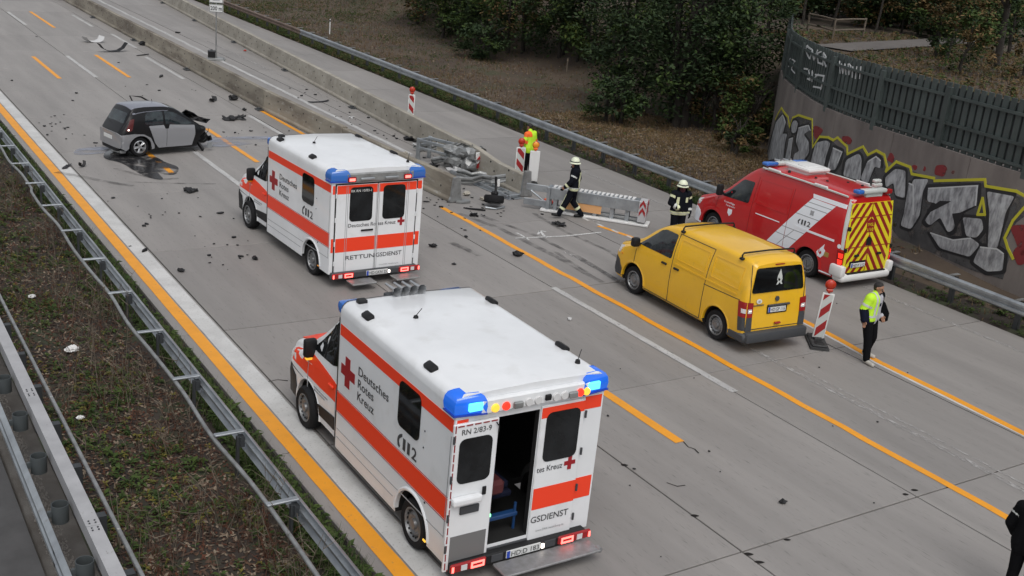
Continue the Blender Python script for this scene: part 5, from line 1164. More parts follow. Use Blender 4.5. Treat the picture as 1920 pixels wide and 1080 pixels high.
def band(src, test, m, par, off=.007, name='reflective_band'):
    me = src.data; b = B(); mp = {}; vs = []; fs = []
    for p in me.polygons:
        if test(p.center):
            f = []
            for i in p.vertices:
                if i not in mp: v = me.vertices[i]; mp[i] = len(vs); vs.append(v.co + v.normal * off)
                f.append(mp[i])
            fs.append(f)
    if not fs: return
    b.add(vs, fs); return b.build(name, m, par, smooth=60, fixn=False)
def near_seg(p, a, b_, t0, t1, r_):
    a = V(a); d = V(b_) - a; t = (p - a).dot(d) / d.length_squared
    return t0 < t < t1 and (p - a - d * t).length < r_
def hand(b, w_, d, side, curl=.5):
    """palm, four unequal bent fingers and a thumb; w_ wrist, d direction, side = thumb direction"""
    w_ = V(w_); d = V(d).normalized(); s = V(side); s = (s - d * s.dot(d)).normalized(); n = d.cross(s)
    caps(b, w_, w_ + d * .03, .026, .03)
    for k in range(4):
        o = s * (.03 - .02 * k); base = w_ + d * .085 + o; L = (.072, .08, .074, .058)[k]
        caps(b, w_ + d * .02 + o * .8, base, .016, .013, 8)
        p = base; dd = d
        for j, f in enumerate((.45, .32, .23)):
            dd = (dd + n * curl * (.6, .8, .8)[j]).normalized(); q = p + dd * L * f; caps(b, p, q, .0105 - .001 * j, .0095 - .001 * j, 8); p = q
    p = w_ + d * .025 + s * .03; q = p + (d * .6 + s * .65 + n * .2).normalized() * .042; caps(b, p, q, .014, .0115, 8); caps(b, q, q + (d + s * .15 + n * .4).normalized() * .034, .011, .009, 8)
def head(b, c, f):
    """skull, jaw, nose, ears; f = facing direction"""
    c = V(c); f = V(f).normalized(); r_ = V((f.y, -f.x, 0)).normalized(); u = V((0, 0, 1))
    caps(b, c + u * .035 - f * .018, c + u * .04 + f * .022, .079, .077)
    caps(b, c + f * .01 - u * .01, c + f * .042 - u * .085, .066, .036); caps(b, c - f * .0 - u * .04, c + f * .03 - u * .07, .05, .05)
    caps(b, c + f * .088 + u * .018, c + f * .108 - u * .022, .008, .014, 8)
    caps(b, c + f * .078 + u * .035 - r_ * .035, c + f * .078 + u * .035 + r_ * .035, .012, .012, 8)
    caps(b, c + f * .084 - u * .052 - r_ * .016, c + f * .084 - u * .052 + r_ * .016, .009, .009, 8)
    for s in (-1, 1): caps(b, c + r_ * s * .078 - u * .012 - f * .008, c + r_ * s * .084 + u * .02 - f * .014, .010, .014, 8)
def eyes(par, c, f):
    c = V(c); f = V(f).normalized(); r_ = V((f.y, -f.x, 0)).normalized()
    for s in (-1, 1): b = B(); ell(b, c + f * .083 + r_ * s * .031 + V((0, 0, .012)), (.011, .011, .008), 8); b.build('eye', M['eye'], par)
def person(label, loc, rz, J, outfit, face=(0, 1, 0)):
    T = thing('person', label, 'person', loc, rz, None)
    J = {k: V(v) for k, v in J.items()}
    def torso(b, g=0., hem=None):
        c = (J['shL'] + J['shR']) / 2; pl = (J['hipL'] + J['hipR']) / 2
        for s in 'LR':
            caps(b, J['hip' + s] + (J['hip' + s] - pl) * .15 + V((0, 0, .02)), pl.lerp(c, .5) + (J['sh' + s] - c) * .42, .105 + g, .10 + g); caps(b, pl.lerp(c, .5) + (J['sh' + s] - c) * .42, c + (J['sh' + s] - c) * .48 - V((0, 0, .05)), .10 + g, .105 + g)
            caps(b, c + (J['sh' + s] - c) * .2 + V((0, 0, -.01)), J['sh' + s] - V((0, 0, .01)), .075 + g, .062 + g)
        caps(b, pl, c - V((0, 0, .06)), .115 + g, .115 + g)
    def arms(b, g=0., to=1.):
        for s in 'LR':
            caps(b, J['sh' + s], J['el' + s], .058 + g, .044 + g); caps(b, J['el' + s], J['el' + s].lerp(J['wr' + s], to), .044 + g, .031 + g * .9)
    def legs(b, g=0., top=True, to=1.):
        for s in 'LR':
            caps(b, J['hip' + s], J['kn' + s], .088 + g, .058 + g); caps(b, J['kn' + s], J['kn' + s].lerp(J['an' + s], to), .058 + g, .040 + g)
            if top: caps(b, (J['hipL'] + J['hipR']) / 2, J['hip' + s] + V((0, 0, .03)), .1 + g, .1 + g)
    b = B(); torso(b); arms(b); legs(b); c = (J['shL'] + J['shR']) / 2
    caps(b, c - V((0, 0, .02)), J['head'] - V((0, 0, .05)), .062, .052); head(b, J['head'], face)
    for s in 'LR': hand(b, J['wr' + s], (J['wr' + s] - J['el' + s]) if 'hd' + s not in J else J['hd' + s], J.get('th' + s, V((0, 1, 0))), J['cv' + s].x if 'cv' + s in J else .45)
    for s in 'LR': caps(b, J['an' + s] - V((0, 0, .02)), J['toe' + s], .04, .035)
    body = merge(b, 'body', M['skin'], T, .0085, 2); eyes(T, J['head'], face)
    b = B(); legs(b, outfit.get('gl', .022), True, .98); tr = merge(b, 'trousers', outfit['trousers'], T, .014)
    b = B(); torso(b, outfit.get('gt', .026)); arms(b, outfit.get('ga', .022), .93)
    if outfit.get('hem'): pl = (J['hipL'] + J['hipR']) / 2; [caps(b, J['hip' + s] - V((0, 0, outfit['hem'])), J['hip' + s] + V((0, 0, .1)), .125, .125) for s in 'LR']
    caps(b, c, c.lerp(J['head'], .45), .085, .075)
    jk = merge(b, 'jacket', outfit['jacket'], T, .014)
    for s in 'LR':
        b = B(); a = J['an' + s]; t = J['toe' + s]; h = outfit.get('boot', .0)
        caps(b, a - V((0, 0, .035)) - (t - a).normalized() * .03, t, .05, .045); caps(b, a + (J['kn' + s] - a).normalized() * h, a - V((0, 0, .03)), .052 + (.012 if h else 0), .05)
        o = merge(b, outfit.get('foot', 'shoe'), outfit['shoe'], T, .011, 2)
        for v in o.data.vertices: v.co.z = max(v.co.z, outfit.get('zmin' + s, .004))
    return T, J, jk, tr, body
def helmet(T, c, f):
    c = V(c); f = V(f).normalized(); b = B(); prof = [(.135, .03), (.132, .07), (.118, .125), (.085, .17), (.04, .19), (.0, .194)]
    b.lathe(prof, n=20); b.lathe([(.13, .03), (.165, .012), (.168, .022), (.133, .045)], n=20)
    o = b.build('helmet', M['helmet'], T, smooth=50); o.location = c
    q = B().lathe([(.137, .055), (.139, .078), (.136, .08)], n=20).build('helmet_band', M['dgrey'], o)
    n_ = B(); n_.lathe([(.125, .03), (.13, -.02), (.145, -.10), (.17, -.16), (.165, -.16), (.14, -.1), (.122, -.02)], n=20)
    d = n_; keep = [i for i, fc in enumerate(d.f) if (sum((V(d.v[k]) for k in fc), V()) / len(fc)).normalized().dot(f) < .35]
    d.f = [d.f[i] for i in keep]; d.m = [0] * len(d.f); d.build('neck_guard', M['fire_cloth'], o)
    B().box((-.06, .125, .045), (.06, .15, .085), .015, 0, Matrix.Rotation(-math.atan2(f.x, f.y), 4, 'Z')).build('goggles', M['dgrey'], o)
FIRE = dict(trousers=M['fire_cloth'], jacket=M['fire_cloth'], shoe=M['black'], boot=.22, foot='boot', hem=.10, gl=.036, gt=.045, ga=.036)
# walking firefighter, seen from behind, moving towards the wreckage (left in the photo)
J = dict(head=(-.02, .05, 1.62), shL=(-.20, .02, 1.42), shR=(.20, -.02, 1.42), elL=(-.27, .14, 1.14), wrL=(-.24, .30, .96), elR=(.28, -.16, 1.14), wrR=(.26, -.10, .90), hipL=(-.10, .02, .92), hipR=(.10, -.02, .92), knL=(-.10, .26, .50), anL=(-.11, -.0, .0), knR=(.10, .10, .50), anR=(.10, -.22, .12), toeL=(-.13, .2, .05), toeR=(.11, -.08, .05))
J.update(knL=(-.11, .20, .50), anL=(-.13, .38, .13), toeL=(-.15, .56, .12), knR=(.10, -.02, .48), anR=(.11, -.32, .10), toeR=(.12, -.14, .045))
T, J, jk, tr, bd = person('firefighter with pale helmet walking past the grey guard terminal', (18.62, 24.72, 0), rad(62), J, dict(FIRE, zminL=.06), (0, 1, -.1))
helmet(T, J['head'], (0, 1, 0)); gl = M['black']
for s in 'LR': band(bd, lambda p, s=s: (p - J['wr' + s]).length < .19 and near_seg(p, J['el' + s], J['wr' + s] + (J['wr' + s] - J['el' + s]) * .8, .75, 2, .13), M['black_cloth'], T, .006, 'glove')
band(jk, lambda p: .86 < p.z < .925 and abs(p.x) < .26 and abs(p.y) < .2, M['reflect'], T); band(jk, lambda p: .935 < p.z < .955 and abs(p.x) < .26 and abs(p.y) < .2, M['reflect_g'], T)
band(jk, lambda p: p.y < -.02 and .13 < p.x + (.0) < .20 and .95 < p.z < 1.38, M['reflect'], T); band(jk, lambda p: p.y < -.02 and -.20 < p.x < -.13 and .95 < p.z < 1.38, M['reflect'], T); band(jk, lambda p: p.y < -.0 and 1.32 < p.z < 1.40 and abs(p.x) < .2, M['reflect'], T)
for s in 'LR':
    band(jk, lambda p, s=s: near_seg(p, J['sh' + s], J['el' + s], .42, .56, .10), M['reflect_g'], T); band(jk, lambda p, s=s: near_seg(p, J['el' + s], J['wr' + s], .55, .78, .09), M['reflect'], T)
    band(tr, lambda p, s=s: near_seg(p, J['kn' + s], J['an' + s], .42, .58, .12), M['reflect'], T); band(tr, lambda p, s=s: near_seg(p, J['kn' + s], J['an' + s], -.5, .42, .16) and abs(p.x - J['kn' + s].x) < .035 , M['reflect'], T)
# standing firefighter facing the camera, behind the yellow van
J = dict(head=(0, .02, 1.63), shL=(-.20, 0, 1.43), shR=(.20, 0, 1.43), elL=(-.29, -.03, 1.15), wrL=(-.28, .08, .92), elR=(.29, .02, 1.17), wrR=(.10, .22, 1.08), hipL=(-.10, 0, .93), hipR=(.10, 0, .93), knL=(-.11, .03, .50), anL=(-.12, 0, .09), knR=(.11, .03, .50), anR=(.13, 0, .09), toeL=(-.14, .17, .045), toeR=(.16, .17, .045))
T, J, jk, tr, bd = person('firefighter with pale helmet standing behind the yellow van', G(1264, 457), rad(160), J, FIRE, (.1, 1, -.1))
helmet(T, J['head'], (.1, 1, 0))
band(bd, lambda p: (p - J['wrL']).length < .19 and p.z < 1.0, M['black_cloth'], T, .006, 'glove'); band(bd, lambda p: (p - J['wrR']).length < .16, M['black_cloth'], T, .006, 'glove')
band(bd, lambda p: p.z < 1.60 and p.z > 1.46, mat('dark_red_scarf', (.06, .012, .02), .9), T, .03, 'scarf')
band(jk, lambda p: .86 < p.z < .96 and abs(p.x) < .26 and abs(p.y) < .2, M['reflect'], T); band(jk, lambda p: .90 < p.z < .918 and abs(p.x) < .26 and abs(p.y) < .2, M['reflect_g'], T, .011)
band(jk, lambda p: p.y > .02 and .09 < p.x < .16 and 1.0 < p.z < 1.36, M['reflect'], T); band(jk, lambda p: p.y > .02 and -.16 < p.x < -.09 and 1.22 < p.z < 1.36, M['reflect'], T)
for s in 'LR': band(jk, lambda p, s=s: near_seg(p, J['sh' + s], J['el' + s], .15, .4, .10), M['reflect'], T); band(jk, lambda p, s=s: near_seg(p, J['el' + s], J['wr' + s], .5, .75, .09), M['reflect_g'], T)
# person in bright vest behind the barrier, seen from the front, head bowed
J = dict(head=(.02, .10, 1.60), shL=(-.21, .02, 1.41), shR=(.21, .02, 1.41), elL=(-.30, .02, 1.14), wrL=(-.20, .20, 1.0), elR=(.30, .02, 1.14), wrR=(.20, .20, 1.0), hipL=(-.10, 0, .92), hipR=(.10, 0, .92), knL=(-.11, .04, .50), anL=(-.12, 0, .09), knR=(.11, .03, .50), anR=(.13, 0, .09), toeL=(-.14, .17, .045), toeR=(.16, .17, .045))
T, J, jk, tr, bd = person('person in fluorescent yellow and orange jacket standing behind the two beacons', (20.25, 29.55, 0), rad(20), J, dict(trousers=M['black_cloth'], jacket=M['hiviz'], shoe=M['black'], hem=.06), (0, 1, -.4))
band(jk, lambda p: p.z > 1.33 and p.x < -.07, M['hiviz_o'], T, .005, 'orange_shoulder_panel')
for s in 'LR': band(jk, lambda p, s=s: near_seg(p, J['sh' + s], J['el' + s], .75, 1.1, .12), M['hiviz_o'], T, .005, 'orange_sleeve_panel')
b = B(); c = J['head']; caps(b, c + V((0, -.022, .05)), c + V((0, .012, .055)), .087, .085); merge(b, 'hair', M['hair'], T, .012)
# man with open fluorescent jacket walking beside the orange line
J = dict(head=(.0, .05, 1.60), shL=(-.20, .0, 1.42), shR=(.20, .02, 1.41), elL=(-.26, -.06, 1.15), wrL=(-.20, .13, .98), elR=(.29, -.03, 1.15), wrR=(.27, .02, .93), hipL=(-.095, .0, .92), hipR=(.095, .0, .92), knL=(-.12, .08, .50), anL=(-.21, -.06, .10), knR=(.13, .12, .50), anR=(.17, .20, .09), toeL=(-.25, .12, .045), toeR=(.22, .39, .045))
T, J, jk, tr, bd = person('man in open fluorescent yellow jacket and pale trainers walking by the right orange line', (18.50, 13.78, 0), rad(-172), J, dict(trousers=M['black_cloth'], jacket=M['grey_cloth'], shoe=M['shoe'], hem=.02, foot='trainer', gl=.034, gt=.034, ga=.03), (-.35, 1, -.15))
def coat(p): return not (p.y > .0 and -.12 - .04 * (1.42 - p.z) < p.x < .05)
fl = lambda p: near_seg(p, J['elR'], J['wrR'], -.12, 1.2, .11)
band(jk, lambda p: coat(p) and p.x < .02 and (p.z > 1.05 or abs(p.x) > .24), M['black_cloth'], T, .012, 'jacket_lining')
band(jk, lambda p: p.x > .0 and coat(p) and not fl(p) and p.z > .92, M['hiviz'], T, .016, 'open_jacket'); band(jk, fl, M['navy'], T, .012, 'sleeve'); band(jk, lambda p: p.x > .0 and coat(p) and not fl(p) and .80 < p.z < .92, M['navy'], T, .016, 'jacket_hem')
band(jk, lambda p: p.x > .0 and coat(p) and not fl(p) and (1.00 < p.z < 1.05 or near_seg(p, J['shR'], J['elR'], .5, .68, .13) or (.10 < p.x < .15 and p.z > 1.02)), M['reflect_g'], T, .022)
q = B(); q.prism([(.0, .02), (.10, -.02), (.19, .03), (.17, .2), (.08, .42), (.0, .47)], -.016, .016, fn=lambda u, v, h: (-.17 - u * .75, .10 + u * .55 + h + .03 * math.sin(v * 9), .86 + v)); q.build('swinging_jacket_flap', M['black_cloth'], T)
band(jk, lambda p: p.y > .03 and -.06 < p.x < .02 and 1.24 < p.z < 1.31, M['navy'], T, .008, 'chest_print')
b = B(); c = J['head']; caps(b, c + V((.005, -.03, .05)), c + V((-.005, .005, .062)), .086, .082); caps(b, c + V((0, -.05, .0)), c + V((0, -.04, .04)), .066, .07); merge(b, 'hair', M['hair'], T, .012)
b = B(); fd = V((-.35, 1, 0)).normalized(); caps(b, c + fd * .045 - V((0, 0, .09)), c + fd * .05 - V((0, 0, .085)), .041, .041); merge(b, 'beard', M['hair'], T, .01)
# figure cut off by the right edge
J = dict(head=(0, .05, 1.66), shL=(-.21, 0, 1.46), shR=(.21, 0, 1.46), elL=(-.30, -.03, 1.17), wrL=(-.26, .12, .96), elR=(.30, -.03, 1.17), wrR=(.26, .12, .96), hipL=(-.10, 0, .94), hipR=(.10, 0, .94), knL=(-.11, .04, .51), anL=(-.12, 0, .09), knR=(.11, .03, .51), anR=(.13, 0, .09), toeL=(-.14, .17, .045), toeR=(.16, .17, .045))
pb = G(1947, 962, 1.45)
T, J, jk, tr, bd = person('person in black clothing cut off by the right edge of the photo', (pb.x, pb.y, 0), rad(-80), J, dict(trousers=M['black_cloth'], jacket=M['black_cloth'], shoe=M['black'], hem=.06), (0, 1, -.1))
for s in 'LR': band(jk, lambda p, s=s: near_seg(p, J['sh' + s], J['el' + s], .35, .42, .10), M['reflect_g'], T)
b = B(); c = J['head']; caps(b, c + V((0, -.022, .05)), c + V((0, .012, .055)), .087, .085); merge(b, 'hair', M['hair'], T, .012)

# ================================================================ STREET FURNITURE
def beacon(p, rz, label, h=1.12, w_=.27, lamp=('lens_red',), base=True, stripes=True, flip=1, tilt=0., back=False):
    T = thing('warning_beacon', label, 'beacon', (p[0], p[1], 0), rz, 'red and white warning beacons')
    z0 = .14; mt = Matrix.Translation(V((0, 0, z0))) @ Matrix.Rotation(tilt, 4, 'Y')
    B().box((-w_ / 2, -.025, 0), (w_ / 2, .025, h - z0), .02, 0, mt, 2).build('panel', M['bwhite'], T, smooth=40)
    for sg in (-1, 1):
        b = B()
        fn = lambda u, v, o, sg=sg: tuple(mt @ V((u, sg * (.026 + o), v)))
        b.patch(rrect(-w_ / 2 + .03, .03, w_ / 2 - .03, h - z0 - .03, .015), fn, .002, 5); b.build('field', M['reflect_g'] if not back else M['bwhite'], T)
        if stripes:
            b = B(); H = h - z0; W2 = w_ / 2 - .035
            for k in range(-1, 4):
                c_ = k * .42 + .02
                poly = clip(clip([(-W2, c_), (W2, c_ + flip * 1.15 * W2 * 2), (W2, c_ + flip * 1.15 * W2 * 2 + .21), (-W2, c_ + .21)], 0, 1, H - .035), 0, -1, -.035)
                if len(poly) > 2: b.patch(poly, fn, .004, 5)
            b.build('red_stripe', M['bred'], T)
    if base:
        B().prism([(-.20, -.42), (.20, -.42), (.20, .42), (-.20, .42)], .0, .05).box((-.17, -.38, .05), (.17, .38, .10), .02).box((-.08, -.10, .10), (.08, .10, .16), .01).build('base_plate', M['rubber'], T)
        B().box((-.10, -.32, .10), (.10, -.16, .115), .004).build('base_recess', M['black'], T)
    for i, lm in enumerate(lamp):
        q = mt @ V((0, 0, h - z0)); L = B(); L.cyl(q, q + V((0, 0, .08)), .03); L.box((q.x - .07, q.y - .05, q.z + .03), (q.x + .07, q.y + .05, q.z + .10), .02)
        lo = L.build('lamp_housing', M['lens_red'] if lm == 'lens_red' else M['hiviz_o'], T)
        B().lathe([(.0, -.055), (.06, -.052), (.098, -.03), (.105, 0), (.098, .03), (.06, .052), (0, .055)], (q.x, q.y, q.z + .19), 'y', 20).build('lamp_lens', M[lm], lo, smooth=50)
        B().lathe([(.1, -.02), (.115, -.012), (.115, .012), (.1, .02)], (q.x, q.y, q.z + .19), 'y', 20).build('lamp_ring', M['lens_red'], lo, smooth=50)
    return T
p = G(1531, 644); T = beacon((p.x, p.y), rad(-38), 'warning beacon with a red lamp on a black base behind the yellow van', 1.18, .26, tilt=.05); 
p = G(985, 352); beacon((19.43, 28.84), rad(-25), 'striped warning beacon, left one of the two before the person in the fluorescent jacket', 1.14, .30, ('lens_red',), flip=-1)
p = G(995, 356); beacon((19.62, 28.3), rad(-25), 'white backed beacon with amber lamp, right one before the person in the fluorescent jacket', 1.14, .32, ('lens_amber',), stripes=False, back=True)
beacon((20.29, 38.1), rad(-30), 'far warning beacon with a red lamp standing behind the right concrete barriers', 1.12, .26, flip=-1)
# roadworks sign with battery box
p = G(405, 112); T = thing('road_sign', 'grey sign post with two white plates reading 200 m beside a battery box', 'sign', (p.x, p.y, 0), rad(-22))
B().cyl((0, 0, .1), (0, .0, 3.4), .032).build('pole', M['zinc_dull'], T); B().box((-.42, -.35, .0), (.42, .35, .06), .01).box((-.35, -.3, .06), (.35, .3, .11), .01).box((-.05, -.05, .1), (.05, .05, .35)).build('foot', M['zinc_dull'], T)
sf = lambda x, z, o: (x, -.05 - o, z)
for z0, z1, nm in ((2.28, 2.66, '200 m'), (2.72, 3.12, None)):
    pl = B().box((-.33, -.05, z0), (.33, -.035, z1), .006).build('sign_plate', M['plate'], T)
    fr = B()
    for a, c_ in ((z0 + .01, z0 + .03), (z1 - .03, z1 - .01)): fr.patch([(-.31, a), (.31, a), (.31, c_), (-.31, c_)], sf, .003, 5)
    for x in (-.315, .295): fr.patch([(x, z0 + .03), (x + .02, z0 + .03), (x + .02, z1 - .03), (x, z1 - .03)], sf, .003, 5)
    fr.build('plate_border', M['ink'], pl)
    if nm: text(nm, 'lettering', M['ink'], pl, sf, -.27, z0 + .1, .19, .54, .012)
    else: fine_print(pl, sf, -.25, z0 + .24, .06, .5, M['greyseam']); fine_print(pl, sf, -.16, z0 + .11, .06, .32, M['greyseam'])
B().prism([(-.45, 3.18), (.45, 3.18), (0, 3.96)], -.05, -.03, fn=lambda u, v, h: (u, h, v)).build('warning_triangle', M['lens_red'], T); B().prism([(-.33, 3.25), (.33, 3.25), (0, 3.82)], -.056, -.051, fn=lambda u, v, h: (u, h, v)).build('triangle_field', M['plate'], T)
T = thing('battery_box', 'dark battery box standing on the foot of the roadworks sign', 'box', (p.x - .22, p.y + .0, .11), rad(-22))
B().box((-.17, -.13, 0), (.17, .13, .30), .02).build('case', M['black'], T); B().box((-.18, -.14, .27), (.18, .14, .35), .03).box((-.06, -.02, .34), (.06, .02, .39), .01).build('lid', M['dgrey'], T)
# guard terminal: box beam end with chevron face
a, c_ = V((18.15, 25.9, 0)), V((20.3, 23.6, 0)); d = c_ - a
T = thing('guard_terminal', 'grey steel barrier terminal with red chevron end face behind the walking firefighter', 'guard rail', a, -math.atan2(d.x, d.y))
L = d.length + .15
bm_ = B().box((-.19, .45, .40), (.17, L - .22, .74), .012).build('box_beam', M['zinc'], T)
tp = B()
for k in range(int((L - .8) / .13)): tp.prism([(-.17, .5 + k * .13), (.15, .5 + k * .13 + .02), (.15, .5 + k * .13 + .075), (-.17, .5 + k * .13 + .1)], .742, .762)
tp.build('top_tread', M['bwhite'], T)
B().box((-.28, .2, .01), (.26, L + .12, .075), .012).build('ground_plate', M['bwhite'], T); B().box((-.1, .4, .12), (.08, L - .2, .19), .01).build('lower_rail', M['zinc_dull'], T)
for y in (.55, 1.25, 1.75, 2.25, 2.7): B().box((-.12, y, .075), (-.06, y + .12, .44), .006).box((.06, y, .075), (.12, y + .12, .44), .006).build('strut', M['zinc'], T)
e = B().box((-.24, L - .22, .12), (.22, L + .02, .74), .012).build('end_box', mat('grey_white_end_box', (.42, .42, .43), .5), T)
B().box((-.244, L - .18, .22), (-.24, L - .02, .36)).build('end_hole', M['well'], e)
for f_, fn in enumerate((lambda u, v, o: (u, L + .02 + o, v), lambda u, v, o: (.22 + o, L - .1 + u * .45, v))):
    q = B()
    for z in (.30, .52):
        for sg in (-1, 1): q.patch([(0, z + .15), (0, z + .27), (sg * .2, z + .12), (sg * .2, z)], fn, .006, 5)
    q.build('chevron', M['bred'], e)
B().box((-.15, -.35, .5), (-.1, .5, .7), .01).box((.05, -.35, .1), (.1, .5, .3), .01).box((-.2, .35, .05), (.2, .45, .74), .01).tube([(-.1, .45, .1), (-.1, -.2, .5)], .03).build('connector', M['zinc'], T)
B().box((.13, .95, .16), (.15, 2.0, .40), .002).build('orange_board', mat('orange_board', (.62, .33, .14), .6), T)
# crushed crash cushion between the barriers
T = thing('crash_cushion', 'crushed galvanised crash cushion lying between the concrete barriers', 'crash cushion', (17.95, 31.9, 0), rad(-158))
def crumple(o, amp, sc_):
    for v in o.data.vertices: q = v.co * sc_; v.co += V((MN.noise(q), MN.noise(q + V((5, 0, 0))), MN.noise(q + V((0, 5, 0))))) * amp
for k in range(9):
  y = .75 + k * .115
  for sg_ in (1, -1):
    b = B()
    if sg_ > 0: b.sweep([(x * 2.2 + (.34 if k % 2 else .28), z * 2 + .46) for x, z in wbeam(1)], [(0, y, 0), (0, y + .16, .02), (-.02, y + .3, 0)])
    else: b.sweep([(x * 2.2 - (.34 if k % 2 else .28), z * 2 + .46) for x, z in wbeam(-1)], [(0, y, 0), (.02, y + .16, .02), (0, y + .3, 0)])
    o = b.build('folded_panel', M['zinc_dull'], T); crumple(o, .15, 3.4 + k * .2)
  o = B().box((-.3, y, .1), (.3, y + .03, .74), .0).build('diaphragm', M['zinc_dull'], T)
  t_ = bmesh.new(); t_.from_mesh(o.data); bmesh.ops.subdivide_edges(t_, edges=t_.edges[:], cuts=3, use_grid_fill=True); t_.to_mesh(o.data); t_.free(); crumple(o, .12, 2.2)
B().box((-.30, -.45, .46), (.30, -.38, .56), .01).box((-.30, -.45, .66), (.30, -.38, .74), .01).box((-.34, -.5, 0), (-.26, -.36, .76), .01).box((.26, -.5, 0), (.34, -.36, .76), .01).box((-.33, -.45, .64), (-.27, .8, .74), .01).box((.27, -.45, .64), (.33, .8, .74), .01).box((.27, -.45, .40), (.33, .8, .48), .01).build('back_frame', M['zinc'], T)
nz = B().box((-.24, 1.95, .2), (.24, 2.0, .72), .02).build('nose_plate', M['bwhite'], T); crumple(nz, .06, 3)
q = B(); nf = lambda u, v, o: (u, 2.005 + o, v)
for sg in (-1, 1): q.patch([(0, .30), (0, .46), (sg * .22, .32), (sg * .22, .2)], nf, .03, 5); q.patch([(0, .52), (0, .66), (sg * .22, .52), (sg * .22, .38)], nf, .03, 5)
q.build('chevron', M['bred'], nz)
# sliding rails left on the road
p0, p1 = G(866, 330), G(962, 372); d = p1 - p0
T = thing('cushion_rail', 'long steel base rails lying on the road below the sloping barrier end', 'rail', (p0.x, p0.y, 0), -math.atan2(d.x, d.y)); L = d.length
B().box((-.24, 0, .01), (-.16, L, .10), .01).box((.12, -.4, .01), (.2, L + .1, .12), .01).box((-.3, 0, .004), (.28, L + .15, .02), .002).box((-.26, L - .3, .02), (.24, L, .12), .02).build('rail', M['zinc'], T)
q = B()
for k in range(7): q.box((-.16, .2 + k * L / 7, .03), (.12, .3 + k * L / 7, .08), .006)
q.build('crosspiece', M['zinc_dull'], T)

# ================================================================ WRECKAGE AND LITTER
p = G(925, 388)
T = thing('detached_car_wheel', 'torn off car wheel lying on the road in front of the broken barrier end', 'car wheel', (p.x, p.y, 0), 0)
TQ = Matrix.Rotation(.30, 4, V((-.84, .55, 0)))
wt = B().lathe([(.16, -.10), (.27, -.11), (.30, -.07), (.30, .07), (.27, .11), (.16, .10)], n=26, closed=True); o = wt.build('road_tyre', M['tyre'], T, smooth=40); o.matrix_local = Matrix.Translation(V((0, 0, .24))) @ TQ
q = B().lathe([(.24, -.13), (.22, -.14), (.16, -.11), (.05, -.10), (0, -.10)], n=20).build('bent_rim', M['zinc_dull'], T, smooth=40); q.matrix_local = Matrix.Translation(V((0, 0, .24))) @ TQ
B().lathe([(.0, -.05), (.155, -.05), (.155, .05), (0, .05)], n=20).build('wheel_centre', M['steel_dark'], T, smooth=40).matrix_local = Matrix.Translation(V((0, 0, .24))) @ TQ
B().tube([(.1, .1, .35), (.16, .2, .6), (.14, .22, .85)], .04, 8).box((.02, .1, .3), (.22, .25, .42), .03).build('suspension_strut', M['black'], T)
B().box((.17, .16, .55), (.27, .2, .78), .015).build('torn_bracket', M['bwhite'], T); B().tube([(-.38, -.15, .06), (-.1, -.3, .03), (.25, -.2, .05)], .03, 8).build('brake_shield', M['zinc'], T)
p = G(1026, 384); T = thing('warning_lamp', 'round red warning lamp lying on the ground by the grey terminal plate', 'lamp', (p.x, p.y, 0.03), .6)
B().lathe([(0, -.05), (.15, -.045), (.17, 0), (.15, .045), (0, .05)], (0, 0, .08), 'z', 20).box((-.07, -.3, .02), (.07, -.14, .12), .02).build('housing', M['lens_red'], T, smooth=40); B().lathe([(.10, 0), (.08, .03), (0, .04)], (.02, .0, .13), 'z', 16).build('lens', M['hiviz_o'], T, smooth=40)
DG = 'small dark crash fragments scattered on the concrete'
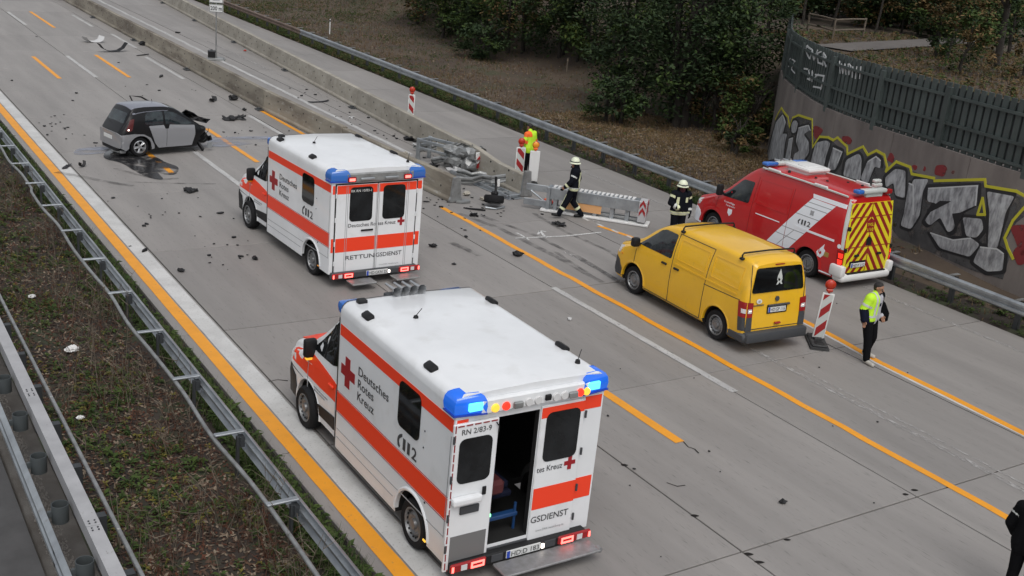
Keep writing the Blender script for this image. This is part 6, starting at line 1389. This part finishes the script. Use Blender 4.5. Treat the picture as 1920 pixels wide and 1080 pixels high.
def shard(name, label, cat, u, v, L, W, H, m, rz=None, kind='flat', group=None, z=0.):
    p = G(u, v); b = B(); rz = R.uniform(0, 6.28) if rz is None else rz; n = 6
    if kind == 'flat':
        pts = [(L / 2 * math.cos(k * 6.283 / n) * R.uniform(.6, 1.1), W / 2 * math.sin(k * 6.283 / n) * R.uniform(.6, 1.1)) for k in range(n)]; b.prism(pts, .004, max(.012, H))
        b.v = [(x, y, z_ + (.35 * H if x > 0 and z_ > .01 else 0)) for x, y, z_ in b.v]
    elif kind == 'curl':
        pp = [(L * (k / 6 - .5), W * .3 * math.sin(k), .01 + H * (abs(k / 6 - .5) * 2) ** 2.2) for k in range(7)]; vs = []
        for x, y, z_ in pp: vs += [(x, y - W / 2, z_), (x, y + W / 2 * (1 - .4 * abs(x) / L), z_ + .02), (x, y + W / 2 * .9, z_ - .012 + .02), (x, y - W / 2 * .9, z_ - .012)]
        b.add(vs, [(4 * i + j, 4 * i + (j + 1) % 4, 4 * i + 4 + (j + 1) % 4, 4 * i + 4 + j) for i in range(6) for j in range(4)] + [(0, 1, 2, 3), (27, 26, 25, 24)])
    elif kind == 'lump':
        t_ = bmesh.new(); bmesh.ops.create_icosphere(t_, subdivisions=2, radius=1); sd = V((u * .37, v * .21, 0))
        for q in t_.verts: k_ = 1 + .75 * MN.noise(q.co * 1.7 + sd); q.co = V((q.co.x * L * .5 * k_, q.co.y * W * .5 * k_, max(0, q.co.z * .45 + .35) * H * k_))
        b.bm(t_)
    elif kind == 'pile':
        for k in range(8):
            mt = Matrix.Translation(V((R.uniform(-L, L) * .34, R.uniform(-W, W) * .34, H * R.uniform(.12, .4)))) @ Matrix.Rotation(R.uniform(-.6, .6), 4, 'X') @ Matrix.Rotation(R.uniform(-.4, .4), 4, 'Y') @ Matrix.Rotation(R.uniform(0, 3), 4, 'Z'); a_ = R.uniform(.1, .3); b.prism([(-L * a_, -W * .2), (L * a_, -W * R.uniform(.05, .25)), (L * a_ * 1.2, W * .1), (0, W * R.uniform(.15, .3)), (-L * a_, W * .12)], -H * .06, H * R.uniform(.0, .25), fn=lambda x, y, h, mt=mt: tuple(mt @ V((x, y, h))))
    o = b.build(name, m, loc=(p.x, p.y, z + .006)); o.rotation_euler = (0, 0, rz); tag(o, label, cat, group); return o
S, SL, K_ = M['scrap'], M['scrap_l'], M['black']
for a in [('body_panel', 'crumpled white body panel upstream of the far orange dash', 'body panel', 174, 79, 1.0, .5, .28, SL, .4, 'curl'), ('bumper', 'dark curved bumper with upturned ends on the far lane', 'bumper', 211, 97, 1.5, .3, .4, K_, .35, 'curl'), ('plastic_lump', 'black lump at the foot of the left barriers near the far dashes', 'debris', 268, 85, .45, .35, .25, K_, None, 'lump'), ('trim_strip', 'thin dark trim strip lying before the black barrier-foot lump', 'debris', 266, 104, 1.0, .1, .03, K_, .6, 'flat'),
          ('trim_strip', 'dark trim strip between the far white dash and the barrier', 'debris', 302, 144, .6, .14, .05, S, 1.0, 'flat'), ('plastic_flap', 'bent dark flap left of the black box near the barrier', 'debris', 399, 190, .6, .2, .14, S, 1.2, 'curl'), ('plastic_box', 'black box lying at the barrier above the crashed car', 'debris', 437, 188, .36, .26, .22, K_, -.3, 'lump'), ('engine_cover', 'pile of dark engine cover pieces right of the crashed car', 'debris', 436, 224, .9, .55, .3, S, .5, 'pile'), ('plastic_clip', 'small black piece above the engine cover pile', 'debris', 458, 207, .25, .16, .1, K_, None, 'lump'),
          ('plastic_bar', 'straight black bar lying on the left orange line', 'debris', 125, 314, .62, .14, .06, K_, 1.1, 'lump'), ('plastic_hook', 'small black hook next to the bar on the left orange line', 'debris', 154, 313, .30, .10, .14, K_, 1.0, 'curl'), ('broken_mount', 'broken dark mount on the lane left of the farther ambulance', 'debris', 357, 360, .55, .3, .14, S, .4, 'pile'),
          ('torn_shoe', 'dark torn lump on the road right of the walking firefighter', 'debris', 1047, 423, .55, .26, .16, S, -.9, 'pile'), ('plastic_lump', 'dark lump on the orange line above the white lane line', 'debris', 971, 480, .26, .2, .14, K_, None, 'lump'), ('bent_bracket', 'bent black bracket beside the orange line below the torn wheel', 'debris', 887, 405, .3, .2, .14, K_, None, 'pile'), ('torn_strip', 'thin dark strip left of the torn wheel', 'debris', 890, 394, .65, .07, .04, K_, -.7, 'flat'), ('broken_plate', 'flat broken plate at the foot of the broken barrier end', 'debris', 868, 380, .6, .35, .05, M['zinc_dull'], .2, 'flat'),
          ('crumpled_cover', 'pale crumpled cover beside the crushed crash cushion', 'debris', 853, 322, .75, .45, .28, SL, .2, 'pile'), ('dark_hose', 'dark torn piece left of the crash cushion frame', 'debris', 812, 312, .6, .3, .1, K_, .5, 'pile'), ('curved_trim', 'curved dark trim lying across the worn white line between the barriers', 'debris', 597, 192, 1.1, .1, .05, K_, .3, 'curl'), ('white_scrap', 'white scrap on the worn line between the barriers', 'debris', 658, 222, .28, .2, .1, SL, None, 'pile'), ('dark_heap', 'flat heap of black splinters at the foot of the right barriers', 'debris', 775, 264, .9, .5, .06, K_, None, 'pile'),
          ('red_lens', 'small red lens fragment beyond the roadworks sign', 'debris', 459, 96, .25, .14, .08, M['lens_red'], None, 'lump'), ('dark_flap', 'dark flap lying between the barriers above the roadworks sign', 'debris', 333, 62, .32, .14, .06, K_, None, 'flat'), ('small_block', 'dark block alone on the lane below the left joint', 'debris', 340, 509, .18, .15, .08, K_, None, 'lump'), ('small_block', 'dark block on the road left of the nearer ambulance cab', 'debris', 478, 486, .2, .13, .08, K_, None, 'lump'),
          ('plastic_lump', 'dark lump on the near lane right of the open ambulance', 'debris', 1468, 943, .13, .1, .05, S, None, 'lump'), ('white_scrap', 'white scrap lying above the short white lane line', 'debris', 1068, 600, .16, .1, .03, SL, None, 'flat'), ('black_tray', 'long black tray at the foot of the sloping barrier end', 'debris', 962, 352, .8, .25, .12, K_, .3, 'lump'), ('black_rag', 'black rag beside the steel base rails', 'debris', 938, 340, .5, .25, .1, K_, None, 'pile'), ('lamp_body', 'small black lamp body by the second roof bar of the ambulance', 'debris', 812, 463, .22, .16, .1, K_, None, 'lump'), ('joint_lump', 'black piece on the road joint by the white edge line', 'debris', 271, 472, .3, .08, .05, K_, None, 'flat')]:
    shard(*a)
pts = [(70, 70), (22, 151), (138, 189), (142, 176), (237, 163), (274, 159), (300, 171), (221, 117), (101, 218), (128, 239), (82, 238), (94, 232), (103, 233), (158, 254), (88, 253), (124, 261), (178, 268), (180, 274), (472, 245), (440, 250), (420, 249), (480, 272), (268, 425), (275, 421), (213, 372), (305, 374), (390, 480), (450, 482), (440, 446), (392, 493), (412, 400), (335, 400), (438, 410), (545, 165), (575, 168), (570, 175), (590, 178), (560, 185), (566, 180), (655, 212), (705, 247), (706, 250), (740, 255), (718, 255), (745, 260), (770, 262), (690, 222), (660, 235), (805, 290), (785, 283), (795, 297), (825, 285), (830, 303), (770, 300), (838, 372), (815, 365), (800, 378), (828, 390), (820, 407), (870, 355), (940, 400), (905, 390), (903, 385), (1015, 403), (872, 431), (873, 445), (900, 432), (960, 374), (852, 495), (700, 540), (820, 630), (1140, 780), (1162, 692), (1180, 912), (1330, 846), (1350, 886), (1190, 880), (1303, 710), (1560, 800), (1645, 792), (1535, 690), (1505, 672), (1570, 570), (1640, 945), (1700, 700), (1240, 1045)]
def place(u, v):
    w_ = 'small dark crash fragment lying loose '
    if v > 560: return w_ + 'on the near lanes around the open ambulance'
    if u > 790 and v > 340: return w_ + 'on the road around the detached wheel'
    if v < 232 and u > 500: return w_ + 'between the two barrier rows above the ambulance'
    if u > 500 and v < 340: return w_ + 'between the barrier rows left of the crushed crash cushion'
    if v > 350 and u < 520: return w_ + 'on the lane left of the farther ambulance'
    if u < 185 and v > 200: return w_ + 'behind the tail of the crashed silver car'
    if v <= 200: return w_ + 'on the far lanes beyond the crashed silver car'
    return w_ + 'beside the crashed silver car and the farther ambulance'
for k in range(110):
    c_ = R.choice(((120, 240, 60, 25), (480, 250, 60, 20), (720, 255, 70, 12), (820, 375, 40, 25), (900, 400, 60, 30), (640, 220, 60, 20), (340, 160, 120, 40), (300, 420, 120, 60), (430, 470, 60, 40))); pts.append((c_[0] + R.gauss(0, .5) * c_[2], c_[1] + R.gauss(0, .5) * c_[3]))
for i_, (u, v) in enumerate(pts):
    k = R.random(); sz = R.uniform(.05, .13) * (1 if v < 500 else .4) * (1 if i_ < 86 else .55)
    shard('fragment', place(u, v), 'debris', u + R.uniform(-2, 2), v + R.uniform(-1, 1), sz * R.uniform(1, 1.8), sz, sz * .25, K_ if k < .6 else S, None, 'flat' if k < .8 else 'lump', DG)
# torn rail strips and concrete lumps between the barriers
for k, (u, v, l_, lb) in enumerate(((842, 316, 1.3, 'twisted steel strip leaning at the left end of the crushed crash cushion'), (880, 336, 1.0, 'bent steel strip lying before the crushed crash cushion'), (905, 352, 1.5, 'long torn steel strip along the base rails'), (800, 284, .9, 'short twisted steel strip on the road left of the crash cushion'))):
    p = G(u, v); b = B(); pp = [(l_ * (j / 4 - .5), R.uniform(-.10, .10), .03 + R.uniform(0, .16)) for j in range(5)]
    b.sweep([(x * 1.1, z * .8 + .1) for x, z in wbeam(1)], pp); o = b.build('torn_rail_strip', M['zinc_dull'], loc=(p.x, p.y, .0)); crumple(o, .04, 4); o.rotation_euler = (R.uniform(-.3, .3), R.uniform(-.2, .2), R.uniform(-.6, .6) - .9); zm = min((o.rotation_euler.to_matrix() @ q.co).z for q in o.data.vertices); o.location.z = -zm + .004
    tag(o, lb, 'steel strip', 'torn steel strips by the crash cushion')
for k, (u, v, s_) in enumerate(((826, 358, .3), (846, 366, .22), (812, 350, .2), (875, 366, .18), (835, 345, .16), (792, 325, .2), (760, 290, .16), (905, 375, .16))):
    shard('concrete_chunk', 'broken grey concrete chunk lying near the broken barrier end', 'concrete', u, v, s_ * 1.5, s_, s_ * .7, M['barrier'], None, 'lump', 'concrete chunks near the broken barrier end')
# litter on the median
for u, v, s_, lb in ((60, 555, .07, 'white crumpled paper in the weeds nearest the top of the left median'), (134, 655, .12, 'white plastic bag lying in the median weeds beside the box beam'), (150, 782, .06, 'small white litter scrap on the brown median leaves')):
    b = B(); t_ = bmesh.new(); bmesh.ops.create_icosphere(t_, subdivisions=3, radius=1)
    for q in t_.verts: q.co = V((q.co.x * s_, q.co.y * s_ * .75, max(q.co.z, -.3) * s_ * .55 + s_ * .18)) * (1 + .5 * MN.noise(q.co * 2.3 + V((u, 0, 0))))
    b.bm(t_); p = G(u, v, .05); o = b.build('plastic_litter', M['bwhite'], loc=(p.x, p.y, .03)); tag(o, lb, 'litter', 'white litter on the median')
# ================================================================ VEGETATION
def GT(u, v):
    d = CRX * ((u - 960) / FX) + CDN * ((v - 540) / FX) + CFW; t = 8.
    while t < 200:
        p = CO + d * t
        if p.z < hgt(p.x, p.y): return V((p.x, p.y, hgt(p.x, p.y)))
        t += .15
    p = CO + d * 120; return V((p.x, p.y, hgt(p.x, p.y)))
def leaves(n, cen, rad_, clumps, size, rr, droop=0., shell=.55):
    """leaf-sized faces in clumps through an uneven crown"""
    vs = []; fs = []; ms = []; C = []
    for k in range(clumps):
        a = rr.uniform(0, 6.283); z = rr.uniform(-1, 1); q = rr.uniform(shell, 1.0) * (1 + .25 * MN.noise(V((a, z * 2, n * .01)))); s = math.sqrt(1 - z * z)
        C.append((V((cen[0] + rad_[0] * q * s * math.cos(a), cen[1] + rad_[1] * q * s * math.sin(a), cen[2] + rad_[2] * q * z)), rr.uniform(.5, 1.25) * min(rad_) * .34, rr.choice((0, 0, 0, 1, 1, 2))))
    for k in range(n):
        c, cr, m = C[k % clumps]
        p = c + V((rr.gauss(0, .5), rr.gauss(0, .5), rr.gauss(0, .38))) * cr
        s = size * rr.uniform(.6, 1.4); u = V((rr.gauss(0, 1), rr.gauss(0, 1), rr.gauss(0, .5))).normalized(); w_ = u.cross(V((rr.gauss(0, .6), rr.gauss(0, .6), 1))).normalized()
        o = len(vs); vs += [tuple(p - u * s), tuple(p + w_ * s * .45), tuple(p + u * s), tuple(p - w_ * s * .45)]; fs.append((o, o + 1, o + 2, o + 3)); ms.append(m if rr.random() < .8 else rr.choice((0, 1, 2)))
    return vs, fs, ms
def trunk(b, base, h, r, rr, forks=5, spread=1.6):
    p = V(base); pts = [p]; 
    for k in range(5): p = p + V((rr.uniform(-.12, .12), rr.uniform(-.12, .12), h / 5)); pts.append(p)
    b.tube(pts, r, 7, r2=r * .35)
    for k in range(forks):
        i = rr.randint(2, 4); q = pts[i]; a = rr.uniform(0, 6.28); e = q + V((math.cos(a) * spread * rr.uniform(.5, 1), math.sin(a) * spread * rr.uniform(.5, 1), rr.uniform(.5, 1.3) * spread)); b.tube([q, q.lerp(e, .5) + V((0, 0, .15)), e], r * .4, 5, r2=r * .12)
def tree(name, label, cat, base, h, wd, n, mats, size, seed, trunk_h=None, r=.14, group=None, low=.25, stems=1, clumps=None, depth=None):
    rr = random.Random(seed); T = thing(name, label, cat, tuple(base), 0, group)
    cz = h * (low + 1) / 2; rz = h * (1 - low) / 2
    vs, fs, ms = leaves(n, (0, 0, cz), (wd / 2, (depth or wd) / 2, rz), clumps or max(14, n // 110), size, rr)
    b = B(); b.v = vs; b.f = fs; b.m = ms; b.build('crown', [M[q] for q in mats], T, fixn=False)
    b = B()
    for k in range(stems): trunk(b, (rr.uniform(-.3, .3) * (stems > 1) * wd * .4, rr.uniform(-.3, .3) * (stems > 1) * wd * .4, -.1), h * .8, r * rr.uniform(.7, 1.1), rr, 6, wd * .32)
    b.build('trunk', M['bark'], T, smooth=60); return T
DK = ('leaf_dark', 'leaf_dark', 'leaf_mid'); MD = ('leaf_dark', 'leaf_mid', 'leaf_light'); LT = ('leaf_mid', 'leaf_light', 'leaf_mid'); DY = ('leaf_mid', 'leaf_dry', 'leaf_dark')
GT_ = 'trees and bushes on the embankment'
EXTRA = [(1330, 240, 2.6, 3.0, 4200, DY, .085, 31, 'low dark scrub between the broad dark tree and the graffiti wall', .0), (1405, 262, 2.4, 2.6, 3600, DY, .085, 32, 'low brownish scrub close to the foot of the graffiti wall', .0), (1378, 288, 1.3, 2.0, 1800, DY, .08, 33, 'lowest dry scrub above the nose of the red van', .0), (1150, 232, 2.0, 2.6, 3000, DK, .085, 34, 'low dark bush at the lower left foot of the broad dark tree', .0), (905, 112, 2.2, 3.2, 3000, DK, .1, 35, 'low dark bush in front of the far thicket', .0)]
P = GT(1268, 238); 
tree('dense_tree', 'broad dark green tree with low branches standing left of the graffiti wall', 'tree', P, 9.5, 5.2, 15000, DK, .105, 1, r=.2, low=.02, stems=4, group=GT_)
for a in [(1170, 205, 7.5, 4.2, 9000, DK, .10, 2, 'dark bushy tree just left of the broad dark tree', .0), (1385, 215, 8.5, 4.6, 10000, DK, .10, 3, 'dark tree right of the broad dark tree, touching the wall', .02), (1225, 160, 10, 5, 9000, MD, .11, 4, 'tall mid green tree behind the broad dark tree', .1), (1100, 118, 6.0, 4.6, 8000, MD, .11, 5, 'mid green bush at the back edge of the brown slope', .0), (1040, 108, 6.5, 4.4, 7500, DK, .11, 6, 'dark green bush standing behind the brown slope, left of the mid green bush', .0),
          (975, 100, 6.2, 4.8, 7500, DY, .11, 7, 'olive and brown bush behind the open brown slope', .0), (905, 86, 7, 5, 7500, DK, .12, 8, 'dark bush above the far guard rail posts', .0), (845, 68, 7.5, 5.2, 7500, MD, .12, 9, 'light green bush left of the dark bush at the top of the photo', .0), (790, 44, 4.5, 4.2, 4000, DY, .12, 10, 'sparse brownish bush at the left end of the thicket', .0), (1340, 120, 11, 5.5, 9000, MD, .11, 11, 'tall green tree with lighter leaves near the fence end', .12), (1430, 60, 8, 4.6, 7500, LT, .11, 12, 'bright green tree at the upper left end of the metal fence', .05)] + EXTRA:
    tree('bush' if a[2] < 7 else 'tree', a[8], 'bush' if a[2] < 7 else 'tree', GT(a[0], a[1]), a[2], a[3], a[4], a[5], a[6], a[7], r=.10, low=a[9], stems=3 if a[2] < 8 else 2, group=GT_)
# thin trees on the terrace behind the fence
TG = 'thin trees behind the metal fence'
for k, (u, v, h, wd, n, mt, lb) in enumerate([(1772, 118, 7.5, 3.0, 2600, DY, 'thin tree with yellowing leaves at the bend of the gravel path'), (1868, 128, 9, 3.2, 2600, MD, 'dark trunked tree right of the path near the right edge'), (1640, 64, 9, 3.6, 3600, DK, 'dark slim tree behind the right end of the wooden handrail'), (1690, 62, 9, 3.4, 3400, DK, 'dark slim tree beyond the gravel path'), (1560, 50, 8, 3.6, 3800, MD, 'leafy slim tree behind the wooden handrail'), (1505, 46, 8, 3.4, 3800, LT, 'light green slim tree at the left end of the handrail'), (1735, 56, 9, 3.6, 3600, DK, 'slim dark tree behind the path, left of the yellowing tree'), (1800, 60, 9, 3.8, 3800, DK, 'slim dark tree behind the yellowing tree'), (1905, 70, 9, 4, 3800, DY, 'brownish tree in the upper right corner'), (1850, 48, 10, 4, 3800, MD, 'tall green tree behind the dark trunked tree'), (1918, 150, 4, 2.2, 1600, DY, 'small dry shrub on the terrace at the right edge'), (1800, 140, 3.2, 2.6, 2600, DY, 'olive shrub on the terrace right of the yellowing tree'), (1752, 108, 3.0, 2.2, 1800, DY, 'thin leafy shrub at the near edge of the gravel path bend'), (1890, 104, 3.6, 2.8, 2800, DK, 'dark shrub on the terrace behind the dark trunked tree'), (1838, 92, 3.2, 2.6, 2400, DY, 'brownish shrub beyond the dark trunked tree'), (1722, 66, 3.4, 2.8, 2400, MD, 'mid green shrub beyond the gravel path')]):
    tree('slim_tree' if h > 5 else 'shrub', lb, 'tree', GT(u, v), h, wd, n, mt, .09, 40 + k, r=.11 if k != 1 else .2, low=.3 if h > 5 else .0, group=TG)
# undergrowth behind the path and a closed wood: one mass
rr = random.Random(5); b = B()
def mass(q, wd, h, n, ms_, tr=True):
    vs, fs, ms = leaves(n, (q.x, q.y, q.z + h * .5), (wd, wd, h * .55), max(12, n // 60), (.075 + .0009 * (q - CO).length), rr, shell=.25); b.add(vs, fs); b.m[-len(fs):] = [ms_[m] for m in ms]
    if tr: b.tube([(q.x, q.y, q.z - .5), (q.x + .2, q.y, q.z + 9)], rr.uniform(.06, .16), 5, m=3)
for k in range(30): mass(GT(1478 + k * 15.2, (62, 40, 68, 26)[k % 4] - 2 - (14 if 8 < k < 18 and k % 4 != 1 else 0) - (30 if k < 9 else 0) + (8 if k > 17 else 0)), rr.uniform(1.5, 2.3), rr.uniform(2.6, 4.6), 4200, ((0, 0, 2), (0, 1, 0), (0, 5, 2), (5, 0, 1))[k % 4])
for k in range(54): mass(GT(700 + k * 24, -34 + rr.uniform(-25, 14)), 3.2, 8, 2600, (0, 0, 2))
tag(b.build('wood', [M['leaf_dark'], M['leaf_dark'], M['leaf_mid'], M['bark'], M['leaf_light'], M['leaf_dry']], fixn=False), 'dense dark wood and undergrowth closing the view behind the slope and the path', 'wood', kind='stuff')
# wooden handrail and path on the terrace
hp = [GT(1512, 62), GT(1560, 75), GT(1617, 72)]
Tt = thing('wooden_handrail', 'weathered wooden handrail beside the gravel path behind the metal fence', 'railing', tuple(hp[0]), 0)
q = [p - hp[0] for p in hp]
for p in q: B().cyl(p - V((0, 0, .2)), p + V((0, 0, 1.15)), .055, n=8).build('post', M['wood'], Tt)
for z in (.5, 1.08):
    for a_, c_ in zip(q, q[1:]): B().tube([a_ + V((0, 0, z)), (a_ + c_) / 2 + V((0, 0, z + .02)), c_ + V((0, 0, z))], .05, 8).build('rail', M['wood'], Tt)
pp = [GT(u, v) for u, v in ((1560, 93), (1640, 88), (1740, 82), (1800, 78), (1850, 70))]; pr_ = []
for a_, c_ in zip(pp, pp[1:]): pr_ += [a_.lerp(c_, k / 8) for k in range(8)]
b = B(); vs = []
for i, p in enumerate(pr_):
    d = pr_[min(i + 1, len(pr_) - 1)] - pr_[max(i - 1, 0)]; d.z = 0; d.normalize(); s = V((d.y, -d.x, 0))
    for e in range(5): w_ = (e - 2) * .55; x, y = p.x + s.x * w_, p.y + s.y * w_; vs.append((x, y, hgt(x, y) + .05))
vs = [(x, y, WT - .04) for x, y, z in vs]
b.add(vs, [(5 * i + e, 5 * i + e + 1, 5 * i + 6 + e, 5 * i + 5 + e) for i in range(len(pr_) - 1) for e in range(4)])
struct('gravel_path', b, M['path'])
# ground cover
def scatter(name, n, spot, kinds, mats, label, cat, seed, dens=None):
    rr = random.Random(seed); vs = []; fs = []; ms = []; c = 0; tries = 0
    while c < n and tries < n * 6:
        tries += 1; x, y = spot(rr)
        if dens and rr.random() > dens(x, y): continue
        z = hgt(x, y); k, m, h, w_ = rr.choice(kinds); h *= rr.uniform(.5, 1.4); o = len(vs); a = rr.uniform(0, 6.283); ca, sa = math.cos(a), math.sin(a)
        if k == 'blade':
            for j in range(3):
                a += 2.1; ca, sa = math.cos(a), math.sin(a); l = rr.uniform(.2, .6) * h; o = len(vs); vs += [(x - sa * w_, y + ca * w_, z - .01), (x + sa * w_, y - ca * w_, z - .01), (x + ca * l, y + sa * l, z + h * rr.uniform(.7, 1))]; fs.append((o, o + 1, o + 2)); ms.append(m)
        elif k == 'flat':
            t = rr.uniform(-.5, .5); vs += [(x - ca * h, y - sa * h, z + .01), (x + sa * w_, y - ca * w_, z + .015 + t * w_), (x + ca * h, y + sa * h, z + .02 + abs(t) * h), (x - sa * w_, y + ca * w_, z + .015 - t * w_ * .5)]; fs.append((o, o + 1, o + 2, o + 3)); ms.append(m)
        elif k == 'twig':
            dx, dy = rr.gauss(0, .25) * h, rr.gauss(0, .25) * h; vs += [(x - sa * w_, y + ca * w_, z), (x + sa * w_, y - ca * w_, z), (x + dx + sa * w_ * .4, y + dy - ca * w_ * .4, z + h), (x + dx - sa * w_ * .4, y + dy + ca * w_ * .4, z + h)]; fs.append((o, o + 1, o + 2, o + 3)); ms.append(m)
            for j in range(3):
                t = rr.uniform(.4, .9); bx_, by_, bz_ = x + dx * t, y + dy * t, z + h * t; o = len(vs); ex, ey = rr.gauss(0, .18) * h, rr.gauss(0, .18) * h; vs += [(bx_, by_, bz_), (bx_ + w_, by_ + w_, bz_ + .01), (bx_ + ex, by_ + ey, bz_ + .22 * h)]; fs.append((o, o + 1, o + 2)); ms.append(m)
        elif k == 'leafy':
            for j in range(7):
                a = rr.uniform(0, 6.283); ca, sa = math.cos(a), math.sin(a); l = h * rr.uniform(.5, 1); zz = z + h * rr.uniform(.05, .7); o = len(vs); vs += [(x, y, zz), (x + ca * l * .5 - sa * l * .2, y + sa * l * .5 + ca * l * .2, zz + l * .25), (x + ca * l, y + sa * l, zz + l * rr.uniform(-.1, .3)), (x + ca * l * .5 + sa * l * .2, y + sa * l * .5 - ca * l * .2, zz + l * .2)]; fs.append((o, o + 1, o + 2, o + 3)); ms.append(m)
        c += 1
    b = B(); b.v = vs; b.f = fs; b.m = ms
    return tag(b.build(name, [M[q] for q in mats], fixn=False), label, cat, kind='stuff')
def med(rr): 
    y = 9 + 36 * rr.random() ** 1.7; return rr.uniform(2.85, 4.95), y
patchy = lambda s, o, lo=.1: (lambda x, y: max(lo, min(1, .5 + 1.5 * MN.noise(V((x * s, y * s, o))))))
scatter('leaf_litter', 19000, med, [('flat', 0, .035, .02), ('flat', 1, .03, .02), ('flat', 0, .045, .022), ('flat', 2, .04, .022)], ['litter', 'reddish', 'litter_pale'], 'brown fallen leaves covering the median strip', 'leaves', 1)
scatter('weeds', 4200, med, [('leafy', 0, .10, .02), ('leafy', 1, .12, .02), ('blade', 0, .14, .006), ('blade', 3, .2, .006), ('leafy', 2, .08, .02)], ['grass', 'leaf_mid', 'flower', 'reddish'], 'low green weeds growing between the two median rails', 'weeds', 2, patchy(.7, 1, .06))
scatter('dry_stems', 1700, med, [('twig', 0, .42, .006), ('twig', 1, .35, .006), ('twig', 0, .7, .007)], ['stem', 'reddish'], 'dry upright stems in the median weeds', 'stems', 3, lambda x, y: (.25 + .75 * sstep(3.4, 4.6, x)) * max(.05, min(1, .4 + 1.8 * MN.noise(V((x * .9, y * .6, 4))))))
scatter('verge_grass', 15000, lambda rr: (rr.uniform(5.12, 5.60), 8 + 52 * rr.random() ** 1.6), [('blade', 0, .2, .009), ('leafy', 1, .14, .02), ('blade', 1, .22, .009), ('blade', 2, .2, .006)], ['grass', 'leaf_mid', 'stem'], 'ragged grass along the left kerb strip under the rail', 'grass', 4, lambda x, y: max(.25, min(1, .6 + 1.2 * MN.noise(V((x * 2, y * .5, 3))))))
scatter('verge_weeds', 16000, lambda rr: ((lambda y: (23.56 + .02 * (y - 13) + rr.uniform(-.03, 1.35), y))(10 + 75 * rr.random())), [('blade', 0, .16, .012), ('leafy', 1, .13, .03), ('leafy', 0, .13, .03), ('blade', 2, .16, .01)], ['grass', 'leaf_mid', 'straw'], 'green grass verge under the right guard rail', 'grass', 5, lambda x, y: max(.08, min(1, .35 + .02 * (y - 22) + 1.0 * MN.noise(V((x * .8, y * .25, 2))))))
def slope(rr):
    x = 24.3 + 14 * rr.random() ** 1.4; return x, rr.uniform(18, 88)
ok = lambda x, y: 1 if x < wall_x(y) - .1 else 0
scatter('slope_grass', 26000, slope, [('blade', 0, .16, .012), ('flat', 1, .07, .035), ('flat', 2, .06, .03), ('blade', 0, .22, .01), ('flat', 3, .06, .035)], ['straw', 'litter', 'reddish', 'litter_pale'], 'dry straw and dead leaves on the brown embankment slope', 'dry grass', 6, lambda x, y: ok(x, y) * max(.25, min(1, .6 + .9 * MN.noise(V((x * .35, y * .2, 5))))))
scatter('straw_patch', 13000, lambda rr: (24.6 + 7.5 * rr.random(), 22 + 17 * rr.random()), [('blade', 0, .13, .02), ('blade', 1, .11, .02), ('flat', 0, .14, .025), ('flat', 2, .09, .03), ('flat', 1, .12, .02)], ['straw', 'leaf_dry', 'litter_pale'], 'warm straw grass below the dark trees beside the right guard rail', 'dry grass', 16, lambda x, y: ok(x, y) * max(.05, min(1, .75 + 1.2 * MN.noise(V((x * .4, y * .3, 7))))))
scatter('slope_green', 9000, slope, [('blade', 0, .14, .012), ('leafy', 1, .11, .03)], ['grass', 'leaf_mid'], 'sparse green growth on the far part of the slope', 'grass', 7, lambda x, y: ok(x, y) * (.1 + .9 * sstep(48, 66, y)) * max(.1, min(1, .45 + 1.3 * MN.noise(V((x * .3, y * .16, 9))))))
scatter('terrace_grass', 14000, lambda rr: (rr.uniform(26, 58), rr.uniform(12, 46)), [('blade', 0, .22, .014), ('blade', 0, .34, .012), ('leafy', 1, .2, .03), ('leafy', 3, .2, .03), ('flat', 2, .1, .04)], ['straw', 'leaf_dry', 'litter', 'leaf_mid'], 'tall dry grass on the terrace behind the metal fence', 'dry grass', 8, lambda x, y: 1 if (x > wall_x(y) + .4 or (y > 33 and x > 44)) and min((V((x, y)) - p.xy).length for p in pr_) > 1.3 else 0)
b = B(); rr = random.Random(9)
for k in range(9000):
    x = 2.12 + rr.uniform(-.0, .28); y = 7 + rr.random() ** 1.5 * 40; s = rr.uniform(.006, .018); z = hgt(x, y)
    b.add([(x - s, y - s, z), (x + s, y - s, z), (x, y + s, z), (x, y, z + s * 1.4)], [(0, 1, 3), (1, 2, 3), (2, 0, 3)])
tag(b.build('gravel', mat('grey_grit', (.13, .12, .11), .9), fixn=False), 'grey grit strip between the lower rail and the box beam', 'gravel', kind='stuff')
# marker stakes on the slope
for u, v, h, lb in ((618, 64, .9, 'short white marker post behind the far guard rail'), (949, 180, .8, 'thin pale stake nearest the dark bush on the slope'), (1139, 166, 1.0, 'thin pale stake at the upper edge of the brown slope'), (811, 137, .7, 'thin pale stake behind the guard rail above the far beacon'), (1062, 138, .8, 'thin pale stake below the olive bush')):
    p = GT(u, v); T = thing('marker_stake', lb, 'stake', tuple(p), 0, 'stakes on the slope'); B().box((-.03, -.03, -.1), (.03, .03, h), .008).build('stake', M['bwhite'] if u == 618 else M['wood'], T); B().box((-.034, -.034, h - .16), (.034, .034, h - .06)).build('stake_band', M['dgrey'] if u == 618 else M['litter_pale'], T)
